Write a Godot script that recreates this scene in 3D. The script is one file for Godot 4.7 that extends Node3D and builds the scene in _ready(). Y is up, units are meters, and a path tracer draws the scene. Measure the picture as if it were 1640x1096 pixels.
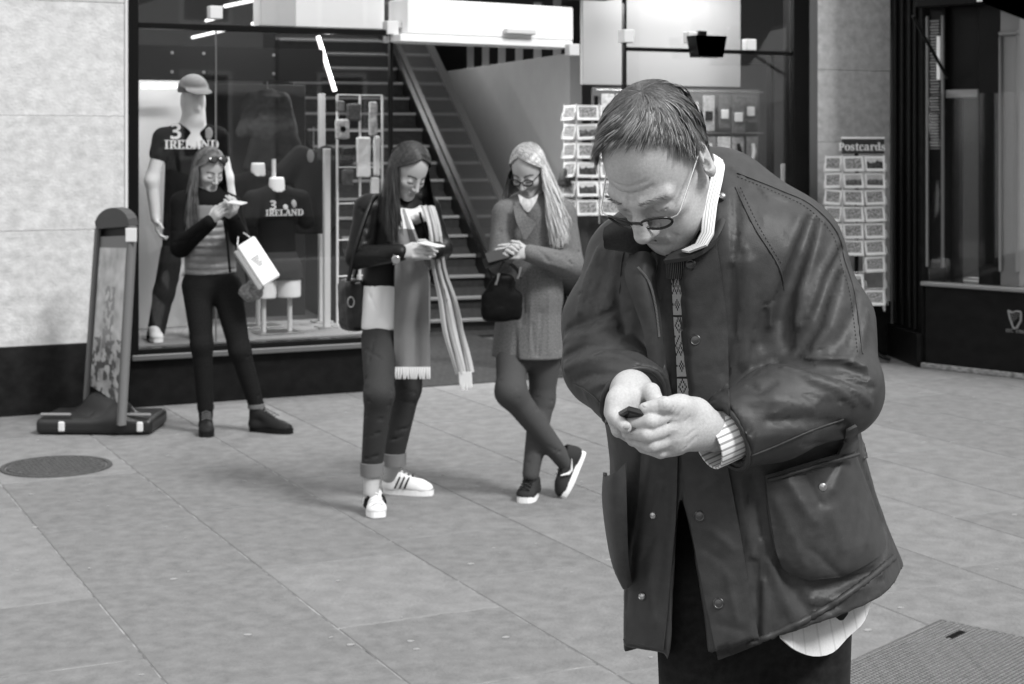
extends Node3D
# A street photographed in black and white: every colour is a grey tone.
const FPX := 2650.0     # focal length of the photograph in its own pixels
const EYE := 1.6
var taken := {}
var M := {}
var rng := RandomNumberGenerator.new()

# ---------------------------------------------------------------- helpers
func P(px: float, py: float, d: float) -> Vector3:
	return Vector3((px - 820.0) / FPX * d, EYE - (py - 228.0) / FPX * d, -d)

func numbered(called: String) -> String:
	if not taken.has(called):
		taken[called] = 0
		return called
	taken[called] += 1
	return "%s_%03d" % [called, taken[called]]

func tag(o: Node, label: String, category := "", group := "", kind := "") -> Node:
	if label: o.set_meta("label", label)
	if category: o.set_meta("category", category)
	if group: o.set_meta("group", group)
	if kind: o.set_meta("kind", kind)
	return o

func thing(called: String, label: String, category: String, xf := Transform3D.IDENTITY, group := "") -> Node3D:
	var o := Node3D.new()
	o.name = numbered(called)
	add_child(o)
	o.transform = xf
	tag(o, label, category, group)
	return o

func structure(called: String, xf := Transform3D.IDENTITY) -> Node3D:
	var o := Node3D.new()
	o.name = numbered(called)
	add_child(o)
	o.transform = xf
	o.set_meta("kind", "structure")
	return o

func part(called: String, mesh: Mesh, m: Material, parent: Node, xf := Transform3D.IDENTITY) -> MeshInstance3D:
	var o := MeshInstance3D.new()
	o.name = called if parent != self else numbered(called)
	o.mesh = mesh
	o.material_override = m
	o.transform = xf
	o.cast_shadow = GeometryInstance3D.SHADOW_CASTING_SETTING_ON
	parent.add_child(o, true)
	return o

func at(x: float, y: float, z: float, turn := 0.0) -> Transform3D:
	return Transform3D(Basis(Vector3.UP, turn), Vector3(x, y, z))

var grey_noise := {}
# grey tone (linear), roughness; a computed grain texture laid on by world position
func mat(tone: float, rough := 0.8, opt := {}) -> StandardMaterial3D:
	var m := StandardMaterial3D.new()
	var s := Color(tone, tone, tone).linear_to_srgb()
	m.albedo_color = s
	m.roughness = rough
	m.metallic = opt.get("metal", 0.0)
	m.metallic_specular = opt.get("spec", 0.5 if rough < 0.42 else 0.16)
	if opt.has("grain"):            # [low, high, size in metres, octaves]
		var g: Array = opt.grain
		m.albedo_texture = grain(g[0], g[1], g[3], opt.get("seed", 3), opt.get("noise", FastNoiseLite.TYPE_SIMPLEX_SMOOTH), 512, opt.get("freq", 0.012))
		m.uv1_triplanar = true
		m.uv1_world_triplanar = opt.get("world", true)
		m.uv1_scale = Vector3.ONE / float(g[2])
	if opt.has("bump"):             # [depth, size in metres, frequency]
		var b: Array = opt.bump
		m.normal_enabled = true
		m.normal_scale = b[0]
		m.normal_texture = bumps(b[2], opt.get("seed", 3))
		if not m.uv1_triplanar:
			m.uv1_triplanar = true
			m.uv1_world_triplanar = opt.get("world", true)
			m.uv1_scale = Vector3.ONE / float(b[1])
	if opt.has("colors"):
		m.vertex_color_use_as_albedo = true
	if opt.has("sheen"):
		m.rim_enabled = true
		m.rim = opt.sheen
		m.rim_tint = 0.6
	if opt.has("coat"):
		m.clearcoat_enabled = true
		m.clearcoat = opt.coat
		m.clearcoat_roughness = 0.15
	if opt.has("glow"):
		m.emission_enabled = true
		m.emission = s
		m.emission_energy_multiplier = opt.glow
	if opt.has("sss"):
		m.subsurf_scatter_enabled = true
		m.subsurf_scatter_strength = opt.sss
	return m

var made_tex := {}
func grain(lo: float, hi: float, octaves: int, sd: int, kind := 0, size := 512, freq := 0.012) -> Texture2D:
	var key := "%f %f %d %d %d %d %f" % [lo, hi, octaves, sd, kind, size, freq]
	if made_tex.has(key): return made_tex[key]
	var n := FastNoiseLite.new()
	n.seed = sd
	n.noise_type = kind
	n.frequency = freq
	n.fractal_octaves = octaves
	n.fractal_gain = 0.62
	var img: Image = n.get_seamless_image(size, size, false, false, 0.12, true)
	var lut := PackedByteArray()
	for k in 256:
		var v := lerpf(lo, hi, k / 255.0)
		lut.append(clampi(int(round(Color(v, v, v).linear_to_srgb().r * 255.0)), 0, 255))
	img.convert(Image.FORMAT_L8)
	var raw := img.get_data()
	for k in raw.size(): raw[k] = lut[raw[k]]
	var out := Image.create_from_data(size, size, false, Image.FORMAT_L8, raw)
	out.convert(Image.FORMAT_RGB8)
	out.generate_mipmaps()
	made_tex[key] = ImageTexture.create_from_image(out)
	return made_tex[key]

func bumps(freq: float, sd: int) -> Texture2D:
	var key := "b%f %d" % [freq, sd]
	if made_tex.has(key): return made_tex[key]
	var n := FastNoiseLite.new()
	n.seed = sd + 11
	n.frequency = freq
	n.fractal_octaves = 4
	var img: Image = n.get_seamless_image(512, 512)
	img.bump_map_to_normal_map(4.0)
	img.generate_mipmaps()
	made_tex[key] = ImageTexture.create_from_image(img)
	return made_tex[key]

# ---------------------------------------------------------------- mesh builder
class Mb:
	var v := PackedVector3Array()
	var n := PackedVector3Array()
	var c := PackedColorArray()
	var uv := PackedVector2Array()
	var i := PackedInt32Array()
	var col := Color(1, 1, 1)

	func vert(p: Vector3, nn: Vector3, t := Vector2.ZERO) -> int:
		v.append(p); n.append(nn); c.append(col); uv.append(t)
		return v.size() - 1

	func tri(a: int, b: int, cc: int) -> void:
		i.append(a); i.append(b); i.append(cc)

	# four corners, counter-clockwise seen from the front
	func quad(a: Vector3, b: Vector3, cc: Vector3, d: Vector3, ta := Vector2(0, 1), tb := Vector2(1, 1), tc := Vector2(1, 0), td := Vector2(0, 0)) -> void:
		var nn := (b - a).cross(d - a).normalized()
		var k := vert(a, nn, ta); vert(b, nn, tb); vert(cc, nn, tc); vert(d, nn, td)
		i.append_array([k, k + 2, k + 1, k, k + 3, k + 2])

	# box with chamfered edges
	func box(lo: Vector3, hi: Vector3, ch := 0.0, xf := Transform3D.IDENTITY) -> void:
		var ctr := (lo + hi) * 0.5
		var h := (hi - lo) * 0.5
		ch = minf(ch, minf(h.x, minf(h.y, h.z)) * 0.9)
		for ax in 3:
			for s in [-1.0, 1.0]:
				var e := Vector3.ZERO; e[ax] = s
				var e1 := Vector3.ZERO; e1[(ax + 1) % 3] = 1
				var e2 := Vector3.ZERO; e2[(ax + 2) % 3] = s
				var a: float = h[ax]; var b: float = h[(ax + 1) % 3] - ch; var d: float = h[(ax + 2) % 3] - ch
				var o := ctr + e * a
				quad(xf * (o - e1 * b - e2 * d), xf * (o + e1 * b - e2 * d), xf * (o + e1 * b + e2 * d), xf * (o - e1 * b + e2 * d))
		if ch <= 0.0: return
		for ax in 3:
			var e := Vector3.ZERO; e[ax] = 1
			for s1 in [-1.0, 1.0]:
				for s2 in [-1.0, 1.0]:
					var f := Vector3.ZERO; f[(ax + 1) % 3] = s1
					var g := Vector3.ZERO; g[(ax + 2) % 3] = s2
					var hf: float = h[(ax + 1) % 3]; var hg: float = h[(ax + 2) % 3]; var l: float = h[ax] - ch
					var p1 := ctr + f * hf + g * (hg - ch)
					var p2 := ctr + f * (hf - ch) + g * hg
					if s1 * s2 > 0: quad(xf * (p1 - e * l), xf * (p2 - e * l), xf * (p2 + e * l), xf * (p1 + e * l))
					else: quad(xf * (p2 - e * l), xf * (p1 - e * l), xf * (p1 + e * l), xf * (p2 + e * l))
		for sx in [-1.0, 1.0]:
			for sy in [-1.0, 1.0]:
				for sz in [-1.0, 1.0]:
					var s := Vector3(sx, sy, sz)
					var q := ctr + s * (h - Vector3.ONE * ch)
					var k := vert(xf * (q + Vector3(sx * ch, 0, 0)), xf.basis * s.normalized())
					vert(xf * (q + Vector3(0, sy * ch, 0)), xf.basis * s.normalized())
					vert(xf * (q + Vector3(0, 0, sz * ch)), xf.basis * s.normalized())
					if sx * sy * sz > 0: tri(k, k + 2, k + 1)
					else: tri(k, k + 1, k + 2)

	# tube along points with a radius each
	func tube(pts: Array, rad: Array, sides := 8, caps := true, squash := 1.0, up := Vector3.UP) -> void:
		var m := pts.size()
		var first := v.size()
		var last_x := Vector3.ZERO
		for k in m:
			var t: Vector3 = (pts[mini(k + 1, m - 1)] - pts[maxi(k - 1, 0)]).normalized()
			var x := last_x - t * last_x.dot(t)
			if x.length() < 0.01:
				x = up.cross(t)
				if x.length() < 0.05: x = Vector3.RIGHT.cross(t)
			x = x.normalized(); last_x = x
			var y := t.cross(x)
			var r: float = rad[mini(k, rad.size() - 1)]
			for s in sides:
				var a := TAU * s / sides
				var d := x * cos(a) + y * sin(a) * squash
				vert(pts[k] + d * r, d.normalized(), Vector2(float(s) / sides, float(k) / maxi(m - 1, 1)))
		for k in m - 1:
			for s in sides:
				var a := first + k * sides + s
				var b := first + k * sides + (s + 1) % sides
				i.append_array([a, a + sides, b, b, a + sides, b + sides])
		if caps:
			for e in [0, m - 1]:
				var nn: Vector3 = (pts[0] - pts[1]).normalized() if e == 0 else (pts[m - 1] - pts[m - 2]).normalized()
				var cc := vert(pts[e], nn)
				for s in sides:
					var a := vert(v[first + e * sides + s], nn)
					var b := vert(v[first + e * sides + (s + 1) % sides], nn)
					if e == 0: tri(cc, a, b)
					else: tri(cc, b, a)

	# flat ribbon of hair: points, side directions, width
	func ribbon(pts: Array, sides: Array, w: float) -> void:
		var first := v.size()
		var m := pts.size()
		for k in m:
			var t: Vector3 = (pts[mini(k + 1, m - 1)] - pts[maxi(k - 1, 0)]).normalized()
			var nn: Vector3 = sides[k].cross(t).normalized()
			var ww := w * (1.0 if k < m - 2 else (0.75 if k == m - 2 else 0.2))
			vert(pts[k] - sides[k] * ww * 0.5, (nn - sides[k] * 0.7).normalized())
			vert(pts[k] + sides[k] * ww * 0.5, (nn + sides[k] * 0.7).normalized())
		for k in m - 1:
			var a := first + k * 2
			i.append_array([a, a + 2, a + 1, a + 1, a + 2, a + 3])

	# a grid of points (rows of equal length) as a smooth sheet, given thickness
	func sheet(rows: Array, thick := 0.0, uvs := []) -> void:
		var h := rows.size(); var w: int = rows[0].size()
		var nrm := []
		for a in h:
			var row := []
			for b in w:
				var du: Vector3 = rows[a][mini(b + 1, w - 1)] - rows[a][maxi(b - 1, 0)]
				var dv: Vector3 = rows[mini(a + 1, h - 1)][b] - rows[maxi(a - 1, 0)][b]
				row.append(dv.cross(du).normalized())
			nrm.append(row)
		for side in ([1, -1] if thick > 0 else [1]):
			var first := v.size()
			for a in h:
				for b in w:
					var nn: Vector3 = nrm[a][b]
					vert(rows[a][b] + nn * thick * 0.5 * side, nn * side, uvs[a][b] if uvs else Vector2(float(b) / (w - 1), float(a) / (h - 1)))
			for a in h - 1:
				for b in w - 1:
					var k := first + a * w + b
					if side == 1: i.append_array([k, k + 1, k + w, k + 1, k + w + 1, k + w])
					else: i.append_array([k, k + w, k + 1, k + 1, k + w, k + w + 1])
		if thick > 0:
			var rim := []
			for b in w: rim.append([0, b])
			for a in range(1, h): rim.append([a, w - 1])
			for b in range(w - 2, -1, -1): rim.append([h - 1, b])
			for a in range(h - 2, 0, -1): rim.append([a, 0])
			for k in rim.size():
				var p: Array = rim[k]; var q: Array = rim[(k + 1) % rim.size()]
				var a0: Vector3 = rows[p[0]][p[1]]; var b0: Vector3 = rows[q[0]][q[1]]
				var na: Vector3 = nrm[p[0]][p[1]] * thick * 0.5; var nb: Vector3 = nrm[q[0]][q[1]] * thick * 0.5
				quad(a0 + na, b0 + nb, b0 - nb, a0 - na, uvs[p[0]][p[1]] if uvs else Vector2.ZERO, uvs[q[0]][q[1]] if uvs else Vector2.ZERO, uvs[q[0]][q[1]] if uvs else Vector2.ZERO, uvs[p[0]][p[1]] if uvs else Vector2.ZERO)

	# surface of revolution round y: profile of [radius, height]
	func lathe(prof: Array, sides := 24, xf := Transform3D.IDENTITY) -> void:
		for k in prof.size() - 1:
			var a: Vector2 = prof[k]; var b: Vector2 = prof[k + 1]
			var t := (b - a).normalized()
			for s in sides:
				var c0 := Vector3(cos(TAU * s / sides), 0, sin(TAU * s / sides)); var c1 := Vector3(cos(TAU * (s + 1) / sides), 0, sin(TAU * (s + 1) / sides))
				var n0 := c0 * t.y + Vector3.UP * -t.x; var n1 := c1 * t.y + Vector3.UP * -t.x
				var q := vert(xf * (c0 * a.x + Vector3.UP * a.y), xf.basis * n0)
				vert(xf * (c1 * a.x + Vector3.UP * a.y), xf.basis * n1)
				vert(xf * (c1 * b.x + Vector3.UP * b.y), xf.basis * n1)
				vert(xf * (c0 * b.x + Vector3.UP * b.y), xf.basis * n0)
				i.append_array([q, q + 1, q + 2, q, q + 2, q + 3])

	# polygon in the xy plane, pushed out along z
	func prism(poly: PackedVector2Array, z0: float, z1: float, xf := Transform3D.IDENTITY) -> void:
		var idx := Geometry2D.triangulate_polygon(poly)
		var cw := Geometry2D.is_polygon_clockwise(poly)
		for z in [z0, z1]:
			var nn := xf.basis * Vector3(0, 0, 1 if z == z1 else -1)
			var first := v.size()
			for p in poly: vert(xf * Vector3(p.x, p.y, z), nn, p)
			for k in range(0, idx.size(), 3):
				i.append_array([first + idx[k], first + idx[k + 1], first + idx[k + 2]])
		for k in poly.size():
			var a := poly[k]; var b := poly[(k + 1) % poly.size()]
			if cw: quad(xf * Vector3(b.x, b.y, z1), xf * Vector3(a.x, a.y, z1), xf * Vector3(a.x, a.y, z0), xf * Vector3(b.x, b.y, z0))
			else: quad(xf * Vector3(a.x, a.y, z1), xf * Vector3(b.x, b.y, z1), xf * Vector3(b.x, b.y, z0), xf * Vector3(a.x, a.y, z0))

	func add(o: Mb) -> void:
		var k := v.size()
		v.append_array(o.v); n.append_array(o.n); c.append_array(o.c); uv.append_array(o.uv)
		for t in o.i: i.append(t + k)

	func moved(xf: Transform3D) -> Mb:
		for k in v.size():
			v[k] = xf * v[k]; n[k] = xf.basis * n[k]
		return self

	func mesh() -> ArrayMesh:
		var arr := []
		arr.resize(Mesh.ARRAY_MAX)
		arr[Mesh.ARRAY_VERTEX] = v; arr[Mesh.ARRAY_NORMAL] = n; arr[Mesh.ARRAY_COLOR] = c
		arr[Mesh.ARRAY_TEX_UV] = uv; arr[Mesh.ARRAY_INDEX] = i
		var m := ArrayMesh.new()
		m.add_surface_from_arrays(Mesh.PRIMITIVE_TRIANGLES, arr)
		return m

# ---------------------------------------------------------------- rounded solids: tapered capsules and boxes joined smoothly, meshed as surface nets
class Sdf:
	class Pr:
		var op := 0          # 0 join, 1 cut away, 2 keep, 3 ridge or crease
		var kind := 0        # 0 tapered capsule, 1 rounded box, 2 wedge
		var edges := PackedVector3Array()
		var k := 0.01
		var a := Vector3.ZERO
		var ba := Vector3.ZERO
		var bb := 1.0
		var ra := 0.1
		var rb := 0.1
		var turned := false
		var inv := Transform3D.IDENTITY
		var s := 1.0
		var h := Vector3.ONE
		var amp := 0.0

	var L: Array = []
	var cell := 0.01
	var noise: FastNoiseLite = null
	var noise_amp := 0.0
	var slack := 0.006
	var lo := Vector3(1e9, 1e9, 1e9)
	var hi := Vector3(-1e9, -1e9, -1e9)
	var g0 := Vector3.ZERO
	var nb := Vector3i.ZERO
	var coarse := PackedFloat32Array()
	var blocks := {}
	var out := []
	var todo := PackedInt32Array()
	var lists := []
	var L_ops := PackedInt32Array()
	var L_v := PackedVector3Array()
	var L_f := PackedFloat32Array()
	const B := 8

	func _init(size := 0.01) -> void:
		cell = size

	func grow(p: Vector3, r: float) -> void:
		lo = lo.min(p - Vector3.ONE * r); hi = hi.max(p + Vector3.ONE * r)

	func cap(a: Vector3, b: Vector3, ra: float, rb: float, k := 0.02, op := 0) -> Pr:
		var q := Pr.new()
		q.op = op; q.k = maxf(k, 0.0001); q.a = a; q.ba = b - a; q.bb = maxf(q.ba.length_squared(), 1e-9); q.ra = ra; q.rb = rb
		L.append(q)
		if op == 0: grow(a, ra + k * 0.3); grow(b, rb + k * 0.3)
		return q

	# capsule whose section is scaled by sc in the axes of basis bs, about point o
	func ecap(a: Vector3, b: Vector3, ra: float, rb: float, bs: Basis, sc: Vector3, k := 0.02, op := 0) -> Pr:
		var q := Pr.new()
		var f := Transform3D(bs.orthonormalized() * Basis.from_scale(sc), a)
		q.turned = true
		q.inv = f.affine_inverse()
		q.s = minf(sc.x, minf(sc.y, sc.z))
		q.op = op; q.k = maxf(k, 0.0001)
		q.a = Vector3.ZERO; q.ba = q.inv * b; q.bb = maxf(q.ba.length_squared(), 1e-9); q.ra = ra; q.rb = rb
		L.append(q)
		if op == 0:
			var mx := maxf(sc.x, maxf(sc.y, sc.z))
			grow(a, ra * mx + k * 0.3); grow(b, rb * mx + k * 0.3)
		return q

	func ell(c: Vector3, bs: Basis, r: Vector3, k := 0.02, op := 0) -> Pr:
		var m := minf(r.x, minf(r.y, r.z))
		return ecap(c, c, m, m, bs, r / m, k, op)

	func box(xf: Transform3D, half: Vector3, round_r := 0.005, k := 0.01, op := 0) -> Pr:
		var q := Pr.new()
		q.kind = 1; q.op = op; q.k = maxf(k, 0.0001); q.inv = xf.affine_inverse(); q.h = half - Vector3.ONE * round_r; q.ra = round_r
		q.turned = true
		L.append(q)
		if op == 0: grow(xf.origin, half.length())
		return q

	# wedge: a convex outline seen from the street, as far as depth d1 (cuts an opening)
	func wedge(outline: Array, d1: float, k := 0.01) -> void:
		var q := Pr.new()
		q.kind = 2; q.op = 1; q.k = k; q.rb = d1
		var mid := Vector2.ZERO
		for e in outline: mid += Vector2(e[0], e[1]) / outline.size()
		for n in outline.size():
			var a := Vector2(outline[n][0], outline[n][1]); var b := Vector2(outline[(n + 1) % outline.size()][0], outline[(n + 1) % outline.size()][1])
			var nn := (b - a).orthogonal().normalized()
			if nn.dot(mid - a) > 0: nn = -nn
			q.edges.append(Vector3(nn.x, nn.y, -nn.dot(a)))
		L.append(q)

	static func in_wedge(q: Pr, p: Vector3) -> float:
		var d := maxf(-p.z, 0.1)
		var x := 820.0 + p.x / d * 2650.0; var y := 228.0 + (1.6 - p.y) / d * 2650.0
		var m := -1e9
		for e in q.edges: m = maxf(m, e.x * x + e.y * y + e.z)
		return maxf(m * d / 2650.0, d - q.rb)

	# segments that share an id form one line: their effect does not add up at the joints
	var next_id := 0
	func ridge(a: Vector3, b: Vector3, w0: float, w1: float, amp: float, id := -1) -> void:
		var q := Pr.new()
		if id < 0:
			next_id += 1
			id = next_id
		q.k = id
		q.op = 3; q.a = a; q.ba = b - a; q.bb = maxf(q.ba.length_squared(), 1e-9); q.ra = w0; q.rb = w1; q.amp = amp
		L.append(q)

	static func one(q: Pr, p: Vector3) -> float:
		if q.kind == 0:
			var t: Vector3 = (q.inv * p if q.turned else p) - q.a
			var h := clampf(t.dot(q.ba) / q.bb, 0.0, 1.0)
			return ((t - q.ba * h).length() - q.ra - (q.rb - q.ra) * h) * q.s
		if q.kind == 2: return in_wedge(q, p)
		var e: Vector3 = (q.inv * p).abs() - q.h
		return e.max(Vector3.ZERO).length() + minf(maxf(e.x, maxf(e.y, e.z)), 0.0) - q.ra

	func eval(p: Vector3, list: Array) -> float:
		var d := 10.0
		for q: Pr in list:
			if q.op == 3:
				var t := p - q.a
				var h := clampf(t.dot(q.ba) / q.bb, 0.0, 1.0)
				var w := q.ra + (q.rb - q.ra) * h
				var x := (t - q.ba * h).length_squared() / (w * w)
				if x < 9.0: d -= q.amp * exp(-1.75 * (sqrt(x + 0.06) - 0.2)) * (1.0 - x / 9.0)
				continue
			var e := 0.0
			if q.kind == 0:
				var t: Vector3 = (q.inv * p if q.turned else p) - q.a
				var h := clampf(t.dot(q.ba) / q.bb, 0.0, 1.0)
				e = ((t - q.ba * h).length() - q.ra - (q.rb - q.ra) * h) * q.s
			elif q.kind == 2: e = in_wedge(q, p)
			else:
				var z: Vector3 = (q.inv * p).abs() - q.h
				e = z.max(Vector3.ZERO).length() + minf(maxf(z.x, maxf(z.y, z.z)), 0.0) - q.ra
			var m := 0.0
			if q.op == 0:
				m = q.k - absf(d - e)
				d = minf(d, e)
				if m > 0.0: d -= m * m / q.k * 0.25
			else:
				if q.op == 1: e = -e
				m = q.k - absf(d - e)
				d = maxf(d, e)
				if m > 0.0: d += m * m / q.k * 0.25
		if noise: d -= noise_amp * noise.get_noise_3dv(p)
		return d

	# the same list as plain arrays, which the worker threads read without touching each other
	static func flat_ops(list: Array) -> PackedInt32Array:
		var r := PackedInt32Array()
		for q: Pr in list: r.append(q.op * 16 + q.kind * 4 + int(q.turned))
		return r

	static func flat_v(list: Array) -> PackedVector3Array:
		var r := PackedVector3Array()
		for q: Pr in list:
			if q.kind == 2:
				for k in 6: r.append(q.edges[mini(k, q.edges.size() - 1)])
			else:
				r.append(q.a); r.append(q.h if q.kind == 1 else q.ba)
				r.append(q.inv.basis.x); r.append(q.inv.basis.y); r.append(q.inv.basis.z); r.append(q.inv.origin)
		return r

	static func flat_f(list: Array) -> PackedFloat32Array:
		var r := PackedFloat32Array()
		for q: Pr in list:
			r.append(1.0 / q.bb); r.append(q.ra); r.append(q.rb if q.kind == 2 else q.rb - q.ra); r.append(q.s); r.append(q.k); r.append(q.amp)
		return r

	static func ev(p: Vector3, ops: PackedInt32Array, va: PackedVector3Array, fa: PackedFloat32Array) -> float:
		var d := 10.0
		var i := 0
		var pid := -1.0; var px := 99.0; var pamp := 0.0
		for o in ops:
			var kind := (o >> 2) & 3
			var op := o >> 4
			if op == 3:
				if fa[i + 4] != pid:
					if px < 9.0: d -= pamp * exp(-1.75 * (sqrt(px + 0.06) - 0.2)) * (1.0 - px / 9.0)
					pid = fa[i + 4]
					px = 99.0
					pamp = fa[i + 5]
				var t := p - va[i]
				var h := clampf(t.dot(va[i + 1]) * fa[i], 0.0, 1.0)
				var w := fa[i + 1] + fa[i + 2] * h
				px = minf(px, (t - va[i + 1] * h).length_squared() / (w * w))
				i += 6
				continue
			if px < 9.0: d -= pamp * exp(-1.75 * (sqrt(px + 0.06) - 0.2)) * (1.0 - px / 9.0)
			px = 99.0
			pid = -1.0
			var e := 0.0
			if kind == 0:
				var t := p
				if o & 1: t = va[i + 2] * p.x + va[i + 3] * p.y + va[i + 4] * p.z + va[i + 5]
				t -= va[i]
				var h := clampf(t.dot(va[i + 1]) * fa[i], 0.0, 1.0)
				e = ((t - va[i + 1] * h).length() - fa[i + 1] - fa[i + 2] * h) * fa[i + 3]
			elif kind == 2:
				var z := maxf(-p.z, 0.1)
				var q := Vector3(820.0 + p.x / z * 2650.0, 228.0 + (1.6 - p.y) / z * 2650.0, 1.0)
				e = maxf(maxf(maxf(va[i].dot(q), va[i + 1].dot(q)), maxf(va[i + 2].dot(q), va[i + 3].dot(q))), maxf(va[i + 4].dot(q), va[i + 5].dot(q)))
				e = maxf(e * z / 2650.0, z - fa[i + 2])
			else:
				var z := (va[i + 2] * p.x + va[i + 3] * p.y + va[i + 4] * p.z + va[i + 5]).abs() - va[i + 1]
				e = z.max(Vector3.ZERO).length() + minf(maxf(z.x, maxf(z.y, z.z)), 0.0) - fa[i + 1]
			var k := fa[i + 4]
			i += 6
			if op == 0:
				var m := k - absf(d - e)
				d = minf(d, e)
				if m > 0.0: d -= m * m / k * 0.25
			else:
				if op == 1: e = -e
				var m := k - absf(d - e)
				d = maxf(d, e)
				if m > 0.0: d += m * m / k * 0.25
		if px < 9.0: d -= pamp * exp(-1.75 * (sqrt(px + 0.06) - 0.2)) * (1.0 - px / 9.0)
		return d

	func prune(c: Vector3, r: float) -> Array:
		var keep := []
		var best := 10.0
		for q: Pr in L:
			if q.op == 0: best = minf(best, one(q, c))
		for q: Pr in L:
			if q.op == 3:
				var t := c - q.a
				var h := clampf(t.dot(q.ba) / q.bb, 0.0, 1.0)
				if (t - q.ba * h).length() < r + 3.0 * maxf(q.ra, q.rb): keep.append(q)
			elif q.op == 0:
				if one(q, c) < best + (2.0 * r + q.k) * 1.8 + 0.008: keep.append(q)
			elif q.op == 1:
				if one(q, c) < (r + q.k) * 2.0: keep.append(q)
			else: keep.append(q)
		return keep

	func coarse_task(z: int) -> void:
		var bs := cell * B
		var res := PackedFloat32Array()
		res.resize(nb.x * nb.y)
		var ops := L_ops.duplicate(); var va := L_v.duplicate(); var fa := L_f.duplicate()
		for y in nb.y:
			for x in nb.x:
				res[y * nb.x + x] = ev(g0 + Vector3(x + 0.5, y + 0.5, z + 0.5) * bs, ops, va, fa)
		out[z] = res

	func block_task(t: int) -> void:
		var key := todo[t]
		var bx := key % nb.x; var by := (key / nb.x) % nb.y; var bz := key / (nb.x * nb.y)
		var bs := cell * B
		var o := g0 + Vector3(bx, by, bz) * bs
		var list: Array = lists[t]
		var ops: PackedInt32Array = list[0]; var va: PackedVector3Array = list[1]; var fa: PackedFloat32Array = list[2]
		var nz: FastNoiseLite = noise; var na := noise_amp
		var loose := slack + na
		for q in ops.size():
			if ops[q] >> 4 == 3: loose += absf(fa[q * 6 + 5]) * 0.5
		loose = minf(loose, 0.05)
		var f := PackedFloat32Array()
		f.resize(729)
		var mark := PackedByteArray()
		mark.resize(729)
		for sz in 2:
			for sy in 2:
				for sx2 in 2:
					var d := ev(o + Vector3(sx2 * 4 + 2, sy * 4 + 2, sz * 4 + 2) * cell, ops, va, fa)
					var full := absf(d) < cell * 3.47 * 1.3 + loose
					for z in range(sz * 4, sz * 4 + 5):
						for y in range(sy * 4, sy * 4 + 5):
							for x in range(sx2 * 4, sx2 * 4 + 5):
								var n := (z * 9 + y) * 9 + x
								if full:
									if mark[n] == 0:
										var pt := o + Vector3(x, y, z) * cell
										f[n] = ev(pt, ops, va, fa)
										if nz: f[n] -= na * nz.get_noise_3dv(pt)
										mark[n] = 1
								elif mark[n] == 0: f[n] = d
		var vs := PackedVector3Array(); var ns := PackedVector3Array(); var ks := PackedInt64Array(); var qs := PackedInt64Array()
		var sx := nb.x * B + 2; var sxy := sx * (nb.y * B + 2)
		for z in 8:
			for y in 8:
				for x in 8:
					var b := (z * 9 + y) * 9 + x
					var f0 := f[b]; var f1 := f[b + 1]; var f2 := f[b + 9]; var f3 := f[b + 10]
					var f4 := f[b + 81]; var f5 := f[b + 82]; var f6 := f[b + 90]; var f7 := f[b + 91]
					var s := int(f0 < 0) + int(f1 < 0) + int(f2 < 0) + int(f3 < 0) + int(f4 < 0) + int(f5 < 0) + int(f6 < 0) + int(f7 < 0)
					if s == 0 or s == 8: continue
					var sum := Vector3.ZERO; var cnt := 0
					if (f0 < 0) != (f1 < 0): sum += Vector3(f0 / (f0 - f1), 0, 0); cnt += 1
					if (f2 < 0) != (f3 < 0): sum += Vector3(f2 / (f2 - f3), 1, 0); cnt += 1
					if (f4 < 0) != (f5 < 0): sum += Vector3(f4 / (f4 - f5), 0, 1); cnt += 1
					if (f6 < 0) != (f7 < 0): sum += Vector3(f6 / (f6 - f7), 1, 1); cnt += 1
					if (f0 < 0) != (f2 < 0): sum += Vector3(0, f0 / (f0 - f2), 0); cnt += 1
					if (f1 < 0) != (f3 < 0): sum += Vector3(1, f1 / (f1 - f3), 0); cnt += 1
					if (f4 < 0) != (f6 < 0): sum += Vector3(0, f4 / (f4 - f6), 1); cnt += 1
					if (f5 < 0) != (f7 < 0): sum += Vector3(1, f5 / (f5 - f7), 1); cnt += 1
					if (f0 < 0) != (f4 < 0): sum += Vector3(0, 0, f0 / (f0 - f4)); cnt += 1
					if (f1 < 0) != (f5 < 0): sum += Vector3(1, 0, f1 / (f1 - f5)); cnt += 1
					if (f2 < 0) != (f6 < 0): sum += Vector3(0, 1, f2 / (f2 - f6)); cnt += 1
					if (f3 < 0) != (f7 < 0): sum += Vector3(1, 1, f3 / (f3 - f7)); cnt += 1
					var w := sum / cnt
					vs.append(o + (Vector3(x, y, z) + w) * cell)
					var ix := 1.0 - w.x; var iy := 1.0 - w.y; var iz := 1.0 - w.z
					ns.append(Vector3(
						((f1 - f0) * iy + (f3 - f2) * w.y) * iz + ((f5 - f4) * iy + (f7 - f6) * w.y) * w.z,
						((f2 - f0) * ix + (f3 - f1) * w.x) * iz + ((f6 - f4) * ix + (f7 - f5) * w.x) * w.z,
						((f4 - f0) * ix + (f5 - f1) * w.x) * iy + ((f6 - f2) * ix + (f7 - f3) * w.x) * w.y).normalized())
					var key0 := (bx * 8 + x + 1) + sx * (by * 8 + y + 1) + sxy * (bz * 8 + z + 1)
					ks.append(key0)
					if (f0 < 0) != (f1 < 0):
						qs.append_array([key0, key0 - sx, key0 - sx - sxy, key0 - sxy] if f0 < 0 else [key0, key0 - sxy, key0 - sx - sxy, key0 - sx])
					if (f0 < 0) != (f2 < 0):
						qs.append_array([key0, key0 - sxy, key0 - 1 - sxy, key0 - 1] if f0 < 0 else [key0, key0 - 1, key0 - 1 - sxy, key0 - sxy])
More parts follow.
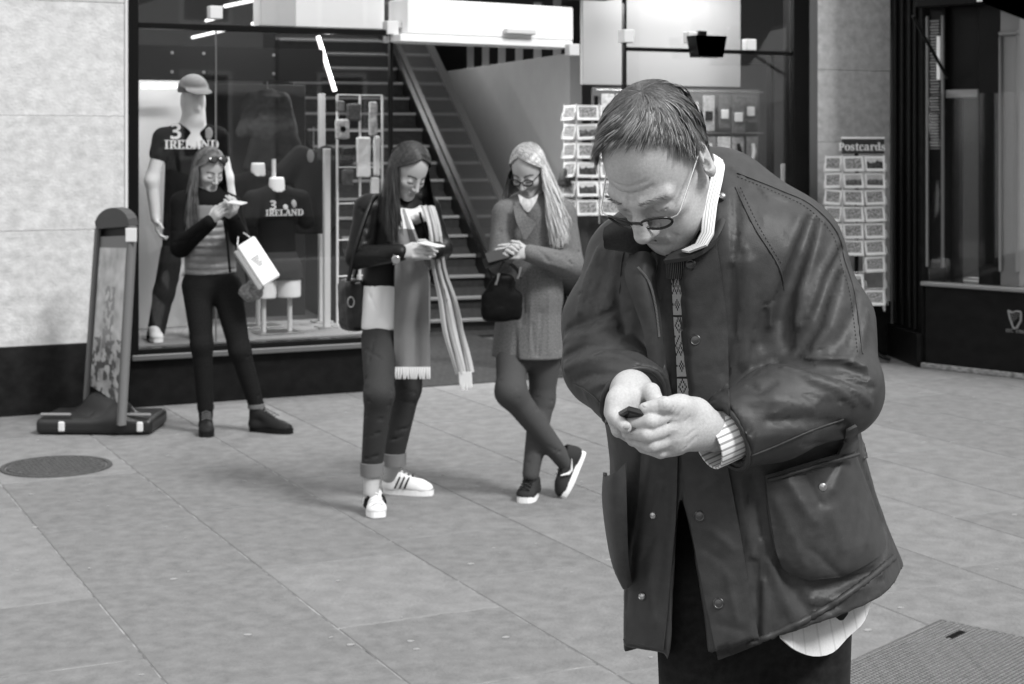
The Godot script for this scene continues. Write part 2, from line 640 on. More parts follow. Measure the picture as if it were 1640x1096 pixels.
					if (f0 < 0) != (f4 < 0):
						qs.append_array([key0, key0 - 1, key0 - 1 - sx, key0 - sx] if f0 < 0 else [key0, key0 - sx, key0 - 1 - sx, key0 - 1])
		# which faces does the surface run through
		var edge := 0
		for s in 6:
			var ax := s / 2
			var fix := 8 if s % 2 else 0
			var neg := 0
			for u in 9:
				for w in 9:
					var n := fix + 9 * (u + 9 * w) if ax == 0 else (u + 9 * (fix + 9 * w) if ax == 1 else u + 9 * (w + 9 * fix))
					if f[n] < 0: neg += 1
			if neg > 0 and neg < 81: edge |= 1 << s
		out[t] = [key, f, vs, ns, ks, qs, edge]

	func build(mb: Mb = null) -> Mb:
		if mb == null: mb = Mb.new()
		var bs := cell * B
		g0 = lo - Vector3.ONE * (bs * 0.5 + cell)
		var e := (hi - g0) / bs
		nb = Vector3i(int(ceil(e.x)) + 1, int(ceil(e.y)) + 1, int(ceil(e.z)) + 1)
		out.clear(); out.resize(nb.z)
		L_ops = flat_ops(L); L_v = flat_v(L); L_f = flat_f(L)
		var id := WorkerThreadPool.add_group_task(coarse_task, nb.z)
		WorkerThreadPool.wait_for_group_task_completion(id)
		coarse = PackedFloat32Array()
		for z in nb.z: coarse.append_array(out[z])
		todo = PackedInt32Array()
		var lim := bs * 0.87 * 1.25 + slack
		for k in coarse.size():
			if absf(coarse[k]) < lim: todo.append(k)
		# mesh the blocks near the surface, then any neighbour that the surface runs into
		var all := []
		var seen := {}
		for k in todo: seen[k] = true
		while todo.size() > 0:
			out = []; out.resize(todo.size())
			lists = []
			for k in todo.size():
				var key := todo[k]
				var kept := prune(g0 + (Vector3(key % nb.x, (key / nb.x) % nb.y, key / (nb.x * nb.y)) + Vector3.ONE * 0.5) * bs, bs * 0.87)
				lists.append([flat_ops(kept), flat_v(kept), flat_f(kept)])
			id = WorkerThreadPool.add_group_task(block_task, todo.size())
			WorkerThreadPool.wait_for_group_task_completion(id)
			all.append_array(out)
			var more := PackedInt32Array()
			for r in out:
				var key: int = r[0]
				var edge: int = r[6]
				for s in 6:
					if edge & (1 << s) == 0: continue
					var q := Vector3i(key % nb.x, (key / nb.x) % nb.y, key / (nb.x * nb.y))
					q[s / 2] += 1 if s % 2 else -1
					if q.x < 0 or q.y < 0 or q.z < 0 or q.x >= nb.x or q.y >= nb.y or q.z >= nb.z: continue
					var nk := q.x + nb.x * (q.y + nb.y * q.z)
					if not seen.has(nk):
						seen[nk] = true
						more.append(nk)
			todo = more
		out = all
		var look := {}
		blocks = {}
		var first := mb.v.size()
		for r in out:
			blocks[r[0]] = r[1]
			var ks: PackedInt64Array = r[4]; var vs: PackedVector3Array = r[2]; var ns: PackedVector3Array = r[3]
			for t in ks.size():
				look[ks[t]] = first; first += 1
				mb.v.append(vs[t]); mb.n.append(ns[t]); mb.uv.append(Vector2.ZERO)
				mb.c.append(mb.col)
		for r in out:
			var qs: PackedInt64Array = r[5]
			for t in range(0, qs.size(), 4):
				var a: int = look.get(qs[t], -1); var b: int = look.get(qs[t + 1], -1); var c: int = look.get(qs[t + 2], -1); var d: int = look.get(qs[t + 3], -1)
				if a < 0 or b < 0 or c < 0 or d < 0: continue
				mb.i.append(a); mb.i.append(c); mb.i.append(b); mb.i.append(a); mb.i.append(d); mb.i.append(c)
		out = []
		return mb

	# value at a point, from the grid
	func val(p: Vector3) -> float:
		var bs := cell * B
		var q := (p - g0) / bs
		var b := Vector3i(q.floor())
		if b.x < 0 or b.y < 0 or b.z < 0 or b.x >= nb.x or b.y >= nb.y or b.z >= nb.z: return bs
		var key := b.x + nb.x * (b.y + nb.y * b.z)
		var f = blocks.get(key)
		if f == null:
			var cd := coarse[key]
			return maxf(cd - bs * 0.87, bs * 0.1) if cd > 0 else minf(cd + bs * 0.87, -bs * 0.1)
		var l := (q - Vector3(b)) * 8.0
		var li := Vector3i(mini(int(l.x), 7), mini(int(l.y), 7), mini(int(l.z), 7))
		var w := l - Vector3(li)
		var o := (li.z * 9 + li.y) * 9 + li.x
		return lerpf(lerpf(lerpf(f[o], f[o + 1], w.x), lerpf(f[o + 9], f[o + 10], w.x), w.y), lerpf(lerpf(f[o + 81], f[o + 82], w.x), lerpf(f[o + 90], f[o + 91], w.x), w.y), w.z)

	func normal(p: Vector3) -> Vector3:
		var e := cell * 1.2
		return Vector3(val(p + Vector3(e, 0, 0)) - val(p - Vector3(e, 0, 0)), val(p + Vector3(0, e, 0)) - val(p - Vector3(0, e, 0)), val(p + Vector3(0, 0, e)) - val(p - Vector3(0, 0, e))).normalized()

	# first surface point from o along d (before the mesh is built: exact = true)
	func hit(o: Vector3, d: Vector3, far := 20.0, exact := false) -> Vector3:
		var t := 0.0
		for k in 90:
			var p := o + d * t
			var e := eval(p, L) if exact else val(p)
			if e < 0.0005: return p
			t += maxf(e * 0.8, 0.0008)
			if t > far: break
		return Vector3.INF

# ---------------------------------------------------------------- dressing a solid
func ray(px: float, py: float) -> Vector3:
	return (P(px, py, 1.0) - Vector3(0, EYE, 0)).normalized()

func on(sd: Sdf, px: float, py: float, fallback := 2.6, exact := false) -> Vector3:
	var o := P(px, py, fallback - 0.6)
	var p := sd.hit(o, ray(px, py), 1.3, exact)
	return p if p != Vector3.INF else P(px, py, fallback)

# ridge (amp > 0) or crease (amp < 0) along a line seen on the cloth
var fold_id := 100000
func fold(sd: Sdf, base: Array, pts: Array, w: float, amp: float, dd := 2.6) -> void:
	fold_id += 1
	var v := []
	for p in pts: v.append(on(sd, p[0], p[1], dd, true))
	for k in v.size() - 1:
		var w0 := w * (0.55 if k == 0 else 1.0)
		var w1 := w * (0.55 if k == v.size() - 2 else 1.0)
		base.append([v[k], v[k + 1], w0, w1, amp, fold_id])

func smooth_line(pts: Array, step: float) -> Array:
	var c := Curve2D.new()
	for k in pts.size():
		var a := Vector2(pts[maxi(k - 1, 0)][0], pts[maxi(k - 1, 0)][1]); var b := Vector2(pts[mini(k + 1, pts.size() - 1)][0], pts[mini(k + 1, pts.size() - 1)][1])
		var t := (b - a) / 6.0
		c.add_point(Vector2(pts[k][0], pts[k][1]), -t, t)
	var n := maxi(2, int(c.get_baked_length() / step))
	var out := []
	for k in n + 1: out.append(c.sample_baked(c.get_baked_length() * k / n, true))
	return out

func smooth3(pts: Array, n: int) -> Array:
	var c := Curve3D.new()
	for k in pts.size():
		var t: Vector3 = (pts[mini(k + 1, pts.size() - 1)] - pts[maxi(k - 1, 0)]) / 6.0
		c.add_point(pts[k], -t, t)
	var out := []
	var l := c.get_baked_length()
	for k in n + 1: out.append(c.sample_baked(l * k / n, true))
	return out

# a coarse grid of points refined into a smooth one
func refine(rows: Array, n: int, m: int) -> Array:
	var wide := []
	for r in rows: wide.append(smooth3(r, m))
	var out := []
	for a in n + 1: out.append([])
	for b in m + 1:
		var col := []
		for r in wide: col.append(r[b])
		var s := smooth3(col, n)
		for a in n + 1: out[a].append(s[a])
	return out

# thin raised line on the cloth: a seam; ripple makes it pucker
func seam(sd: Sdf, mb: Mb, pts: Array, r: float, lift := 0.0, ripple := 0.0, step := 5.0, dd := 2.6) -> void:
	var v := []; var rr := []
	for p in smooth_line(pts, step):
		var q := on(sd, p.x, p.y, dd)
		v.append(q + sd.normal(q) * lift)
		rr.append(r * (1.0 + ripple * rng.randf_range(-1, 1)))
	mb.tube(v, rr, 6)

# row of stitches on the cloth
func stitches(sd: Sdf, mb: Mb, pts: Array, r := 0.0005, step := 3.2, dd := 2.6) -> void:
	var l := smooth_line(pts, step)
	for k in range(0, l.size() - 1, 2):
		var a := on(sd, l[k].x, l[k].y, dd); var b := on(sd, l[k + 1].x, l[k + 1].y, dd)
		if a.distance_to(b) > 0.03: continue
		var n := sd.normal(a) * 0.0006
		mb.tube([a + n, b + n], [r], 4, false)

var pucker := FastNoiseLite.new()
# a piece of cloth lying on the solid: rows of [left point, right point] seen from the street
func patch(sd: Sdf, rows: Array, cols: int, sub: int, lift: float, bulge := 0.0, dd := 2.6, lines := []) -> Array:
	var ll := []; var rl := []
	for r in rows: ll.append(r[0]); rl.append(r[1])
	var n := (rows.size() - 1) * sub
	var lc := smooth_line(ll, 2.0); var rc := smooth_line(rl, 2.0)
	var grid := []
	for a in n + 1:
		var t := float(a) / n
		var p0: Vector2 = lc[int(round(t * (lc.size() - 1)))]; var p1: Vector2 = rc[int(round(t * (rc.size() - 1)))]
		var row := []
		for b in cols + 1:
			var s := float(b) / cols
			var p := p0.lerp(p1, s)
			var q := on(sd, p.x, p.y, dd)
			var e := bulge * pow(sin(PI * clampf(s, 0.02, 0.98)), 0.5) * pow(sin(PI * clampf(t * 0.94 + 0.06, 0, 0.985)), 0.5)
			for f in lines:
				var near := Geometry2D.get_closest_point_to_segment(p, Vector2(f[0], f[1]), Vector2(f[2], f[3]))
				var xx := near.distance_to(p) / float(f[4])
				if xx < 3.0: e += f[5] * exp(-1.6 * (sqrt(xx * xx + 0.06) - 0.2)) * (1.0 - xx / 3.0)
			row.append(q + (P(p.x, p.y, 1.0) - Vector3(0, EYE, 0)).normalized() * -(lift + e))
		grid.append(row)
	for a in n + 1:
		for b in cols + 1:
			var q: Vector3 = grid[a][b]
			var edge := minf(minf(b, cols - b), minf(a, n - a))
			q += sd.normal(q) * (0.0016 * pucker.get_noise_3dv(q * 90.0) * (1.6 if edge < 3 else 0.8) + 0.0035 * pucker.get_noise_3dv(q * 22.0))
			grid[a][b] = q
	# even out the depth a little so the cloth bridges the dips
	for pas in 1:
		for a in range(1, n):
			for b in range(1, cols):
				grid[a][b] = (grid[a][b] * 2.0 + grid[a - 1][b] + grid[a + 1][b] + grid[a][b - 1] + grid[a][b + 1]) / 6.0
	return grid

# ---------------------------------------------------------------- the street
var G := Transform3D(Basis(Vector3.UP, deg_to_rad(25.7)), Vector3(-2.983, 0, -9.64))   # shop front: x along it, y up, z towards the street

func fl(px: float, py: float, z: float) -> Vector3:      # a point of the picture on the plane z of the shop front
	var inv := G.affine_inverse()
	var o := inv * Vector3(0, EYE, 0)
	var d := inv.basis * (P(px, py, 1.0) - Vector3(0, EYE, 0))
	return o + d * ((z - o.z) / d.z)

func fg(px: float, py: float, h := 0.0) -> Vector3:     # a point of the picture at height h
	return G.affine_inverse() * P(px, py, FPX * (EYE - h) / (py - 228.0))

func bx(lo: Vector3, hi: Vector3, ch := 0.0) -> ArrayMesh:
	var b := Mb.new()
	b.box(lo, hi, ch)
	return b.mesh()

func glass(alpha := 0.05, tone := 0.0) -> StandardMaterial3D:
	var m := mat(tone, 0.02)
	m.transparency = BaseMaterial3D.TRANSPARENCY_ALPHA
	m.albedo_color.a = alpha
	m.metallic_specular = 0.9
	return m

func text(s: String, size: float, depth: float, m: Material, parent: Node, xf: Transform3D, called := "lettering", font := "Droid Sans", bold := true) -> MeshInstance3D:
	var t := TextMesh.new()
	var f := SystemFont.new()
	f.font_names = PackedStringArray([font])
	f.font_weight = 800 if bold else 400
	t.font = f
	t.text = s
	t.font_size = 32
	t.pixel_size = size / 32.0
	t.depth = depth
	t.curve_step = 1.0
	return part(called, t, m, parent, xf)

func materials() -> void:
	M.slab = []
	for k in 5:
		M.slab.append(mat(1.0, 0.85, {"grain": [0.136 + 0.007 * k, 0.214 + 0.007 * k, 1.5 + 0.13 * k, 8], "bump": [0.25, 1.5, 0.2], "seed": 20 + k, "freq": 0.028}))
	M.mortar = mat(1.0, 0.95, {"grain": [0.06, 0.40, 0.9, 4], "seed": 31})
	M.granite = []
	for k in 3:
		M.granite.append(mat(1.0, 0.75, {"grain": [0.35 + 0.015 * k, 0.66 + 0.015 * k, 0.9 + 0.1 * k, 8], "bump": [0.3, 0.7, 0.1], "seed": 40 + k, "freq": 0.02}))
	M.plinth = mat(1.0, 0.6, {"grain": [0.006, 0.022, 0.8, 5], "seed": 47})
	M.black = mat(0.005, 0.32, {"spec": 0.3})
	M.black_worn = mat(1.0, 0.38, {"grain": [0.004, 0.012, 0.7, 5], "seed": 48, "spec": 0.25})
	M.steel = mat(0.42, 0.32, {"metal": 0.9})
	M.sill = mat(0.2, 0.35, {"metal": 0.7})
	M.white = mat(0.82, 0.45)
	M.off_white = mat(0.62, 0.6)
	M.glass = glass(0.05)
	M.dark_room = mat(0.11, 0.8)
	M.grey_wall = mat(0.38, 0.7, {"grain": [0.9, 1.0, 2.0, 3]})
	M.panel = mat(0.5, 0.6)
	M.stair = mat(1.0, 0.55, {"grain": [0.03, 0.055, 0.4, 4], "seed": 60})
	M.nosing = mat(0.3, 0.45)
	M.lamp = mat(1.0, 0.5, {"glow": 1.0})
	M.mat_floor = mat(1.0, 0.9, {"grain": [0.03, 0.06, 0.3, 5], "seed": 61})
	M.cover = mat(1.0, 0.55, {"metal": 0.4, "grain": [0.10, 0.2, 0.5, 6], "bump": [0.5, 0.5, 0.1], "seed": 62})
	M.rubber = mat(0.012, 0.45)
	M.plate = mat(1.0, 0.5, {"grain": [0.10, 0.26, 0.5, 6], "freq": 0.03, "seed": 63, "spec": 0.4})
	M.iron = mat(1.0, 0.6, {"grain": [0.04, 0.11, 0.5, 6], "freq": 0.03, "seed": 62})
	M.grey_metal = mat(0.24, 0.4, {"metal": 0.3})

func environment() -> void:
	var cam := Camera3D.new()
	cam.name = "camera"
	cam.position = Vector3(0, EYE, 0)
	cam.projection = Camera3D.PROJECTION_FRUSTUM
	cam.near = 0.05
	cam.far = 400.0
	cam.size = 1096.0 / FPX * cam.near
	cam.frustum_offset = Vector2(0, -320.0 / FPX * cam.near)
	var lens := CameraAttributesPhysical.new()
	lens.frustum_focal_length = 58.0
	lens.exposure_aperture = 58.0 / 4.6
	lens.frustum_focus_distance = 2.52
	cam.attributes = lens
	add_child(cam)
	cam.current = true
	var we := WorldEnvironment.new()
	we.name = "world_environment"
	var e := Environment.new()
	e.background_mode = Environment.BG_SKY
	var sky := ProceduralSkyMaterial.new()
	sky.sky_top_color = Color(1.0, 1.0, 1.0)
	sky.sky_horizon_color = Color(0.66, 0.66, 0.66)
	sky.ground_horizon_color = Color(0.4, 0.4, 0.4)
	sky.ground_bottom_color = Color(0.3, 0.3, 0.3)
	sky.sky_curve = 0.35
	sky.sun_angle_max = 0.0
	e.sky = Sky.new()
	e.sky.sky_material = sky
	e.tonemap_mode = Environment.TONE_MAPPER_LINEAR
	e.background_energy_multiplier = 0.62
	e.tonemap_exposure = 2.4
	e.sdfgi_enabled = true
	e.ssao_enabled = true
	e.ssil_enabled = true
	we.environment = e
	add_child(we)
	var sun := DirectionalLight3D.new()
	sun.name = "overcast_sun"
	sun.light_energy = 0.5
	sun.light_angular_distance = 14.0
	sun.light_color = Color(1, 1, 1)
	sun.shadow_enabled = true
	add_child(sun)
	sun.look_at_from_position(Vector3(6.0, 9, 3.0), Vector3(0, 0, -2.5))

func pavement() -> void:
	var road := part("road", bx(Vector3(-60, -0.4, -40), Vector3(60, -0.13, 60)), mat(1.0, 0.9, {"grain": [0.04, 0.08, 1.5, 6], "seed": 70}), self)
	road.set_meta("kind", "structure")
	var pave := structure("pavement", G)
	part("bed", bx(Vector3(-9, -0.12, -0.3), Vector3(16, -0.004, 11.5)), M.mortar, pave)
	part("kerb", bx(Vector3(-9, -0.14, 11.5), Vector3(16, 0.0, 11.8), 0.012), M.granite[1], pave)
	var us := [-0.292, 0.352, 0.947, 1.545, 2.13, 2.722, 3.268, 3.80]
	while us[0] > -5.0: us.push_front(us[0] - rng.randf_range(0.55, 0.66))
	while us[-1] < 9.5: us.append(us[-1] + rng.randf_range(0.55, 0.66))
	var known := {-0.292: [3.03, 5.215], 0.352: [2.0, 4.82], 0.947: [2.44, 3.78, 4.45], 2.722: [5.1], 3.268: [4.43]}
	for k in us.size() - 1:
		var js := [0.0]
		var fix: Array = known.get(us[k], [4.10, 4.857] if absf(us[k] + 0.9) < 0.08 else [])
		for f in fix:
			while f - js[-1] > 1.7: js.append(js[-1] + rng.randf_range(0.7, 1.25))
			js.append(f)
		while js[-1] < 10.3: js.append(js[-1] + rng.randf_range(0.7, 1.3))
		js.append(11.5)
		for j in js.size() - 1:
			var g := rng.randf_range(0.0012, 0.003)
			var o := rng.randf_range(-0.0012, 0.0)
			part("slab", bx(Vector3(us[k] + g, -0.03, js[j] + g * 2.2), Vector3(us[k + 1] - g, o, js[j + 1] - g * 2.2), 0.0035), M.slab[rng.randi() % 5], pave)
	# stains of old chewing gum
	var gum := Mb.new()
	for k in 190:
		var c := Vector3(rng.randf_range(-2, 6), 0.0008, rng.randf_range(0.6, 7.5))
		var r := rng.randf_range(0.005, 0.016)
		var pts := []
		for s in 9: pts.append(c + Vector3(cos(TAU * s / 9), 0, sin(TAU * s / 9) * 0.8) * r * rng.randf_range(0.7, 1.15))
		for s in 9: gum.quad(c, pts[s], pts[(s + 1) % 9], c)
	tag(part("gum_spots", gum.mesh(), mat(0.5, 0.8), self, G), "pale flattened gum spots scattered over the paving slabs", "gum spots", "", "stuff")
	# round cover, left
	var mh := thing("manhole_cover", "round dark iron manhole cover in the paving by the sign", "manhole cover", G * at(0.02, 0.001, 1.655))
	var b := Mb.new()
	b.lathe([Vector2(0, 0.006), Vector2(0.235, 0.006), Vector2(0.238, 0.0)], 40)
	part("lid", b.mesh(), M.iron, mh)
	b = Mb.new()
	b.lathe([Vector2(0.244, 0.0), Vector2(0.246, 0.005), Vector2(0.268, 0.005), Vector2(0.272, -0.01)], 40)
	part("rim", b.mesh(), M.iron, mh)
	b = Mb.new()
	for x in range(-10, 11):
		for z in range(-10, 11):
			var p := Vector3(x, 0, z) * 0.022
			if p.length() < 0.22 and (x + z) % 2 == 0: b.box(p + Vector3(-0.008, 0.0055, -0.004), p + Vector3(0.008, 0.0085, 0.004))
	tag(part("studs", b.mesh(), M.iron, mh), "", "", "", "stuff")
	# square cover, right
	var c0 := Vector3(2.187, 0, 5.64)
	var ax := Vector3(-0.506, 0, 0.21).normalized()
	var az := Vector3.UP.cross(ax)
	if az.z < 0: az = -az
	var xf := Transform3D(Basis(-ax, Vector3.UP, az), c0 + ax * 0.8)
	if xf.basis.determinant() < 0: xf = Transform3D(Basis(-ax, Vector3.UP, -az), c0 + ax * 0.8)
	var gr := thing("access_cover", "rectangular studded metal access cover set in the paving, front right", "access cover", G * Transform3D(xf.basis, xf.origin + Vector3(0, 0.004, 0)))
	part("frame", bx(Vector3(-0.015, -0.02, -0.015), Vector3(0.815, 0.002, 0.9), 0.002), M.steel, gr)
	part("plate", bx(Vector3(0, -0.01, 0), Vector3(0.8, 0.005, 0.885), 0.002), M.iron, gr)
	b = Mb.new()
	for x in 52:
		for z in 58:
			var o := 0.0 if z % 2 == 0 else 0.0075
			var p := Vector3(0.012 + x * 0.015 + o, 0.005, 0.012 + z * 0.015)
			b.box(p + Vector3(-0.005, 0, -0.005), p + Vector3(0.005, 0.004, 0.005), 0.0012)
	tag(part("studs", b.mesh(), M.plate, gr), "", "", "", "stuff")
	part("lifting_slot", bx(Vector3(0.62, 0.004, 0.1), Vector3(0.72, 0.0095, 0.13), 0.002), M.black, gr)

func granite_blocks(parent: Node3D, called: String, u0: float, u1: float, courses: Array, widths: float, zf := 0.0) -> void:
	var core := part(called, bx(Vector3(u0 + 0.01, courses[0], -0.35), Vector3(u1 - 0.01, courses[-1], zf - 0.012)), M.granite[0], parent)
	for k in courses.size() - 1:
		var x := u0
		var first := true
		while x < u1 - 0.01:
			var w := minf(widths * (0.5 if first and k % 2 == 1 else 1.0), u1 - x)
			if u1 - x - w < 0.2: w = u1 - x
			part("block", bx(Vector3(x + 0.0008, courses[k] + 0.0008, zf - 0.03), Vector3(x + w - 0.0008, courses[k + 1] - 0.0008, zf + rng.randf_range(-0.0012, 0.0012)), 0.002), M.granite[rng.randi() % 3], core)
			x += w
			first = false

func shop() -> void:
	var s := thing("shop_building", "granite fronted souvenir shop with glass front and open doorway", "building", G)
	# left wall
	granite_blocks(s, "granite_wall", -6.0, 0.722, [0.403, 1.08, 1.757, 2.437, 3.11, 3.8], 1.9)
	part("plinth", bx(Vector3(-6.0, -0.02, -0.35), Vector3(0.745, 0.403, 0.012), 0.004), M.plinth, s)
	part("edge_strip", bx(Vector3(0.724, 0.41, -0.12), Vector3(0.744, 3.8, 0.006), 0.002), M.off_white, s)
	# left window
	var f := part("window_frame", bx(Vector3(0.746, 0.3, -0.1), Vector3(0.805, 3.8, 0.02), 0.004), M.black, s)
	part("transom", bx(Vector3(0.806, 2.29, -0.07), Vector3(2.43, 2.325, 0.01), 0.003), M.black, f)
	part("sill", bx(Vector3(0.76, 0.285, -0.1), Vector3(2.46, 0.318, 0.05), 0.004), M.sill, f)
	part("bottom_rail", bx(Vector3(0.806, 0.319, -0.08), Vector3(2.46, 0.35, 0.015), 0.003), M.black, f)
	part("pane", bx(Vector3(0.806, 0.351, -0.036), Vector3(1.289, 2.289, -0.026)), M.glass, f)
	part("pane", bx(Vector3(1.297, 0.351, -0.036), Vector3(2.437, 2.289, -0.026)), M.glass, f)
	part("pane", bx(Vector3(0.806, 2.326, -0.036), Vector3(2.437, 3.5, -0.026)), M.glass, f)
	part("joint_strip", bx(Vector3(1.2895, 0.352, -0.038), Vector3(1.2965, 2.288, -0.022)), M.sill, f)
	part("edge_post", bx(Vector3(2.44, 0.3, -0.05), Vector3(2.462, 2.3, -0.01), 0.003), M.black, f)
	part("stall_riser", bx(Vector3(0.747, -0.02, -0.3), Vector3(2.46, 0.284, 0.0), 0.004), M.black_worn, s)
	# clamps of the frameless glass
	for c in [Vector3(2.45, 2.34, 0), Vector3(4.2, 2.335, 0)]:
		var cl := part("glass_clamp", bx(c + Vector3(-0.045, -0.045, -0.06), c + Vector3(0.035, 0.045, 0.03), 0.004), M.off_white, s)
		part("arm", bx(c + Vector3(-0.04 if c.x > 3 else 0.036, 0.0, -0.05), c + Vector3(0.04 if c.x > 3 else 0.16, 0.04, 0.028), 0.003), M.off_white, cl)
	for p in [[345, 20], [1108, 60], [1202, 72], [918, 80]]:
		var q := fl(p[0], p[1], 0)
		part("glass_clamp", bx(q + Vector3(-0.04, -0.04, -0.05), q + Vector3(0.04, 0.04, 0.02), 0.004), M.off_white, s)
	# right window
	f = part("window_frame", bx(Vector3(5.58, -0.02, -0.12), Vector3(5.72, 3.8, 0.02), 0.004), M.black, s)
	part("transom", bx(Vector3(4.2, 2.235, -0.06), Vector3(5.579, 2.262, 0.0), 0.003), M.black, f)
	part("mullion", bx(Vector3(5.42, 0.3, -0.1), Vector3(5.45, 2.234, -0.04), 0.003), M.black, f)
	part("mullion", bx(Vector3(4.18, 0.0, -0.05), Vector3(4.199, 3.5, -0.01), 0.002), M.black, f)
	part("pane", bx(Vector3(4.2, 0.351, -0.036), Vector3(5.579, 2.234, -0.026)), glass(0.05, 0.0), f)
	part("pane", bx(Vector3(4.2, 2.263, -0.036), Vector3(5.579, 3.5, -0.026)), glass(0.05, 0.0), f)
	part("sill", bx(Vector3(4.18, 0.285, -0.1), Vector3(5.579, 0.35, 0.03), 0.004), M.sill, f)
	part("stall_riser", bx(Vector3(4.18, -0.02, -0.3), Vector3(5.579, 0.284, 0.0), 0.004), M.black_worn, s)
	part("edge_strip", bx(Vector3(5.722, -0.02, -0.12), Vector3(5.80, 3.8, 0.008), 0.004), mat(0.12, 0.5), s)
	# right pier
	granite_blocks(s, "granite_pier", 5.803, 6.47, [0.403, 1.05, 1.60, 2.135, 2.8, 3.8], 1.9, 0.0)
	part("plinth", bx(Vector3(5.803, -0.02, -0.35), Vector3(6.47, 0.403, 0.012), 0.004), M.plinth, s)
	# white light box over the door, set at an angle
	var w0 := fl(640, 55, 0.12)
	var bxx := Transform3D(Basis(Vector3.UP, deg_to_rad(9.0)), Vector3(2.52, 2.3, 0.1))
	var sb := part("sign_box", bx(Vector3(0, 0, -0.25), Vector3(1.33, 0.23, 0.0), 0.008), mat(0.86, 0.45), s, bxx)
	part("lower_lip", bx(Vector3(-0.06, -0.052, -0.22), Vector3(1.32, -0.003, 0.006), 0.004), M.white, sb)
	part("door_sensor", bx(Vector3(0.74, 0.025, 0.002), Vector3(0.98, 0.062, 0.05), 0.006), M.off_white, sb)
	part("white_fascia", bx(Vector3(1.83, 2.336, -0.2), Vector3(2.435, 3.3, -0.1), 0.004), mat(0.86, 0.45), s)
	part("fascia_panel", bx(Vector3(1.6, 2.336, -0.26), Vector3(1.829, 3.3, -0.1), 0.004), M.panel, s)
	part("fascia", bx(Vector3(2.465, 2.6, -0.3), Vector3(4.18, 3.8, -0.05), 0.004), M.dark_room, s)
	# the rest of the house above the shop
	part("upper_wall", bx(Vector3(-6, 3.81, -0.4), Vector3(16, 11, 0.05)), M.granite[1], s)
	# inside
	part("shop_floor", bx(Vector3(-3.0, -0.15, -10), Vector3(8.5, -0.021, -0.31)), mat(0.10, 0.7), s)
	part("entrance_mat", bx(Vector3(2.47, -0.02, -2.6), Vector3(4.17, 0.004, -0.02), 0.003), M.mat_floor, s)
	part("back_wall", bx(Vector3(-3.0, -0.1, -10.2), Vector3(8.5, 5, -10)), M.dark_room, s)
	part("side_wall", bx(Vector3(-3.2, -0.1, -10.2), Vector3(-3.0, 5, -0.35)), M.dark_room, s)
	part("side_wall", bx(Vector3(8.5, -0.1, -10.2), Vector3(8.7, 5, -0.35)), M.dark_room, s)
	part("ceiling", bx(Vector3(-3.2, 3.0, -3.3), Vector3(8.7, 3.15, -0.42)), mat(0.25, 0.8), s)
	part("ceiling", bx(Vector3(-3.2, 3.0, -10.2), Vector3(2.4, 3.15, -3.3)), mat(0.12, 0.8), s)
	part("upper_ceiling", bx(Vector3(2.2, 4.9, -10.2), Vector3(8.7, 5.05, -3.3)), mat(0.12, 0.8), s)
	part("display_plinth", bx(Vector3(0.81, 0.0, -1.3), Vector3(2.42, 0.335, -0.31), 0.003), mat(0.2, 0.6), s)
	part("display_panel", bx(Vector3(0.70, 0.336, -1.24), Vector3(1.42, 2.02, -1.2), 0.003), M.panel, s)
	part("dark_header", bx(Vector3(0.70, 2.03, -1.26), Vector3(2.4, 2.26, -1.2), 0.003), M.black, s)
	for p in [0.84, 1.30, 1.52, 2.02]:
		for h in [2.07, 2.2]:
			part("screw_cap", bx(Vector3(p, h, -1.199), Vector3(p + 0.022, h + 0.022, -1.19), 0.004), M.steel, s)
	part("display_panel", bx(Vector3(1.43, 0.336, -1.65), Vector3(2.4, 2.02, -1.6), 0.003), mat(0.045, 0.5), s)
	part("pale_panel", bx(Vector3(4.2, 2.02, -0.70), Vector3(5.57, 2.98, -0.66), 0.003), mat(0.3, 0.7), s)
	stairs(s)
	# lit tubes
	for t in [[fl(226, 138, -1.1), fl(283, 138, -1.1)], [P(308, 60, 18.1), P(382, 43, 16.5)], [P(404, 38, 16.2), P(455, 27, 15.2)],
			[P(360, 10, 15.0), P(412, -1, 14.2)], [P(330, 33, 17.6), P(345, 29, 17.2)], [P(509, 58, 12.3), P(536, 146, 12.3)]]:
		var k: int = 0 if absf(t[0].z) < 3 else 1
		var xf := Transform3D.IDENTITY if k == 0 else G.affine_inverse()
		var b := Mb.new()
		b.tube([xf * t[0], xf * t[1]], [0.016], 8)
		var l := part("lamp_tube", b.mesh(), M.lamp, s)
	for p in [Vector3(1.6, 2.8, -0.62), Vector3(0.4, 2.8, -4.0), Vector3(3.3, 2.75, -1.6), Vector3(5.0, 2.85, -0.25), Vector3(4.2, 4.6, -6.5)]:
		var fit := part("ceiling_lamp", bx(Vector3(-0.6, 0.06, -0.06), Vector3(0.6, 0.1, 0.06), 0.01), M.white, s, at(p.x, p.y, p.z))
		part("diffuser", bx(Vector3(-0.58, 0.04, -0.05), Vector3(0.58, 0.059, 0.05), 0.01), M.lamp, fit)
		var al := AreaLight3D.new()
		al.name = "lamp_light"
		al.area_size = Vector2(1.1, 0.1)
		al.light_energy = (1.2 if p.x > 3.0 else 1.5) if p.z > -1.0 else 4.6
		al.area_range = 12.0
		al.shadow_enabled = true
		al.rotation_degrees = Vector3(-90, 0, 0)
		al.position = Vector3(0, 0.03, 0)
		fit.add_child(al, true)

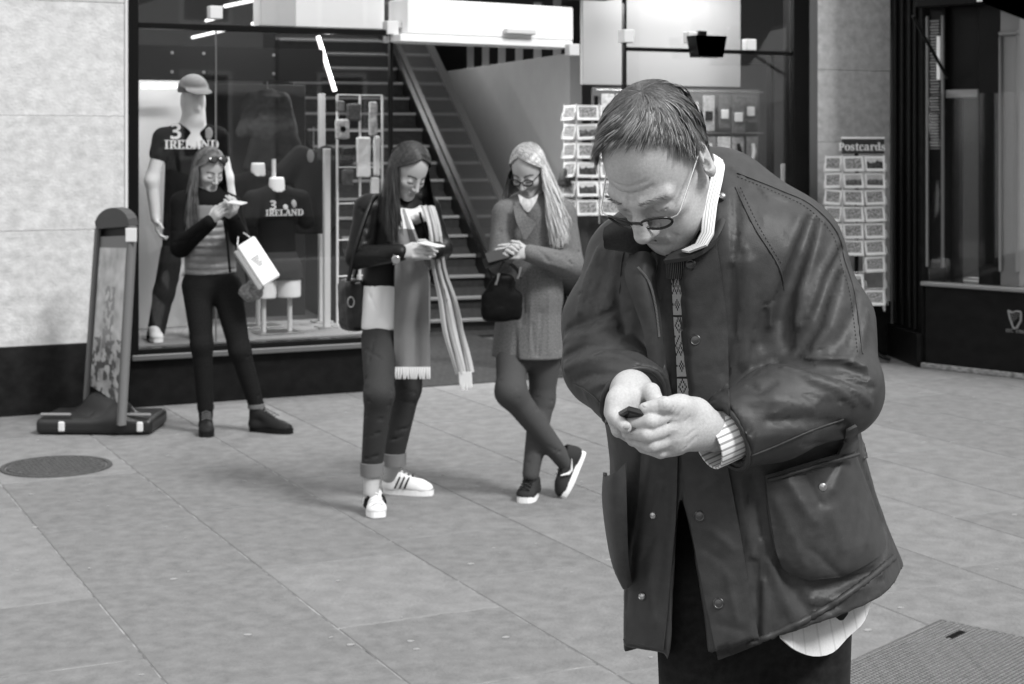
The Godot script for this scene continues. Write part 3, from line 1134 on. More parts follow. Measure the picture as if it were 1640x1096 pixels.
func stairs(s: Node3D) -> void:
	var xf := G.affine_inverse() * Transform3D(Basis(Vector3.UP, deg_to_rad(18.16)), Vector3(-0.10, 0, -14.1))
	var n1 := 19
	var base := Mb.new()
	base.prism(PackedVector2Array([Vector2(-0.3, 0), Vector2(n1 * 0.2578, 0.2 + 0.16 * n1 - 0.05), Vector2(n1 * 0.2578, -0.02), Vector2(-0.3, -0.02)]), -1.2, 0.0, Transform3D(Basis(Vector3(0, 0, -1), Vector3.UP, Vector3(1, 0, 0)), Vector3.ZERO))
	var st := part("staircase", base.mesh(), M.stair, s, xf)
	for n in range(-1, n1):
		var h := 0.29 + 0.16 * n
		var z := -n * 0.2578
		part("step", bx(Vector3(-1.2, maxf(h - 0.16, -0.01), z - 0.2578), Vector3(-0.06, h - 0.002, z - 0.012), 0.003), M.stair, st)
		part("nosing", bx(Vector3(-1.2, h - 0.022, z - 0.05), Vector3(-0.06, h + 0.003, z + 0.006), 0.003), M.nosing, st)
	# stringer, gloss side panel that mirrors the steps, and its rail
	var dir := Vector3(0, 0.16, -0.2578)
	var b := Mb.new()
	var tf := Transform3D(Basis(Vector3(0, 0, -1), Vector3.UP, Vector3(1, 0, 0)), Vector3.ZERO)
	b.prism(PackedVector2Array([Vector2(-0.6, -0.4), Vector2(5.4, 3.32), Vector2(5.4, 3.72), Vector2(-0.6, 0.02)]), -0.058, -0.01, tf)
	part("stringer", b.mesh(), M.black, st)
	b = Mb.new()
	b.prism(PackedVector2Array([Vector2(-0.75, -0.3), Vector2(5.4, 3.5), Vector2(5.4, 4.42), Vector2(-0.75, 0.62)]), 0.0, 0.012, tf)
	part("side_panel", b.mesh(), mat(0.13, 0.08, {"metal": 0.55}), st)
	b = Mb.new()
	b.prism(PackedVector2Array([Vector2(-0.76, 0.62), Vector2(5.4, 4.425), Vector2(5.4, 4.475), Vector2(-0.76, 0.67)]), -0.01, 0.05, tf)
	part("hand_rail", b.mesh(), M.steel, st)
	# grey wall beside the stairs, with a gap below the ceiling
	var e := xf.affine_inverse() * Vector3(5.32, 0, -3.0)
	part("partition", bx(Vector3(e.x, -0.02, e.z - 7.0), Vector3(e.x + 0.12, 2.39, e.z), 0.004), M.grey_wall, st)
	for k in 6:
		part("baluster", bx(Vector3(e.x + 0.02, 2.391, e.z - 0.4 - k * 0.55), Vector3(e.x + 0.05, 2.9, e.z - 0.44 - k * 0.55), 0.004), M.panel, st)
	part("gap_back", bx(Vector3(e.x + 0.6, 2.391, e.z - 7.0), Vector3(e.x + 0.65, 3.0, e.z), 0.004), M.black, st)
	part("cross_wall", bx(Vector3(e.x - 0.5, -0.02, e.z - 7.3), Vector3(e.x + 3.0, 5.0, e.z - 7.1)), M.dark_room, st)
	part("cross_wall", bx(Vector3(e.x + 0.13, -0.02, e.z - 0.6), Vector3(e.x + 2.4, 2.35, e.z - 0.5)), mat(0.22, 0.7), st)

func pf(inv: Transform3D, px: float, py: float, z: float) -> Vector3:
	var a := inv * Vector3(0, EYE, 0)
	var d := inv.basis * (P(px, py, 1.0) - Vector3(0, EYE, 0))
	return a + d * ((z - a.z) / d.z)

func pub() -> void:
	var o := P(1478, 588.5, FPX * EYE / 360.5)
	var xf := Transform3D(Basis(Vector3.UP, deg_to_rad(-46.0)), Vector3(o.x, 0, o.z))
	var s := thing("pub_building", "black painted pub front with tall pilasters and awning at right", "building", xf)
	var inv := xf.affine_inverse()
	var x := {}
	for k in [1485, 1500, 1508, 1528, 1545, 1560, 1597, 1628, 1640]: x[k] = pf(inv, k, 300, 0.0).x
	var h_sill: float = pf(inv, 1540, 455, 0).y
	var h_mid: float = pf(inv, 1530, 150, 0).y
	# return wall towards the granite pier
	var g := inv * G * Vector3(6.475, 0, 0.02)
	var corner := inv * Vector3(o.x, 0, o.z)
	var rd := (corner - g)
	var rt := Transform3D(Basis(rd.normalized(), Vector3.UP, rd.normalized().cross(Vector3.UP)), g)
	var rl := rd.length()
	part("return_wall", bx(Vector3(0, -0.02, -0.3), Vector3(rl - 0.01, 4.5, 0)), M.black_worn, s, rt)
	for k in [0.15, 0.38, 0.62, 0.8]:
		part("moulding", bx(Vector3(rl * k, 0.25, 0.001), Vector3(rl * k + 0.035, 4.4, 0.025), 0.008), M.black, s, rt)
	part("base_block", bx(Vector3(0, -0.01, 0.001), Vector3(rl, 0.24, 0.04), 0.006), M.black_worn, s, rt)
	# riser below the window
	var ri := part("stall_riser", bx(Vector3(0.02, -0.02, -0.25), Vector3(3.5, h_sill - 0.03, 0.0), 0.004), M.black_worn, s)
	part("sill", bx(Vector3(0.0, h_sill - 0.028, -0.1), Vector3(3.5, h_sill, 0.035), 0.005), M.grey_metal, s)
	part("base_board", bx(Vector3(0.0, 0.0, 0.001), Vector3(3.5, 0.035, 0.03), 0.005), mat(1.0, 0.7, {"grain": [0.0, 0.5, 0.35, 5], "seed": 80}), s)
	part("glass_pane", bx(Vector3(0.03, h_sill + 0.002, -0.03), Vector3(3.5, h_mid, -0.02)), glass(0.05, 0.0), s)
	# pilasters: carved corner, then a tall fielded one
	var cx0: float = x[1485] * 0.2
	var cx1: float = x[1508]
	var pl := part("pilaster", bx(Vector3(cx0, h_sill + 0.001, -0.14), Vector3(cx1, 4.5, -0.05), 0.004), M.black, s)
	for e in [[cx0, cx0 + 0.02], [cx1 - 0.02, cx1]]:
		part("edge_bead", bx(Vector3(e[0], h_sill + 0.1, -0.049), Vector3(e[1], 2.5, -0.02), 0.007), M.grey_metal, pl)
	var cb := Mb.new()
	for k in 44:
		var yy := 1.55 + k * 0.021
		cb.box(Vector3(cx0 + 0.035, yy, -0.049), Vector3(cx1 - 0.035, yy + 0.013, -0.03 + 0.006 * (k % 3)), 0.004)
	part("carving", cb.mesh(), M.grey_metal, pl)
	var p2 := part("pilaster", bx(Vector3(x[1597], h_sill + 0.001, -0.14), Vector3(x[1628], 4.5, -0.045), 0.004), M.grey_metal, s)
	for e in [[x[1597], x[1597] + 0.02], [x[1628] - 0.02, x[1628]]]:
		part("edge_bead", bx(Vector3(e[0], h_sill + 0.1, -0.044), Vector3(e[1], 2.33, -0.015), 0.007), M.grey_metal, p2)
	part("cap_bead", bx(Vector3(x[1597], 2.331, -0.044), Vector3(x[1628], 2.36, -0.012), 0.007), M.grey_metal, p2)
	# door bay
	part("door_header", bx(Vector3(cx1, h_mid - 0.03, -0.12), Vector3(x[1560], h_mid + 0.03, -0.05), 0.006), M.grey_metal, s)
	part("fanlight", bx(Vector3(cx1, h_mid + 0.031, -0.11), Vector3(x[1560], 4.4, -0.10)), M.black, s)
	part("door_edge", bx(Vector3(x[1528], 0.3, -0.5), Vector3(x[1528] + 0.06, h_mid - 0.03, -0.4), 0.004), M.grey_metal, s)
	part("wide_panel", bx(Vector3(x[1560], h_sill + 0.001, -0.16), Vector3(x[1597] - 0.001, 4.5, -0.06), 0.004), M.black, s)
	part("lamp_strip", bx(pf(inv, 1503, 128, -0.04), pf(inv, 1508, 58, -0.035) + Vector3(0, 0, 0.02), 0.003), M.white, s)
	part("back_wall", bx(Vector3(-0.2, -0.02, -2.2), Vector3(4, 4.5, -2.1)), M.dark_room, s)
	part("shelf", bx(Vector3(x[1545], 1.05, -0.55), Vector3(x[1640] + 0.4, 1.09, -0.35), 0.004), M.grey_metal, s)
	part("window_board", bx(Vector3(0.04, h_sill - 0.029, -0.6), Vector3(3.4, h_sill - 0.001, -0.26)), M.panel, s)
	for k in [[1490, 395, 0.11], [1610, 372, 0.1], [1615, 416, 0.09]]:
		var q: Vector3 = pf(inv, k[0], k[1], -0.3)
		part("notice_card", bx(q + Vector3(-0.05, -k[2], 0), q + Vector3(0.05, 0.0, 0.006), 0.002), M.panel, s)
	# fascia and awning
	part("fascia", bx(Vector3(0, 2.55, -0.04), Vector3(3.5, 4.5, 0.1), 0.01), M.black, s)
	var aw := Mb.new()
	var awp := PackedVector2Array()
	for q in [[1550, -3], [1575, 4], [1606, 18], [1645, 33], [1720, 60], [1720, -90], [1550, -90]]:
		var v := pf(inv, q[0], q[1], 0.45)
		awp.append(Vector2(v.x, v.y))
	aw.prism(awp, 0.1, 0.45)
	part("awning", aw.mesh(), mat(0.02, 0.8), s)
	part("awning_label", bx(pf(inv, 1565, 3, 0.455), pf(inv, 1574, -4, 0.455) + Vector3(0, 0, 0.006), 0.002), M.white, s)
	var arm := Mb.new()
	arm.tube([Vector3(0.2, 2.05, 0.0), Vector3(0.3, 2.45, 0.6)], [0.012], 8)
	part("awning_arm", arm.mesh(), M.black, s)
	# gold harp emblem with worn lettering
	var e0: Vector3 = pf(inv, 1626, 513, 0.004)
	var hp := Mb.new()
	var zf := 0.006
	hp.tube([e0 + Vector3(-0.05, 0.062, 0), e0 + Vector3(-0.042, 0.02, 0), e0 + Vector3(-0.012, -0.055, 0)], [0.006], 6)
	hp.tube([e0 + Vector3(-0.052, 0.06, 0), e0 + Vector3(-0.02, 0.05, 0), e0 + Vector3(0.01, 0.062, 0), e0 + Vector3(0.045, 0.058, 0)], [0.008, 0.006, 0.005, 0.008], 6)
	hp.tube([e0 + Vector3(0.046, 0.055, 0), e0 + Vector3(0.044, 0.0, 0), e0 + Vector3(0.015, -0.05, 0), e0 + Vector3(-0.012, -0.058, 0)], [0.007, 0.008, 0.008, 0.006], 6)
	for k in 6:
		var t := k / 6.0
		hp.tube([e0 + Vector3(-0.036 + 0.012 * k, 0.05, 0), e0 + Vector3(-0.03 + 0.012 * k, -0.03 + 0.012 * k * 0.9, 0)], [0.0015], 4)
	part("harp_emblem", hp.mesh(), mat(0.28, 0.4), s)
	text("EST.  1759", 0.03, 0.003, mat(0.2, 0.5), s, Transform3D(Basis.IDENTITY, e0 + Vector3(0, -0.075, 0)))

func opposite() -> void:
	# the houses across the street, seen only in the glass
	var tones := [0.32, 0.45, 0.25]
	for k in 3:
		var xf := G * at(-9.0 + k * 9.5, 0, 26.0)
		var s := thing("facing_house", ["mid grey house across the street, mirrored in the shop glass", "pale house across the street, mirrored in the shop glass", "dark brick house across the street, mirrored in the pub glass"][k], "building", xf, "houses across the street")
		part("wall", bx(Vector3(0, -0.1, 0), Vector3(9.4, 10.0 + k, 1.0)), mat(tones[k], 0.8), s)
		for y in 3:
			for x in 4:
				var w := part("window", bx(Vector3(0.9 + x * 2.1, 1.2 + y * 3.0, -0.04), Vector3(2.1 + x * 2.1, 3.2 + y * 3.0, -0.002)), M.white, s)
				part("pane", bx(Vector3(1.0 + x * 2.1, 1.3 + y * 3.0, -0.05), Vector3(2.0 + x * 2.1, 3.1 + y * 3.0, -0.041)), M.black, w)

# ---------------------------------------------------------------- the man in front
func stud(mb: Mb, sd: Sdf, px: float, py: float, r: float, dd := 2.6) -> void:
	var p := on(sd, px, py, dd)
	var n := (sd.normal(p) - ray(px, py)).normalized()
	var b := Basis(n.cross(Vector3.UP).normalized(), n, Vector3.UP)
	b.z = b.x.cross(n)
	mb.lathe([Vector2(r * 1.05, -0.001), Vector2(r * 1.05, 0.0025), Vector2(r * 0.85, 0.0042), Vector2(r * 0.72, 0.0036), Vector2(r * 0.4, 0.0042), Vector2(0.0, 0.0046)], 16, Transform3D(b, p + n * 0.006))

func jacket_folds(J: Sdf) -> void:
	var F := []
	# armhole and upper arm, his left
	fold(J, F, [[1302, 351], [1287, 399], [1263, 465], [1255, 512], [1262, 556]], 0.016, -0.03)
	fold(J, F, [[1316, 356], [1303, 405], [1284, 465], [1278, 520]], 0.016, 0.016)
	fold(J, F, [[1280, 350], [1262, 400], [1238, 455], [1232, 520]], 0.022, 0.009)
	fold(J, F, [[1350, 400], [1328, 452], [1306, 520], [1275, 566]], 0.012, -0.02)
	fold(J, F, [[1339, 388], [1314, 440], [1292, 505]], 0.011, 0.008)
	fold(J, F, [[1362, 402], [1348, 460], [1328, 525], [1305, 560]], 0.016, 0.009)
	fold(J, F, [[1330, 466], [1345, 470]], 0.008, -0.006)
	fold(J, F, [[1292, 480], [1278, 492]], 0.007, -0.006)
	fold(J, F, [[1375, 470], [1362, 520], [1335, 568]], 0.014, -0.006)
	fold(J, F, [[1390, 500], [1380, 550], [1362, 580]], 0.012, 0.005)
	# elbow
	fold(J, F, [[1245, 578], [1262, 574], [1306, 588], [1346, 587], [1388, 602]], 0.011, -0.024)
	fold(J, F, [[1256, 590], [1300, 606], [1340, 622], [1368, 645]], 0.012, 0.010)
	fold(J, F, [[1290, 572], [1340, 574], [1385, 586]], 0.009, 0.008)
	fold(J, F, [[1325, 600], [1360, 612], [1400, 622]], 0.010, -0.009)
	fold(J, F, [[1346, 612], [1375, 630], [1396, 648]], 0.010, 0.007)
	fold(J, F, [[1200, 616], [1216, 628], [1240, 612]], 0.011, -0.008)
	fold(J, F, [[1190, 640], [1240, 640], [1300, 655]], 0.020, 0.006)
	fold(J, F, [[1230, 675], [1290, 672], [1350, 680]], 0.013, -0.006)
	fold(J, F, [[1185, 700], [1230, 700], [1290, 690]], 0.015, 0.004)
	fold(J, F, [[1172, 672], [1190, 680], [1205, 700]], 0.010, -0.005)
	# chest below the arm
	fold(J, F, [[1170, 430], [1172, 520], [1160, 600]], 0.016, -0.008)
	fold(J, F, [[1196, 420], [1200, 500], [1190, 580]], 0.022, 0.007)
	fold(J, F, [[1225, 500], [1222, 550], [1205, 600]], 0.014, -0.009)
	fold(J, F, [[1245, 470], [1240, 480], [1225, 490]], 0.009, -0.006)
	fold(J, F, [[1175, 270], [1210, 300], [1260, 320]], 0.016, 0.004)
	fold(J, F, [[1178, 305], [1180, 350], [1176, 410]], 0.010, -0.007)
	# his right arm
	fold(J, F, [[978, 395], [965, 450], [950, 505]], 0.014, -0.009)
	fold(J, F, [[995, 420], [990, 470], [1000, 530]], 0.014, -0.012)
	fold(J, F, [[960, 400], [944, 440], [928, 500]], 0.014, 0.008)
	fold(J, F, [[905, 530], [940, 515], [985, 498]], 0.010, -0.010)
	fold(J, F, [[903, 548], [940, 535], [990, 520]], 0.010, 0.009)
	fold(J, F, [[902, 572], [935, 556], [985, 552], [1020, 560]], 0.011, -0.013)
	fold(J, F, [[905, 592], [945, 575], [990, 572], [1025, 585]], 0.011, 0.009)
	fold(J, F, [[915, 612], [950, 600], [985, 600]], 0.010, -0.007)
	fold(J, F, [[938, 632], [965, 615], [990, 612]], 0.010, 0.006)
	fold(J, F, [[960, 650], [978, 632], [992, 628]], 0.008, -0.005)
	fold(J, F, [[930, 470], [946, 478], [958, 492]], 0.008, -0.006)
	# his right front
	fold(J, F, [[1012, 420], [1022, 480], [1040, 560]], 0.012, -0.008)
	fold(J, F, [[1030, 720], [1015, 800], [1000, 900], [1004, 980]], 0.013, -0.010)
	fold(J, F, [[1046, 730], [1034, 820], [1020, 930]], 0.013, 0.008)
	fold(J, F, [[1070, 760], [1064, 860], [1050, 980]], 0.016, -0.005)
	# skirt, his left
	fold(J, F, [[1250, 905], [1272, 945], [1302, 992]], 0.013, -0.012)
	fold(J, F, [[1232, 900], [1250, 950], [1276, 1000]], 0.015, 0.008)
	fold(J, F, [[1222, 930], [1228, 980], [1224, 1025]], 0.010, 0.009)
	fold(J, F, [[1208, 900], [1212, 960], [1214, 1020]], 0.010, -0.008)
	fold(J, F, [[1305, 945], [1340, 940], [1400, 915]], 0.014, -0.012)
	fold(J, F, [[1330, 962], [1370, 945], [1410, 920]], 0.012, 0.009)
	fold(J, F, [[1300, 975], [1330, 975], [1350, 965]], 0.009, -0.006)
	fold(J, F, [[1372, 715], [1396, 780], [1418, 840], [1436, 872]], 0.011, -0.010)
	fold(J, F, [[1382, 712], [1408, 780], [1432, 860]], 0.010, 0.009)
	fold(J, F, [[1418, 850], [1420, 885], [1412, 915]], 0.010, 0.009)
	fold(J, F, [[1205, 760], [1215, 800], [1222, 860]], 0.014, -0.007)
	fold(J, F, [[1186, 770], [1196, 830], [1206, 890]], 0.013, 0.006)
	# fine wrinkles: [x0, y0, x1, y1, angle, how many]
	for z in [[1290, 560, 1400, 660, 0.35, 6], [1275, 400, 1370, 560, 1.75, 12], [1190, 620, 1330, 720, -0.35, 6], [910, 500, 1000, 640, -0.4, 18], [1180, 300, 1290, 420, 0.9, 7], [1190, 760, 1225, 1000, 1.5, 7], [1010, 740, 1060, 1000, 1.5, 7], [1300, 930, 1420, 960, -0.4, 8], [1170, 430, 1240, 600, 1.5, 8], [940, 400, 1010, 500, 1.8, 8]]:
		for k in int(z[5]):
			var x := rng.randf_range(z[0], z[2]); var y := rng.randf_range(z[1], z[3])
			var a: float = z[4] + rng.randf_range(-0.35, 0.35)
			var l := rng.randf_range(9, 26)
			fold(J, F, [[x - cos(a) * l, y - sin(a) * l], [x, y + rng.randf_range(-3, 3)], [x + cos(a) * l, y + sin(a) * l]], rng.randf_range(0.005, 0.008), rng.randf_range(0.0015, 0.0035) * (-1.0 if k % 3 else 0.8))
	for f in F: J.ridge(f[0], f[1], f[2] * 0.85, f[3] * 0.85, f[4] * 1.1, f[5])

func man() -> void:
	var who := thing("person", "man in a dark waxed jacket and round glasses bowed over his phone, in front", "person", Transform3D.IDENTITY)
	var tb := Basis(Vector3.UP, deg_to_rad(-18.0))
	var cloth := mat(1.0, 0.53, {"grain": [0.026, 0.048, 0.35, 7], "bump": [0.08, 0.35, 0.25], "seed": 90, "spec": 0.4, "freq": 0.025})
	M.jacket = cloth
	var seam_mat := mat(0.05, 0.6)
	# ---- trousers
	var T := Sdf.new(0.011)
	T.ecap(P(1205, 840, 2.74), P(1205, 930, 2.74), 0.13, 0.145, tb, Vector3(1.15, 1, 0.85), 0.03)
	T.cap(P(1135, 940, 2.70), P(1130, 1330, 2.67), 0.088, 0.066, 0.03)
	T.cap(P(1130, 1330, 2.67), P(1122, 1740, 2.70), 0.066, 0.06, 0.04)
	T.cap(P(1278, 940, 2.74), P(1285, 1330, 2.70), 0.09, 0.07, 0.02)
	T.cap(P(1285, 1330, 2.70), P(1295, 1740, 2.76), 0.07, 0.06, 0.04)
	var F := []
	fold(T, F, [[1100, 940], [1120, 1000], [1100, 1060]], 0.014, -0.008)
	fold(T, F, [[1180, 950], [1165, 1020], [1150, 1096]], 0.014, -0.007)
	fold(T, F, [[1240, 1030], [1230, 1096]], 0.014, -0.006)
	fold(T, F, [[1330, 1000], [1340, 1096]], 0.014, -0.006)
	for f in F: T.ridge(f[0], f[1], f[2], f[3], f[4], f[5])
	part("trousers", T.build().mesh(), mat(1.0, 0.9, {"grain": [0.008, 0.022, 0.12, 5], "seed": 91, "sheen": 0.1}), who)
	for e in [[1122, 2.70], [1295, 2.76]]:
		var S := Sdf.new(0.009)
		var a := P(e[0], 1700, e[1]); a.y = 0.05
		S.cap(a + Vector3(0, 0.05, -0.03), a + Vector3(0, 0.0, 0.0), 0.05, 0.045, 0.03)
		S.cap(a + Vector3(0, -0.008, -0.03), a + Vector3(-0.03, -0.012, 0.16), 0.042, 0.036, 0.03)
		S.box(Transform3D(Basis.IDENTITY, a + Vector3(0, -0.25, 0)), Vector3(0.5, 0.2, 0.5), 0.001, 0.004, 1)
		part("shoe", S.build().mesh(), mat(0.012, 0.35), who)
	# ---- waistcoat and cardigan under the jacket
	var W := Sdf.new(0.009)
	W.ecap(P(1110, 440, 2.71), P(1125, 640, 2.71), 0.105, 0.115, tb, Vector3(1.2, 1, 1.0), 0.03)
	W.ecap(P(1125, 640, 2.71), P(1135, 700, 2.72), 0.115, 0.11, tb, Vector3(1.2, 1, 0.95), 0.03)
	W.cap(P(1110, 400, 2.70), P(1110, 440, 2.70), 0.06, 0.09, 0.04)
	part("cardigan", W.build().mesh(), mat(1.0, 0.95, {"grain": [0.07, 0.11, 0.06, 5], "seed": 92, "sheen": 0.3}), who)
	# knitted waistcoat strip with its pattern
	var img := Image.create(64, 256, false, Image.FORMAT_RGB8)
	for y in 256:
		for x in 64:
			var bxx: int = x / 4 % 8; var row: int = y / 4
			var band := row / 9 % 3
			var ry := row % 9
			var dark := false
			if band == 0: dark = absi(bxx - 4) + absi(ry - 4) in [3, 0] or ry == 0
			elif band == 1: dark = (bxx + ry) % 4 == 0 or (bxx - ry + 16) % 4 == 0 and ry > 4
			else: dark = absi(bxx - 4) + absi(ry - 4) == 2 or (ry == 4 and bxx % 2 == 0)
			var t := 0.03 if dark else 0.36
			t *= 0.85 + 0.3 * rng.randf()
			img.set_pixel(x, y, Color(t, t, t).linear_to_srgb())
	var knit := mat(1.0, 0.95)
	knit.albedo_texture = ImageTexture.create_from_image(img)
	var kb := Mb.new()
	kb.sheet(patch(W, [[[1072, 405], [1098, 405]], [[1076, 450], [1100, 450]], [[1080, 520], [1106, 520]], [[1084, 580], [1112, 580]], [[1086, 640], [1118, 640]]], 8, 8, 0.012), 0.004)
	part("waistcoat", kb.mesh(), knit, who)
	# ---- jacket
	var J := Sdf.new(0.0055)
	J.slack = 0.008
	J.ecap(P(1150, 420, 2.70), P(1165, 620, 2.72), 0.148, 0.158, tb, Vector3(1.25, 1, 0.98), 0.03)
	J.ecap(P(1165, 620, 2.72), P(1203, 1030, 2.75), 0.155, 0.215, tb, Vector3(1.2, 1, 1.0), 0.06)
	J.ecap(P(1260, 700, 2.76), P(1340, 930, 2.83), 0.09, 0.115, tb, Vector3(1, 1, 1.0), 0.06)
	J.cap(P(1150, 345, 2.74), P(1256, 400, 2.69), 0.08, 0.08, 0.05)
	J.cap(P(1150, 345, 2.74), P(1030, 425, 2.75), 0.085, 0.072, 0.05)
	J.cap(P(1140, 310, 2.72), P(1150, 380, 2.72), 0.07, 0.1, 0.05)
	J.cap(P(1258, 406, 2.68), P(1313, 520, 2.62), 0.084, 0.08, 0.03)
	J.cap(P(1313, 520, 2.62), P(1334, 622, 2.56), 0.08, 0.076, 0.03)
	J.cap(P(1334, 622, 2.56), P(1240, 664, 2.51), 0.077, 0.066, 0.012)
	J.cap(P(1240, 664, 2.51), P(1150, 704, 2.47), 0.066, 0.055, 0.02)
	J.cap(P(1010, 425, 2.75), P(978, 520, 2.71), 0.075, 0.073, 0.03)
	J.cap(P(978, 520, 2.71), P(970, 585, 2.66), 0.073, 0.068, 0.03)
	J.cap(P(970, 585, 2.66), P(1032, 655, 2.53), 0.068, 0.056, 0.015)
	jacket_folds(J)
	# openings: hem, cuffs, front
	var hem := Transform3D(Basis(Vector3(0, 0, 1), deg_to_rad(16.0)) * Basis(Vector3(1, 0, 0), deg_to_rad(-7.0)), P(1150, 1056, 2.50))
	J.box(Transform3D(hem.basis, hem.origin + hem.basis * Vector3(0, -0.4, 0)), Vector3(1.5, 0.4, 1.5), 0.001, 0.004, 1)
	var ax := (P(1150, 704, 2.47) - P(1334, 622, 2.56)).normalized()
	var cu := P(1165, 699, 2.48)
	var cb := Basis(ax, ax.cross(Vector3(0, 0, 1)).normalized(), Vector3.ZERO); cb.z = cb.x.cross(cb.y)
	J.cap(cu - ax * 0.07, cu + ax * 0.1, 0.040, 0.040, 0.003, 1)
	J.box(Transform3D(cb, cu + ax * 0.06), Vector3(0.06, 0.085, 0.085), 0.001, 0.003, 1)
	var ax2 := (P(1032, 655, 2.53) - P(970, 585, 2.66)).normalized()
	var cu2 := P(1014, 640, 2.555)
	var cb2 := Basis(ax2, ax2.cross(Vector3(0, 1, 0)).normalized(), Vector3.ZERO); cb2.z = cb2.x.cross(cb2.y)
	J.cap(cu2 - ax2 * 0.07, cu2 + ax2 * 0.03, 0.040, 0.040, 0.003, 1)
	J.box(Transform3D(cb2, cu2 + ax2 * 0.035), Vector3(0.035, 0.08, 0.08), 0.001, 0.003, 1)
	J.wedge([[900, 800], [962, 800], [1000, 936], [999, 1060], [900, 1060]], 3.3, 0.004)
	J.wedge([[950, 1027], [1066, 1046], [1066, 1200], [950, 1200]], 2.75, 0.004)
	J.wedge([[1090, 720], [1082, 870], [1058, 1100], [1166, 1100], [1112, 880]], 2.75, 0.004)
	J.wedge([[1030, 385], [1062, 560], [1072, 720], [1112, 720], [1102, 560], [1092, 385]], 2.60, 0.004)
	J.wedge([[1020, 340], [1032, 400], [1092, 400], [1140, 385], [1150, 250], [1060, 250]], 2.66, 0.006)
	J.noise = FastNoiseLite.new()
	J.noise.seed = 5
	J.noise.frequency = 9.0
	J.noise.fractal_octaves = 3
	J.noise_amp = 0.0025
	part("jacket", J.build().mesh(), cloth, who)
	var jacket := who.get_node("jacket")
	var mb := Mb.new()
	# front band with studs
	mb.sheet(patch(J, [[[1062, 408], [1147, 386]], [[1070, 430], [1152, 420]], [[1084, 480], [1160, 480]], [[1094, 550], [1166, 550]], [[1106, 640], [1168, 640]], [[1109, 690], [1170, 690]]], 18, 16, 0.006), 0.0035)
	mb.sheet(patch(J, [[[1090, 690], [1160, 690]], [[1093, 738], [1164, 736]], [[1101, 800], [1176, 800]], [[1114, 880], [1190, 880]], [[1132, 970], [1204, 970]], [[1150, 1057], [1218, 1030]]], 18, 16, 0.006, 0.0, 2.6, [[1120, 790, 1150, 770, 7, 0.003], [1140, 850, 1175, 880, 8, 0.004], [1128, 880, 1160, 900, 7, -0.003], [1165, 920, 1180, 990, 7, 0.004], [1150, 1000, 1190, 1010, 7, -0.003], [1172, 800, 1180, 840, 6, -0.003]]), 0.0035)
	part("front_band", mb.mesh(), cloth, jacket)
	mb = Mb.new()
	mb.sheet(patch(J, [[[1030, 690], [1086, 690]], [[1026, 770], [1086, 742]], [[1022, 830], [1083, 830]], [[1010, 930], [1074, 930]], [[1002, 1030], [1062, 1042]]], 16, 16, 0.004, 0.0, 2.6, [[1060, 780, 1040, 840, 8, 0.004], [1050, 860, 1030, 900, 7, -0.003], [1040, 920, 1050, 1000, 8, 0.004], [1020, 960, 1024, 1020, 7, -0.003]]), 0.003)
	part("front_band", mb.mesh(), cloth, jacket)
	# large pocket with its bellows and turned-up flap
	mb = Mb.new()
	mb.sheet(patch(J, [[[1226, 762], [1358, 722]], [[1231, 800], [1385, 780]], [[1238, 850], [1412, 845]], [[1246, 890], [1416, 880]], [[1262, 915], [1390, 902]], [[1296, 929], [1345, 924]]], 34, 14, 0.006, 0.022, 2.6, [[1358, 726, 1335, 785, 7, 0.007], [1350, 728, 1318, 778, 6, -0.006], [1262, 772, 1304, 836, 12, 0.007], [1288, 760, 1312, 806, 9, -0.006], [1396, 800, 1390, 872, 8, 0.007], [1378, 790, 1372, 860, 9, -0.005], [1242, 800, 1290, 905, 9, 0.004], [1300, 880, 1345, 922, 9, -0.005], [1330, 820, 1350, 880, 14, 0.006]]), 0.0035)
	var pk := part("pocket", mb.mesh(), cloth, jacket)
	mb = Mb.new()
	mb.sheet(patch(J, [[[1356, 690], [1372, 682]], [[1350, 712], [1374, 706]], [[1342, 728], [1370, 724]]], 5, 6, 0.022, 0.008), 0.005)
	part("pocket_flap", mb.mesh(), cloth, pk)
	mb = Mb.new()
	seam(J, mb, [[1226, 764], [1290, 744], [1356, 724]], 0.003, 0.022, 0.2, 4.0)
	seam(J, mb, [[1228, 764], [1234, 830], [1246, 890], [1268, 918]], 0.003, 0.006, 0.25, 4.0)
	part("piping", mb.mesh(), cloth, pk)
	# side pocket, seen edge-on
	mb = Mb.new()
	var ko := smooth3([P(969, 757, 2.71), P(967, 800, 2.70), P(974, 860, 2.69), P(984, 905, 2.68), P(1003, 934, 2.66)], 20)
	var ki := smooth3([P(1002, 742, 2.61), P(1004, 800, 2.60), P(1005, 860, 2.60), P(1006, 905, 2.605), P(1010, 936, 2.62)], 20)
	var kr := []
	for k in 21:
		var row := []
		for b in 9:
			var t := b / 8.0
			row.append(ko[k].lerp(ki[k], t) + Vector3(-0.008, 0, 0.03) * sin(PI * t) + Vector3(0, -0.012 * sin(PI * t), 0) * (1.0 if k == 0 else 0.0) + Vector3(0, 0, 0.0015) * pucker.get_noise_2d(k * 9.0, b * 14.0))
		kr.append(row)
	mb.sheet(kr, 0.006)
	part("side_pocket", mb.mesh(), cloth, jacket)
	# collar
	mb = Mb.new()
	var cr := []
	for k in 11:
		var t := k / 10.0
		var lo: Vector3 = smooth3([P(1064, 420, 2.56), P(1140, 396, 2.53), P(1176, 300, 2.66), P(1168, 262, 2.80), P(1080, 270, 2.88)], 10)[k]
		var hi: Vector3 = smooth3([P(1080, 402, 2.58), P(1139, 376, 2.565), P(1158, 292, 2.66), P(1158, 246, 2.77), P(1085, 250, 2.84)], 10)[k]
		cr.append([lo, lo.lerp(hi, 0.5) + Vector3(0, 0, 0.004), hi])
	mb.sheet(refine(cr, 30, 6), 0.007)
	part("collar", mb.mesh(), cloth, jacket)
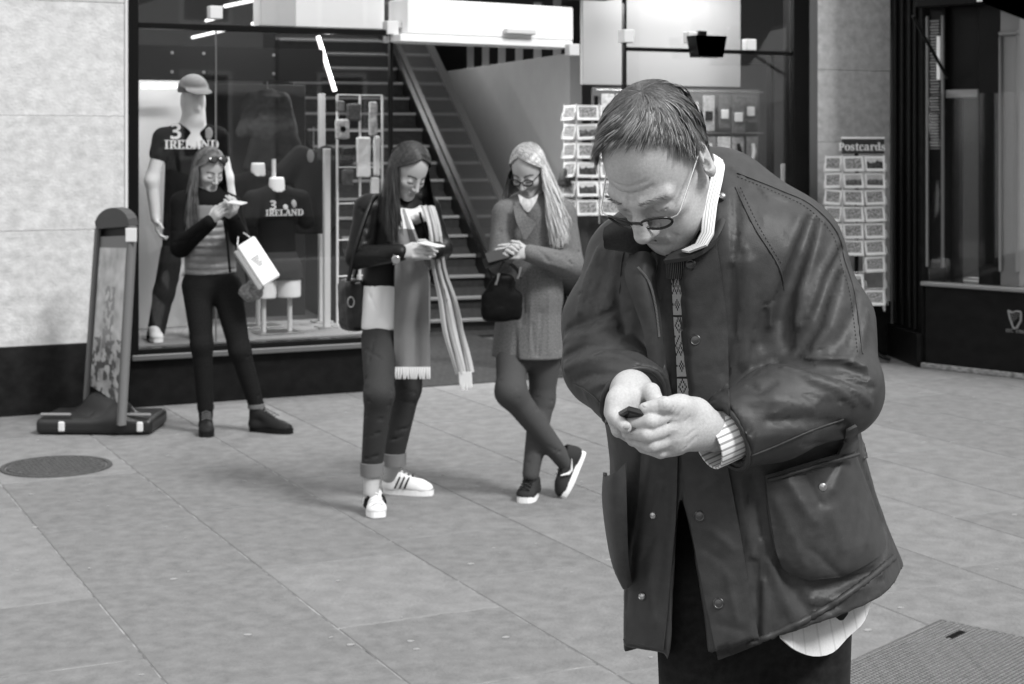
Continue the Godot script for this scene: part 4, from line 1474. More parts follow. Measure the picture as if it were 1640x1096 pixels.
	mb = Mb.new()
	mb.sheet(refine([[P(968, 368, 2.62), P(1000, 352, 2.64), P(1034, 362, 2.66)], [P(966, 384, 2.60), P(1000, 374, 2.60), P(1040, 380, 2.62)], [P(972, 396, 2.61), P(1008, 398, 2.59), P(1040, 396, 2.61)], [P(1000, 392, 2.62), P(1022, 406, 2.60), P(1046, 410, 2.615)]], 16, 14), 0.008)
	part("collar_flap", mb.mesh(), mat(1.0, 0.85, {"grain": [0.02, 0.04, 0.03, 3], "sheen": 0.3}), jacket)
	# lapel of his right front, with the zip
	mb = Mb.new()
	mb.sheet(refine([[P(1010, 408, 2.60), P(1036, 404, 2.585), P(1048, 420, 2.60)], [P(1002, 440, 2.585), P(1030, 440, 2.57), P(1050, 462, 2.59)], [P(1014, 480, 2.575), P(1038, 490, 2.565), P(1056, 510, 2.59)], [P(1030, 530, 2.57), P(1048, 540, 2.57), P(1060, 560, 2.59)], [P(1042, 600, 2.575), P(1054, 600, 2.575), P(1064, 605, 2.59)]], 24, 10), 0.006)
	part("lapel", mb.mesh(), cloth, jacket)
	mb = Mb.new()
	var zl := smooth3([P(1022, 428, 2.567), P(1040, 452, 2.566), P(1050, 490, 2.57), P(1056, 540, 2.572)], 60)
	for k in range(0, 60): mb.box(Vector3(-0.0017, -0.0005, -0.0008), Vector3(0.0017, 0.0005, 0.0008), 0.0, Transform3D(Basis(Vector3(0, 0, 1), 0.5), zl[k]))
	part("zip", mb.mesh(), M.steel, jacket)
	# seams
	mb = Mb.new()
	for l in [[[1178, 300], [1208, 363], [1246, 424], [1256, 465]], [[1181, 277], [1248, 304], [1299, 328], [1340, 371], [1354, 418], [1370, 473], [1382, 567]], [[1352, 672], [1300, 690], [1240, 716], [1184, 738]],
			[[920, 615], [955, 640], [990, 690]], [[992, 470], [996, 420], [1004, 390]]]:
		seam(J, mb, l, 0.0016, 0.0002, 0.3, 5.0)
	part("seams", mb.mesh(), cloth, jacket).set_meta("kind", "stuff")
	mb = Mb.new()
	for l in [[[1186, 300], [1216, 363], [1253, 424]], [[1181, 283], [1246, 310], [1294, 334], [1334, 377], [1347, 422], [1362, 475], [1374, 567]], [[1151, 425], [1159, 500], [1163, 560], [1165, 635]], [[1160, 740], [1176, 820], [1196, 920], [1210, 1020]],
			[[1100, 750], [1110, 820], [1126, 900], [1150, 1010]], [[1030, 790], [1026, 860], [1016, 940], [1010, 1020]], [[1234, 780], [1242, 850], [1256, 892]], [[1150, 650], [1178, 700], [1192, 752]]]:
		stitches(J, mb, l)
	part("stitching", mb.mesh(), seam_mat, jacket).set_meta("kind", "stuff")
	# puckered hem and cuff edges
	mb = Mb.new()
	seam(J, mb, [[1152, 1050], [1215, 1026], [1270, 1003], [1330, 970], [1390, 928], [1432, 893]], 0.0055, 0.0, 0.22, 4.0, 2.65)
	part("hem", mb.mesh(), cloth, jacket)
	mb = Mb.new()
	seam(J, mb, [[1002, 1024], [1030, 1032], [1058, 1038]], 0.0045, 0.0, 0.2, 4.0)
	for e in [[cu, cb, 0.0535], [cu2, cb2, 0.0545]]:
		var ring := []
		var rr := []
		for k in 41:
			var a := TAU * k / 40.0
			ring.append(e[0] + (e[1].y * cos(a) + e[1].z * sin(a)) * (e[2] - 0.001) + e[1].x * 0.0)
			rr.append(0.0042 * rng.randf_range(0.8, 1.2))
		part("hem", mb.mesh(), cloth, jacket)
		mb = Mb.new()
		mb.tube(ring, rr, 6, false)
	part("hem", mb.mesh(), cloth, jacket)
	# studs
	mb = Mb.new()
	var stud_m := mat(0.09, 0.3, {"metal": 0.8})
	for p in [[1107, 424, 0.0085], [1115, 545, 0.0085], [1122, 826, 0.0085], [1152, 966, 0.0085]]:
		mb = Mb.new()
		stud(mb, J, p[0], p[1], p[2])
		part("stud", mb.mesh(), stud_m, jacket)
	for p in [[1157, 317, 0.0055], [1048, 825, 0.0055], [1031, 955, 0.0055]]:
		mb = Mb.new()
		stud(mb, J, p[0], p[1], p[2])
		part("press_stud", mb.mesh(), M.steel, jacket)
	mb = Mb.new()
	var pp := on(J, 1318, 780) - ray(1318, 780) * 0.026
	mb.lathe([Vector2(0.006, -0.002), Vector2(0.006, 0.002), Vector2(0.004, 0.003), Vector2(0, 0.0045)], 14, Transform3D(Basis(Vector3(1, 0, 0), PI / 2), pp))
	part("press_stud", mb.mesh(), M.steel, jacket)
	# ---- shirt tail
	mb = Mb.new()
	var rows := []
	var low := smooth_line([[1250, 1022], [1275, 1042], [1302, 1053], [1334, 1043], [1362, 1020], [1386, 988], [1404, 945]], 10.0)
	for a in 7:
		var t := a / 6.0
		var row := []
		for b in low.size():
			var s := float(b) / (low.size() - 1)
			var top := P(1245 + 165 * s, 1000 - 115 * s, 2.565 + 0.17 * s)
			row.append(top.lerp(P(low[b].x, low[b].y, 2.55 + 0.17 * s), t) + Vector3(0, 0, 0.006 * sin(s * 19.0)))
		rows.append(row)
	mb.sheet(rows, 0.002)
	part("shirt_tail", mb.mesh(), stripes(0.6, 0.5, 9, 0.12), who)
	man_head(who)
	cuff(who, cu, cb, 0.0365, 0.036, stripes(0.72, 0.3, 24, 0.3))
	cuff(who, cu2, cb2, 0.0365, 0.014, stripes(0.72, 0.3, 24, 0.3))

func stripes(light: float, dark: float, n: int, share: float, grain_amp := 0.08) -> StandardMaterial3D:
	var img := Image.create(512, 64, false, Image.FORMAT_RGB8)
	for x in 512:
		var f := fmod(x * n / 512.0, 1.0)
		for y in 64:
			var t := (dark if f < share else light) * (1.0 - grain_amp + 2 * grain_amp * rng.randf())
			img.set_pixel(x, y, Color(t, t, t).linear_to_srgb())
	img.generate_mipmaps()
	var m := mat(1.0, 0.85)
	m.albedo_texture = ImageTexture.create_from_image(img)
	return m

# direction on the skull: th from the crown, ph round it (0 = forehead, + = his left)
func skull_pt(th: float, ph: float, off: float) -> Vector3:
	var k := Vector3(0.1, 0.95, -0.30).normalized()
	var fz := (Vector3(0, 0, 1) - k * k.z).normalized()
	var fx := k.cross(fz)
	var d := k * cos(th) + (fz * cos(ph) + fx * sin(ph)) * sin(th)
	var r := Vector3(0.0735, 0.091, 0.096)
	var t := 1.0 / (d / r).length()
	return Vector3(0, 0.028, -0.014) + d * (t + off)

func hairline(ph: float) -> float:
	var a := absf(ph)
	var h := lerpf(0.84, 1.6, smoothstep(0.8, 1.5, a))
	if ph < 0: h = lerpf(0.92, 1.5, smoothstep(0.1, 0.9, a))
	return lerpf(h, 2.2, smoothstep(1.7, 2.6, a))

func finger(S: Sdf, pts: Array, r: Array, k := 0.006) -> void:
	for n in pts.size() - 1: S.cap(pts[n], pts[n + 1], r[n], r[n + 1], k if n == 0 else 0.002)

func man_head(who: Node3D) -> void:
	var H := Transform3D(Basis(Vector3.UP, deg_to_rad(-35.0)) * Basis(Vector3.RIGHT, deg_to_rad(50.0)), P(1050, 258, 2.56))
	var S := Sdf.new(0.0027)
	var I := Basis.IDENTITY
	S.ell(Vector3(0, 0.028, -0.014), I, Vector3(0.0715, 0.089, 0.094), 0.02)
	S.ell(Vector3(0, -0.03, 0.03), I, Vector3(0.055, 0.084, 0.058), 0.03)
	S.cap(Vector3(0.048, -0.055, 0.0), Vector3(0.013, -0.11, 0.066), 0.019, 0.017, 0.03)
	S.cap(Vector3(-0.048, -0.055, 0.0), Vector3(-0.013, -0.11, 0.066), 0.019, 0.017, 0.03)
	S.ell(Vector3(0, -0.113, 0.07), I, Vector3(0.021, 0.018, 0.019), 0.02)
	S.ell(Vector3(0, -0.084, 0.035), I, Vector3(0.041, 0.035, 0.045), 0.03)
	for s in [-1.0, 1.0]:
		S.ell(Vector3(s * 0.041, -0.03, 0.056), I, Vector3(0.02, 0.016, 0.021), 0.014)
		S.ell(Vector3(s * 0.032, -0.07, 0.05), I, Vector3(0.021, 0.03, 0.024), 0.025)
		S.cap(Vector3(s * 0.014, 0.006, 0.087), Vector3(s * 0.046, 0.006, 0.068), 0.011, 0.009, 0.014)
		S.ell(Vector3(s * 0.031, -0.014, 0.095), I, Vector3(0.017, 0.012, 0.014), 0.014, 1)
		S.ell(Vector3(s * 0.031, -0.012, 0.0735), I, Vector3(0.0145, 0.0125, 0.0135), 0.004)
		S.cap(Vector3(s * 0.018, -0.015, 0.0855), Vector3(s * 0.044, -0.016, 0.080), 0.0016, 0.0016, 0.002, 1)
		# pouch under the eye, fold beside the mouth
		S.cap(Vector3(s * 0.02, -0.027, 0.082), Vector3(s * 0.043, -0.024, 0.074), 0.005, 0.004, 0.008)
		S.ridge(Vector3(s * 0.019, -0.05, 0.095), Vector3(s * 0.034, -0.08, 0.082), 0.006, 0.005, -0.0055)
		S.ridge(Vector3(s * 0.03, -0.085, 0.08), Vector3(s * 0.03, -0.1, 0.07), 0.005, 0.005, -0.0025)
		S.ell(Vector3(s * 0.0135, -0.048, 0.098), I, Vector3(0.0088, 0.0082, 0.011), 0.006)
		S.ell(Vector3(s * 0.007, -0.0565, 0.101), I, Vector3(0.0038, 0.003, 0.006), 0.003, 1)
		# ear
		var eb := Basis(Vector3.UP, s * 0.35) * Basis(Vector3.RIGHT, -0.2)
		S.ell(Vector3(s * 0.078, -0.004, -0.014), eb, Vector3(0.0085, 0.031, 0.0185), 0.008)
		S.ell(Vector3(s * 0.0825, -0.026, -0.007), eb, Vector3(0.0075, 0.011, 0.010), 0.008)
		S.ell(Vector3(s * 0.088, 0.002, -0.011), eb, Vector3(0.007, 0.02, 0.0105), 0.004, 1)
		S.ell(Vector3(s * 0.082, -0.012, -0.003), eb, Vector3(0.007, 0.009, 0.007), 0.004, 1)
	for s in [-1.0, 1.0]:
		for k in 3: S.ridge(Vector3(s * 0.05, -0.012 - k * 0.005, 0.068), Vector3(s * 0.062, -0.006 - k * 0.009, 0.052), 0.0024, 0.002, -0.0016)
		S.ridge(Vector3(s * 0.016, -0.032, 0.09), Vector3(s * 0.04, -0.036, 0.08), 0.003, 0.003, -0.0022)
		S.ridge(Vector3(s * 0.05, -0.04, 0.062), Vector3(s * 0.046, -0.08, 0.055), 0.005, 0.004, -0.003)
	# nose, mouth
	S.cap(Vector3(0, 0.002, 0.088), Vector3(0, -0.026, 0.105), 0.007, 0.0105, 0.010)
	S.cap(Vector3(0, -0.026, 0.105), Vector3(0, -0.043, 0.1115), 0.0105, 0.0142, 0.008)
	S.ell(Vector3(0, -0.074, 0.081), I, Vector3(0.026, 0.014, 0.013), 0.012)
	S.cap(Vector3(-0.018, -0.0745, 0.0885), Vector3(0.018, -0.0745, 0.0885), 0.0048, 0.0048, 0.006)
	S.cap(Vector3(-0.016, -0.0835, 0.0875), Vector3(0.016, -0.0835, 0.0875), 0.0058, 0.0058, 0.006)
	S.cap(Vector3(0, -0.0795, 0.092), Vector3(0.027, -0.082, 0.081), 0.0018, 0.0012, 0.004, 1)
	S.cap(Vector3(0, -0.0795, 0.092), Vector3(-0.027, -0.082, 0.081), 0.0018, 0.0012, 0.004, 1)
	S.ridge(Vector3(-0.014, -0.093, 0.085), Vector3(0.014, -0.093, 0.085), 0.006, 0.006, -0.003)
	S.ridge(Vector3(-0.004, 0.006, 0.093), Vector3(-0.005, 0.02, 0.091), 0.003, 0.003, -0.0018)
	S.ridge(Vector3(0.005, 0.006, 0.093), Vector3(0.006, 0.018, 0.091), 0.003, 0.003, -0.0018)
	for k in 3:
		var y := 0.03 + 0.013 * k
		S.ridge(Vector3(-0.035, y, 0.074), Vector3(0.0, y - 0.003, 0.086), 0.003, 0.003, -0.0022)
		S.ridge(Vector3(0.0, y - 0.003, 0.086), Vector3(0.036, y + 0.001, 0.074), 0.003, 0.003, -0.0022)
	var nk := H.affine_inverse() * P(1112, 372, 2.71)
	S.cap(Vector3(-0.006, -0.035, -0.02), nk, 0.05, 0.056, 0.03)
	var hb := S.build()
	for k in hb.v.size():
		var p: Vector3 = hb.v[k]
		var t := 0.50
		var q := p - Vector3(0, 0.028, -0.014)
		var kx := Vector3(0.1, 0.95, -0.30).normalized()
		var th := q.normalized().angle_to(kx)
		var fz := (Vector3(0, 0, 1) - kx * kx.z).normalized()
		var ph := atan2(q.dot(kx.cross(fz)), q.dot(fz))
		var edge := hairline(ph) - th + 0.05 * sin(ph * 17.0)
		if edge > 0.0 and (absf(p.x) < 0.073) and not (p.z > 0.02 and p.y < -0.02): t = lerpf(0.42, 0.03, clampf(edge * 5.0, 0, 1) * smoothstep(0.18, 0.55, th))
		if absf(p.y + 0.079) < 0.009 and absf(p.x) < 0.023 and p.z > 0.07: t *= 0.72
		if p.y < -0.06 and p.z > -0.01: t *= 0.93
		hb.c[k] = Color(t, t, t)
	hb.moved(H)
	# the rest of the body under the clothes, coarse
	var B := Sdf.new(0.016)
	B.cap(P(1128, 372, 2.70), P(1140, 520, 2.75), 0.06, 0.10, 0.05)
	B.cap(P(1140, 520, 2.75), P(1200, 900, 2.76), 0.10, 0.11, 0.05)
	B.cap(P(1150, 420, 2.74), P(1262, 410, 2.69), 0.05, 0.055, 0.04)
	B.cap(P(1262, 410, 2.69), P(1334, 622, 2.57), 0.05, 0.042, 0.03)
	B.cap(P(1334, 622, 2.57), P(1140, 695, 2.47), 0.042, 0.029, 0.02)
	B.cap(P(1150, 420, 2.74), P(1010, 430, 2.75), 0.05, 0.05, 0.04)
	B.cap(P(1010, 430, 2.75), P(970, 585, 2.66), 0.048, 0.042, 0.03)
	B.cap(P(970, 585, 2.66), P(1020, 635, 2.54), 0.042, 0.03, 0.02)
	B.cap(P(1135, 940, 2.72), P(1122, 1740, 2.71), 0.075, 0.04, 0.04)
	B.cap(P(1278, 940, 2.75), P(1295, 1740, 2.76), 0.075, 0.04, 0.04)
	hb.col = Color(0.40, 0.40, 0.40)
	B.build(hb)
	man_hands(hb)
	var skin := mat(1.0, 0.5, {"grain": [0.72, 1.1, 0.09, 6], "freq": 0.03, "seed": 93, "colors": true, "spec": 0.35, "bump": [0.6, 0.09, 0.15]})
	part("body", hb.mesh(), skin, who)
	# ---- hair
	var mb := Mb.new()
	for cl in 620:
		var ph := rng.randf_range(-PI, PI)
		var hl := hairline(ph)
		var th0 := sqrt(rng.randf()) * hl * 0.96
		if th0 < 0.4 and rng.randf() > 0.45 + th0: continue
		var l := rng.randf_range(0.5, 1.0)
		var front := smoothstep(1.4, 0.0, absf(ph))
		var sw := -0.85 * front - 0.3 * smoothstep(0.5, 1.2, ph) * smoothstep(2.2, 1.2, ph) + rng.randf_range(-0.16, 0.16)
		if ph < 0.0 and ph > -1.7: l *= 1.45
		var endmax := hl + rng.randf_range(0.0, 0.08 if ph > 0.0 else 0.38)
		if absf(ph) > 1.2: endmax = hl + rng.randf_range(0.02, 0.16)
		var lay := rng.randf_range(0.001, 0.008) * smoothstep(0.3, 1.0, th0 + 0.25)
		var wav := rng.randf_range(0, TAU)
		var base := lerpf(0.015, 0.15, pow(rng.randf(), 1.5))
		for n in 15:
			var jp := rng.randf_range(-1, 1) * 0.075; var jt := rng.randf_range(-0.06, 0.06)
			var lj := rng.randf_range(0.85, 1.08)
			var pts := []; var sd := []
			var hang := 0.0
			for k in 9:
				var t := k / 8.0
				var th := th0 + jt + l * lj * t
				if th > endmax + jt and k > 3: break
				var pp := ph + jp * (1.0 - 0.75 * t) + sw * l * t + 0.025 * sin(wav + t * 5.0)
				if ph < 0.1 and th > hl: hang += 0.0018
				var curl := 0.005 * sin(wav + t * 7.0) * smoothstep(hl - 0.3, hl + 0.3, th)
				pts.append(skull_pt(th, pp, 0.001 + hang + lay * sin(PI * minf(t + 0.15, 0.85)) + absf(curl) + absf(jp) * 0.006))
			if pts.size() < 4: continue
			for k in pts.size():
				var tg: Vector3 = pts[mini(k + 1, pts.size() - 1)] - pts[maxi(k - 1, 0)]
				sd.append(tg.cross(pts[k] - Vector3(0, 0.028, -0.014)).normalized())
			var tn := base * rng.randf_range(0.6, 1.5)
			if rng.randf() < 0.15: tn = rng.randf_range(0.15, 0.4)
			mb.col = Color(tn, tn, tn)
			mb.ribbon(pts, sd, rng.randf_range(0.0006, 0.0012))
	for n in 1500:
		var th0 := rng.randf_range(0.02, 0.55)
		var ph := rng.randf_range(-PI, PI)
		var pts := []; var sd := []
		var wav := rng.randf_range(0, TAU)
		for k in 6:
			var t := k / 5.0
			pts.append(skull_pt(th0 + 0.45 * t, ph - 0.3 * t + 0.05 * sin(wav + t * 4.0), 0.0012 + 0.003 * sin(PI * t)))
		for k in 6:
			var tg: Vector3 = pts[mini(k + 1, 5)] - pts[maxi(k - 1, 0)]
			sd.append(tg.cross(pts[k] - Vector3(0, 0.028, -0.014)).normalized())
		mb.col = tone(rng.randf_range(0.03, 0.16))
		mb.ribbon(pts, sd, rng.randf_range(0.0004, 0.0007))
	# eyebrows and a few stray hairs
	for n in 170:
		var s := -1.0 if n % 2 == 0 else 1.0
		var x := rng.randf_range(0.012, 0.052)
		var p := Vector3(s * x, 0.012 + 0.004 * sin(x * 60.0) + rng.randf_range(-0.004, 0.004), 0.099 - x * x * 8.0)
		mb.col = tone(rng.randf_range(0.06, 0.34))
		mb.ribbon([p, p + Vector3(s * 0.004, 0.001, 0.0015), p + Vector3(s * 0.008, -0.0015, 0.0005)], [Vector3(0, 1, 0), Vector3(0, 1, 0), Vector3(0, 1, 0)], 0.0009)
	for n in 40:
		var a := rng.randf_range(-PI, PI)
		var p := skull_pt(rng.randf_range(0.0, 0.5), a, 0.0)
		var o := (p - Vector3(0, 0.028, -0.014)).normalized()
		mb.col = Color(0.3, 0.3, 0.3)
		var sdv := o.cross(Vector3(0.3, 0.2, 1)).normalized()
		mb.ribbon([p, p + o * 0.006 + sdv * 0.002, p + o * 0.011 + sdv * 0.008], [sdv.cross(o), sdv.cross(o), sdv.cross(o)], 0.0007)
	part("hair", mb.moved(H).mesh(), mat(1.0, 0.42, {"colors": true, "spec": 0.5}), who)
	# ---- glasses
	var gl := thing("glasses", "dark framed round glasses with wire sides on the man's nose", "glasses", H)
	mb = Mb.new()
	for s in [-1.0, 1.0]:
		var ring := []
		for k in 33:
			var a := TAU * k / 32.0
			ring.append(Vector3(s * 0.0315 + cos(a) * 0.0235, -0.0205 + sin(a) * 0.0165, 0.1095 + sin(a) * 0.004 - 0.013 * pow(absf(cos(a) * 0.0235 * s + 0.03) / 0.054, 2.0)))
		mb.tube(ring, [0.0021], 8, false)
		if s < 0:
			part("rim", mb.mesh(), mat(0.008, 0.25), gl)
			mb = Mb.new()
	part("rim", mb.mesh(), mat(0.008, 0.25), gl)
	mb = Mb.new()
	mb.tube([Vector3(-0.0085, -0.016, 0.1095), Vector3(0, -0.0125, 0.112), Vector3(0.0085, -0.016, 0.1095)], [0.0022], 8)
	part("bridge", mb.mesh(), mat(0.008, 0.25), gl)
	for s in [-1.0, 1.0]:
		mb = Mb.new()
		mb.tube([Vector3(s * 0.0545, -0.017, 0.0965), Vector3(s * 0.066, -0.014, 0.093), Vector3(s * 0.07, -0.011, 0.086), Vector3(s * 0.079, 0.012, 0.0), Vector3(s * 0.08, 0.006, -0.02)], [0.0013], 6)
		part("temple", mb.mesh(), mat(0.75, 0.25, {"metal": 0.7}), gl)
		mb = Mb.new()
		var prev := []
		for k in 25:
			var a := TAU * k / 24.0
			prev.append(Vector3(s * 0.0315 + cos(a) * 0.022, -0.0205 + sin(a) * 0.015, 0.109 + sin(a) * 0.004 - 0.013 * pow(absf(cos(a) * 0.022 * s + 0.03) / 0.054, 2.0)))
		for k in 24: mb.quad(Vector3(s * 0.0315, -0.0205, 0.1055), prev[k], prev[k + 1], Vector3(s * 0.0315, -0.0205, 0.1055))
		part("lens", mb.mesh(), glass(0.06, 0.0), gl)
	# ---- shirt collar and tie
	mb = Mb.new()
	var hi := smooth3([P(1092, 402, 2.55), P(1121, 384, 2.54), P(1127, 330, 2.575), P(1143, 252, 2.66), P(1110, 246, 2.80)], 14)
	var lo := smooth3([P(1104, 404, 2.53), P(1139, 386, 2.52), P(1148, 330, 2.575), P(1159, 254, 2.68), P(1120, 260, 2.84)], 14)
	var rows := []
	var uvs := []
	for k in 15:
		rows.append([hi[k], hi[k].lerp(lo[k], 0.5) + Vector3(0, 0, 0.004), lo[k]])
		uvs.append([Vector2(0, k / 14.0), Vector2(0.5, k / 14.0), Vector2(1, k / 14.0)])
	mb.sheet(rows, 0.004, uvs)
	part("shirt_collar", mb.mesh(), stripes(0.75, 0.33, 5, 0.28), who)
	mb = Mb.new()
	mb.sheet(refine([[P(1068, 404, 2.59), P(1084, 402, 2.575), P(1112, 392, 2.56)], [P(1068, 418, 2.58), P(1088, 414, 2.565), P(1106, 414, 2.565)], [P(1070, 446, 2.585), P(1086, 446, 2.575), P(1100, 446, 2.585)]], 10, 8), 0.006)
	part("tie", mb.mesh(), stripes(0.02, 0.16, 14, 0.2), who)

func man_hands(hb: Mb) -> void:
	var S := Sdf.new(0.0025)
	hb.col = tone(0.5)
	# his left hand: back towards us, fingers round the phone
	var pb := Basis(Vector3(0, 0, 1), deg_to_rad(8.0))
	S.cap(P(1160, 692, 2.485), P(1122, 683, 2.455), 0.027, 0.028, 0.02)
	S.ecap(P(1114, 683, 2.45), P(1078, 687, 2.425), 0.026, 0.0305, pb, Vector3(1, 1.28, 0.72), 0.02)
	S.cap(P(1112, 660, 2.45), P(1090, 652, 2.425), 0.02, 0.016, 0.015)
	finger(S, [P(1092, 653, 2.425), P(1064, 649, 2.40), P(1034, 656, 2.405)], [0.0155, 0.0125, 0.0105], 0.012)
	finger(S, [P(1076, 664, 2.418), P(1042, 676, 2.395), P(1008, 680, 2.415), P(994, 672, 2.44)], [0.0125, 0.0108, 0.0098, 0.0084], 0.005)
	finger(S, [P(1074, 686, 2.415), P(1036, 697, 2.395), P(1006, 693, 2.42), P(996, 684, 2.45)], [0.0128, 0.0108, 0.0098, 0.0084], 0.004)
	finger(S, [P(1078, 704, 2.42), P(1044, 714, 2.405), P(1014, 705, 2.425), P(1002, 694, 2.45)], [0.0122, 0.0104, 0.0092, 0.008], 0.004)
	finger(S, [P(1086, 717, 2.432), P(1058, 725, 2.42), P(1030, 717, 2.43), P(1016, 706, 2.45)], [0.011, 0.0092, 0.0082, 0.0074], 0.004)
	# tendons, knuckle dips, thumb web
	for k in 3: S.ridge(P(1108, 672 + k * 14, 2.43), P(1078, 672 + k * 18, 2.398), 0.004, 0.004, 0.0012)
	S.ridge(P(1104, 668, 2.44), P(1072, 664, 2.405), 0.006, 0.004, -0.004)
	for p in [[1066, 648], [1060, 646]]: S.ridge(P(p[0], p[1] - 8, 2.39), P(p[0] - 2, p[1] + 8, 2.388), 0.0022, 0.0022, -0.0012)
	S.ridge(P(1070, 676, 2.405), P(1010, 688, 2.405), 0.0032, 0.0028, -0.0065)
	S.ridge(P(1068, 696, 2.405), P(1016, 702, 2.41), 0.0032, 0.0028, -0.0065)
	S.ridge(P(1072, 713, 2.41), P(1030, 716, 2.41), 0.0032, 0.0028, -0.006)
	for kn in [[1042, 676, 2.388], [1036, 697, 2.388], [1044, 714, 2.398], [1076, 664, 2.41], [1074, 686, 2.405], [1078, 704, 2.41]]: S.ridge(P(kn[0] + 3, kn[1] - 2, kn[2]), P(kn[0] - 3, kn[1] + 2, kn[2]), 0.007, 0.007, 0.0022)
	for e in [[1086, 652, 1072, 668], [1082, 648, 1070, 662], [1094, 656, 1080, 672], [1112, 690, 1098, 700], [1116, 700, 1100, 712], [1110, 706, 1096, 720], [1106, 668, 1096, 676], [1050, 646, 1049, 656], [1054, 645, 1053, 657]]:
		S.ridge(on(S, e[0], e[1], 2.45, true), on(S, e[2], e[3], 2.45, true), 0.0024, 0.0018, -0.0016)
	S.build(hb)
	S = Sdf.new(0.0025)
	# his right hand: from above, thumb on the screen, finger tips under the phone
	S.cap(P(1018, 634, 2.555), P(1010, 628, 2.50), 0.027, 0.028, 0.02)
	var qb := Basis(Vector3(0, 0, 1), deg_to_rad(20.0)) * Basis(Vector3(0, 1, 0), deg_to_rad(50.0))
	S.ecap(P(1012, 630, 2.50), P(1000, 646, 2.455), 0.03, 0.030, qb, Vector3(1.25, 1, 0.75), 0.02)
	finger(S, [P(1022, 626, 2.49), P(1043, 628, 2.455), P(1050, 642, 2.435), P(1047, 654, 2.43)], [0.016, 0.0135, 0.012, 0.0105], 0.014)
	finger(S, [P(992, 646, 2.455), P(984, 668, 2.425), P(1002, 685, 2.40)], [0.013, 0.0112, 0.009], 0.010)
	finger(S, [P(990, 640, 2.47), P(980, 662, 2.445), P(990, 690, 2.43), P(1008, 698, 2.44)], [0.0125, 0.0108, 0.0098, 0.0085], 0.008)
	finger(S, [P(992, 634, 2.485), P(982, 655, 2.465), P(992, 690, 2.45), P(1010, 702, 2.455)], [0.012, 0.0105, 0.0095, 0.0085], 0.008)
	S.ridge(P(1020, 636, 2.47), P(1008, 650, 2.44), 0.006, 0.006, -0.006)
	S.ridge(P(1030, 634, 2.465), P(1018, 642, 2.45), 0.003, 0.003, -0.002)
	S.build(hb)
	# nails
	for e in [[P(1036, 649, 2.3985), 0.0062, Vector3(-0.1, 0.75, 0.65)], [P(1004, 683, 2.390), 0.0055, Vector3(0.2, -0.1, 1)]]:
		var N := Sdf.new(0.0016)
		var nb := Basis(Quaternion(Vector3(0, 0, 1), e[2].normalized()))
		N.ell(e[0], nb, Vector3(e[1] * 1.1, e[1] * 0.85, 0.002), 0.001)
		hb.col = Color(0.5, 0.5, 0.5)
		N.build(hb)
	# phone
	var ph := thing("phone", "black mobile phone held in the man's two hands", "phone", Transform3D.IDENTITY)
	var a := P(1018, 667, 2.415)
	var zb := Basis(Vector3(0, 0, 1), deg_to_rad(-8.0)) * Basis(Vector3(1, 0, 0), deg_to_rad(-28.0))
	var mb := Mb.new()
	mb.box(Vector3(-0.024, -0.005, -0.055), Vector3(0.05, 0.005, 0.022), 0.0025, Transform3D(zb * Basis(Vector3.UP, 0.35), a))
	part("case", mb.mesh(), mat(0.006, 0.2), ph)
	mb = Mb.new()
	mb.box(Vector3(-0.021, 0.0051, -0.05), Vector3(0.047, 0.0056, 0.018), 0.0, Transform3D(zb * Basis(Vector3.UP, 0.35), a))
	part("screen", mb.mesh(), mat(0.01, 0.06), ph)

func cuff(parent: Node, c: Vector3, cb: Basis, r: float, l: float, m: Material) -> void:
	var mb := Mb.new()
	var rows := []; var uvs := []
	for k in 33:
		var a := TAU * k / 32.0
		var d := cb.y * cos(a) + cb.z * sin(a)
		rows.append([c - cb.x * 0.03 + d * r, c + cb.x * l * 0.5 + d * (r * 1.01), c + cb.x * l + d * r])
		uvs.append([Vector2(k / 32.0, 0), Vector2(k / 32.0, 0.5), Vector2(k / 32.0, 1)])
	mb.sheet(rows, 0.003, uvs)
	part("shirt_cuff", mb.mesh(), m, parent)

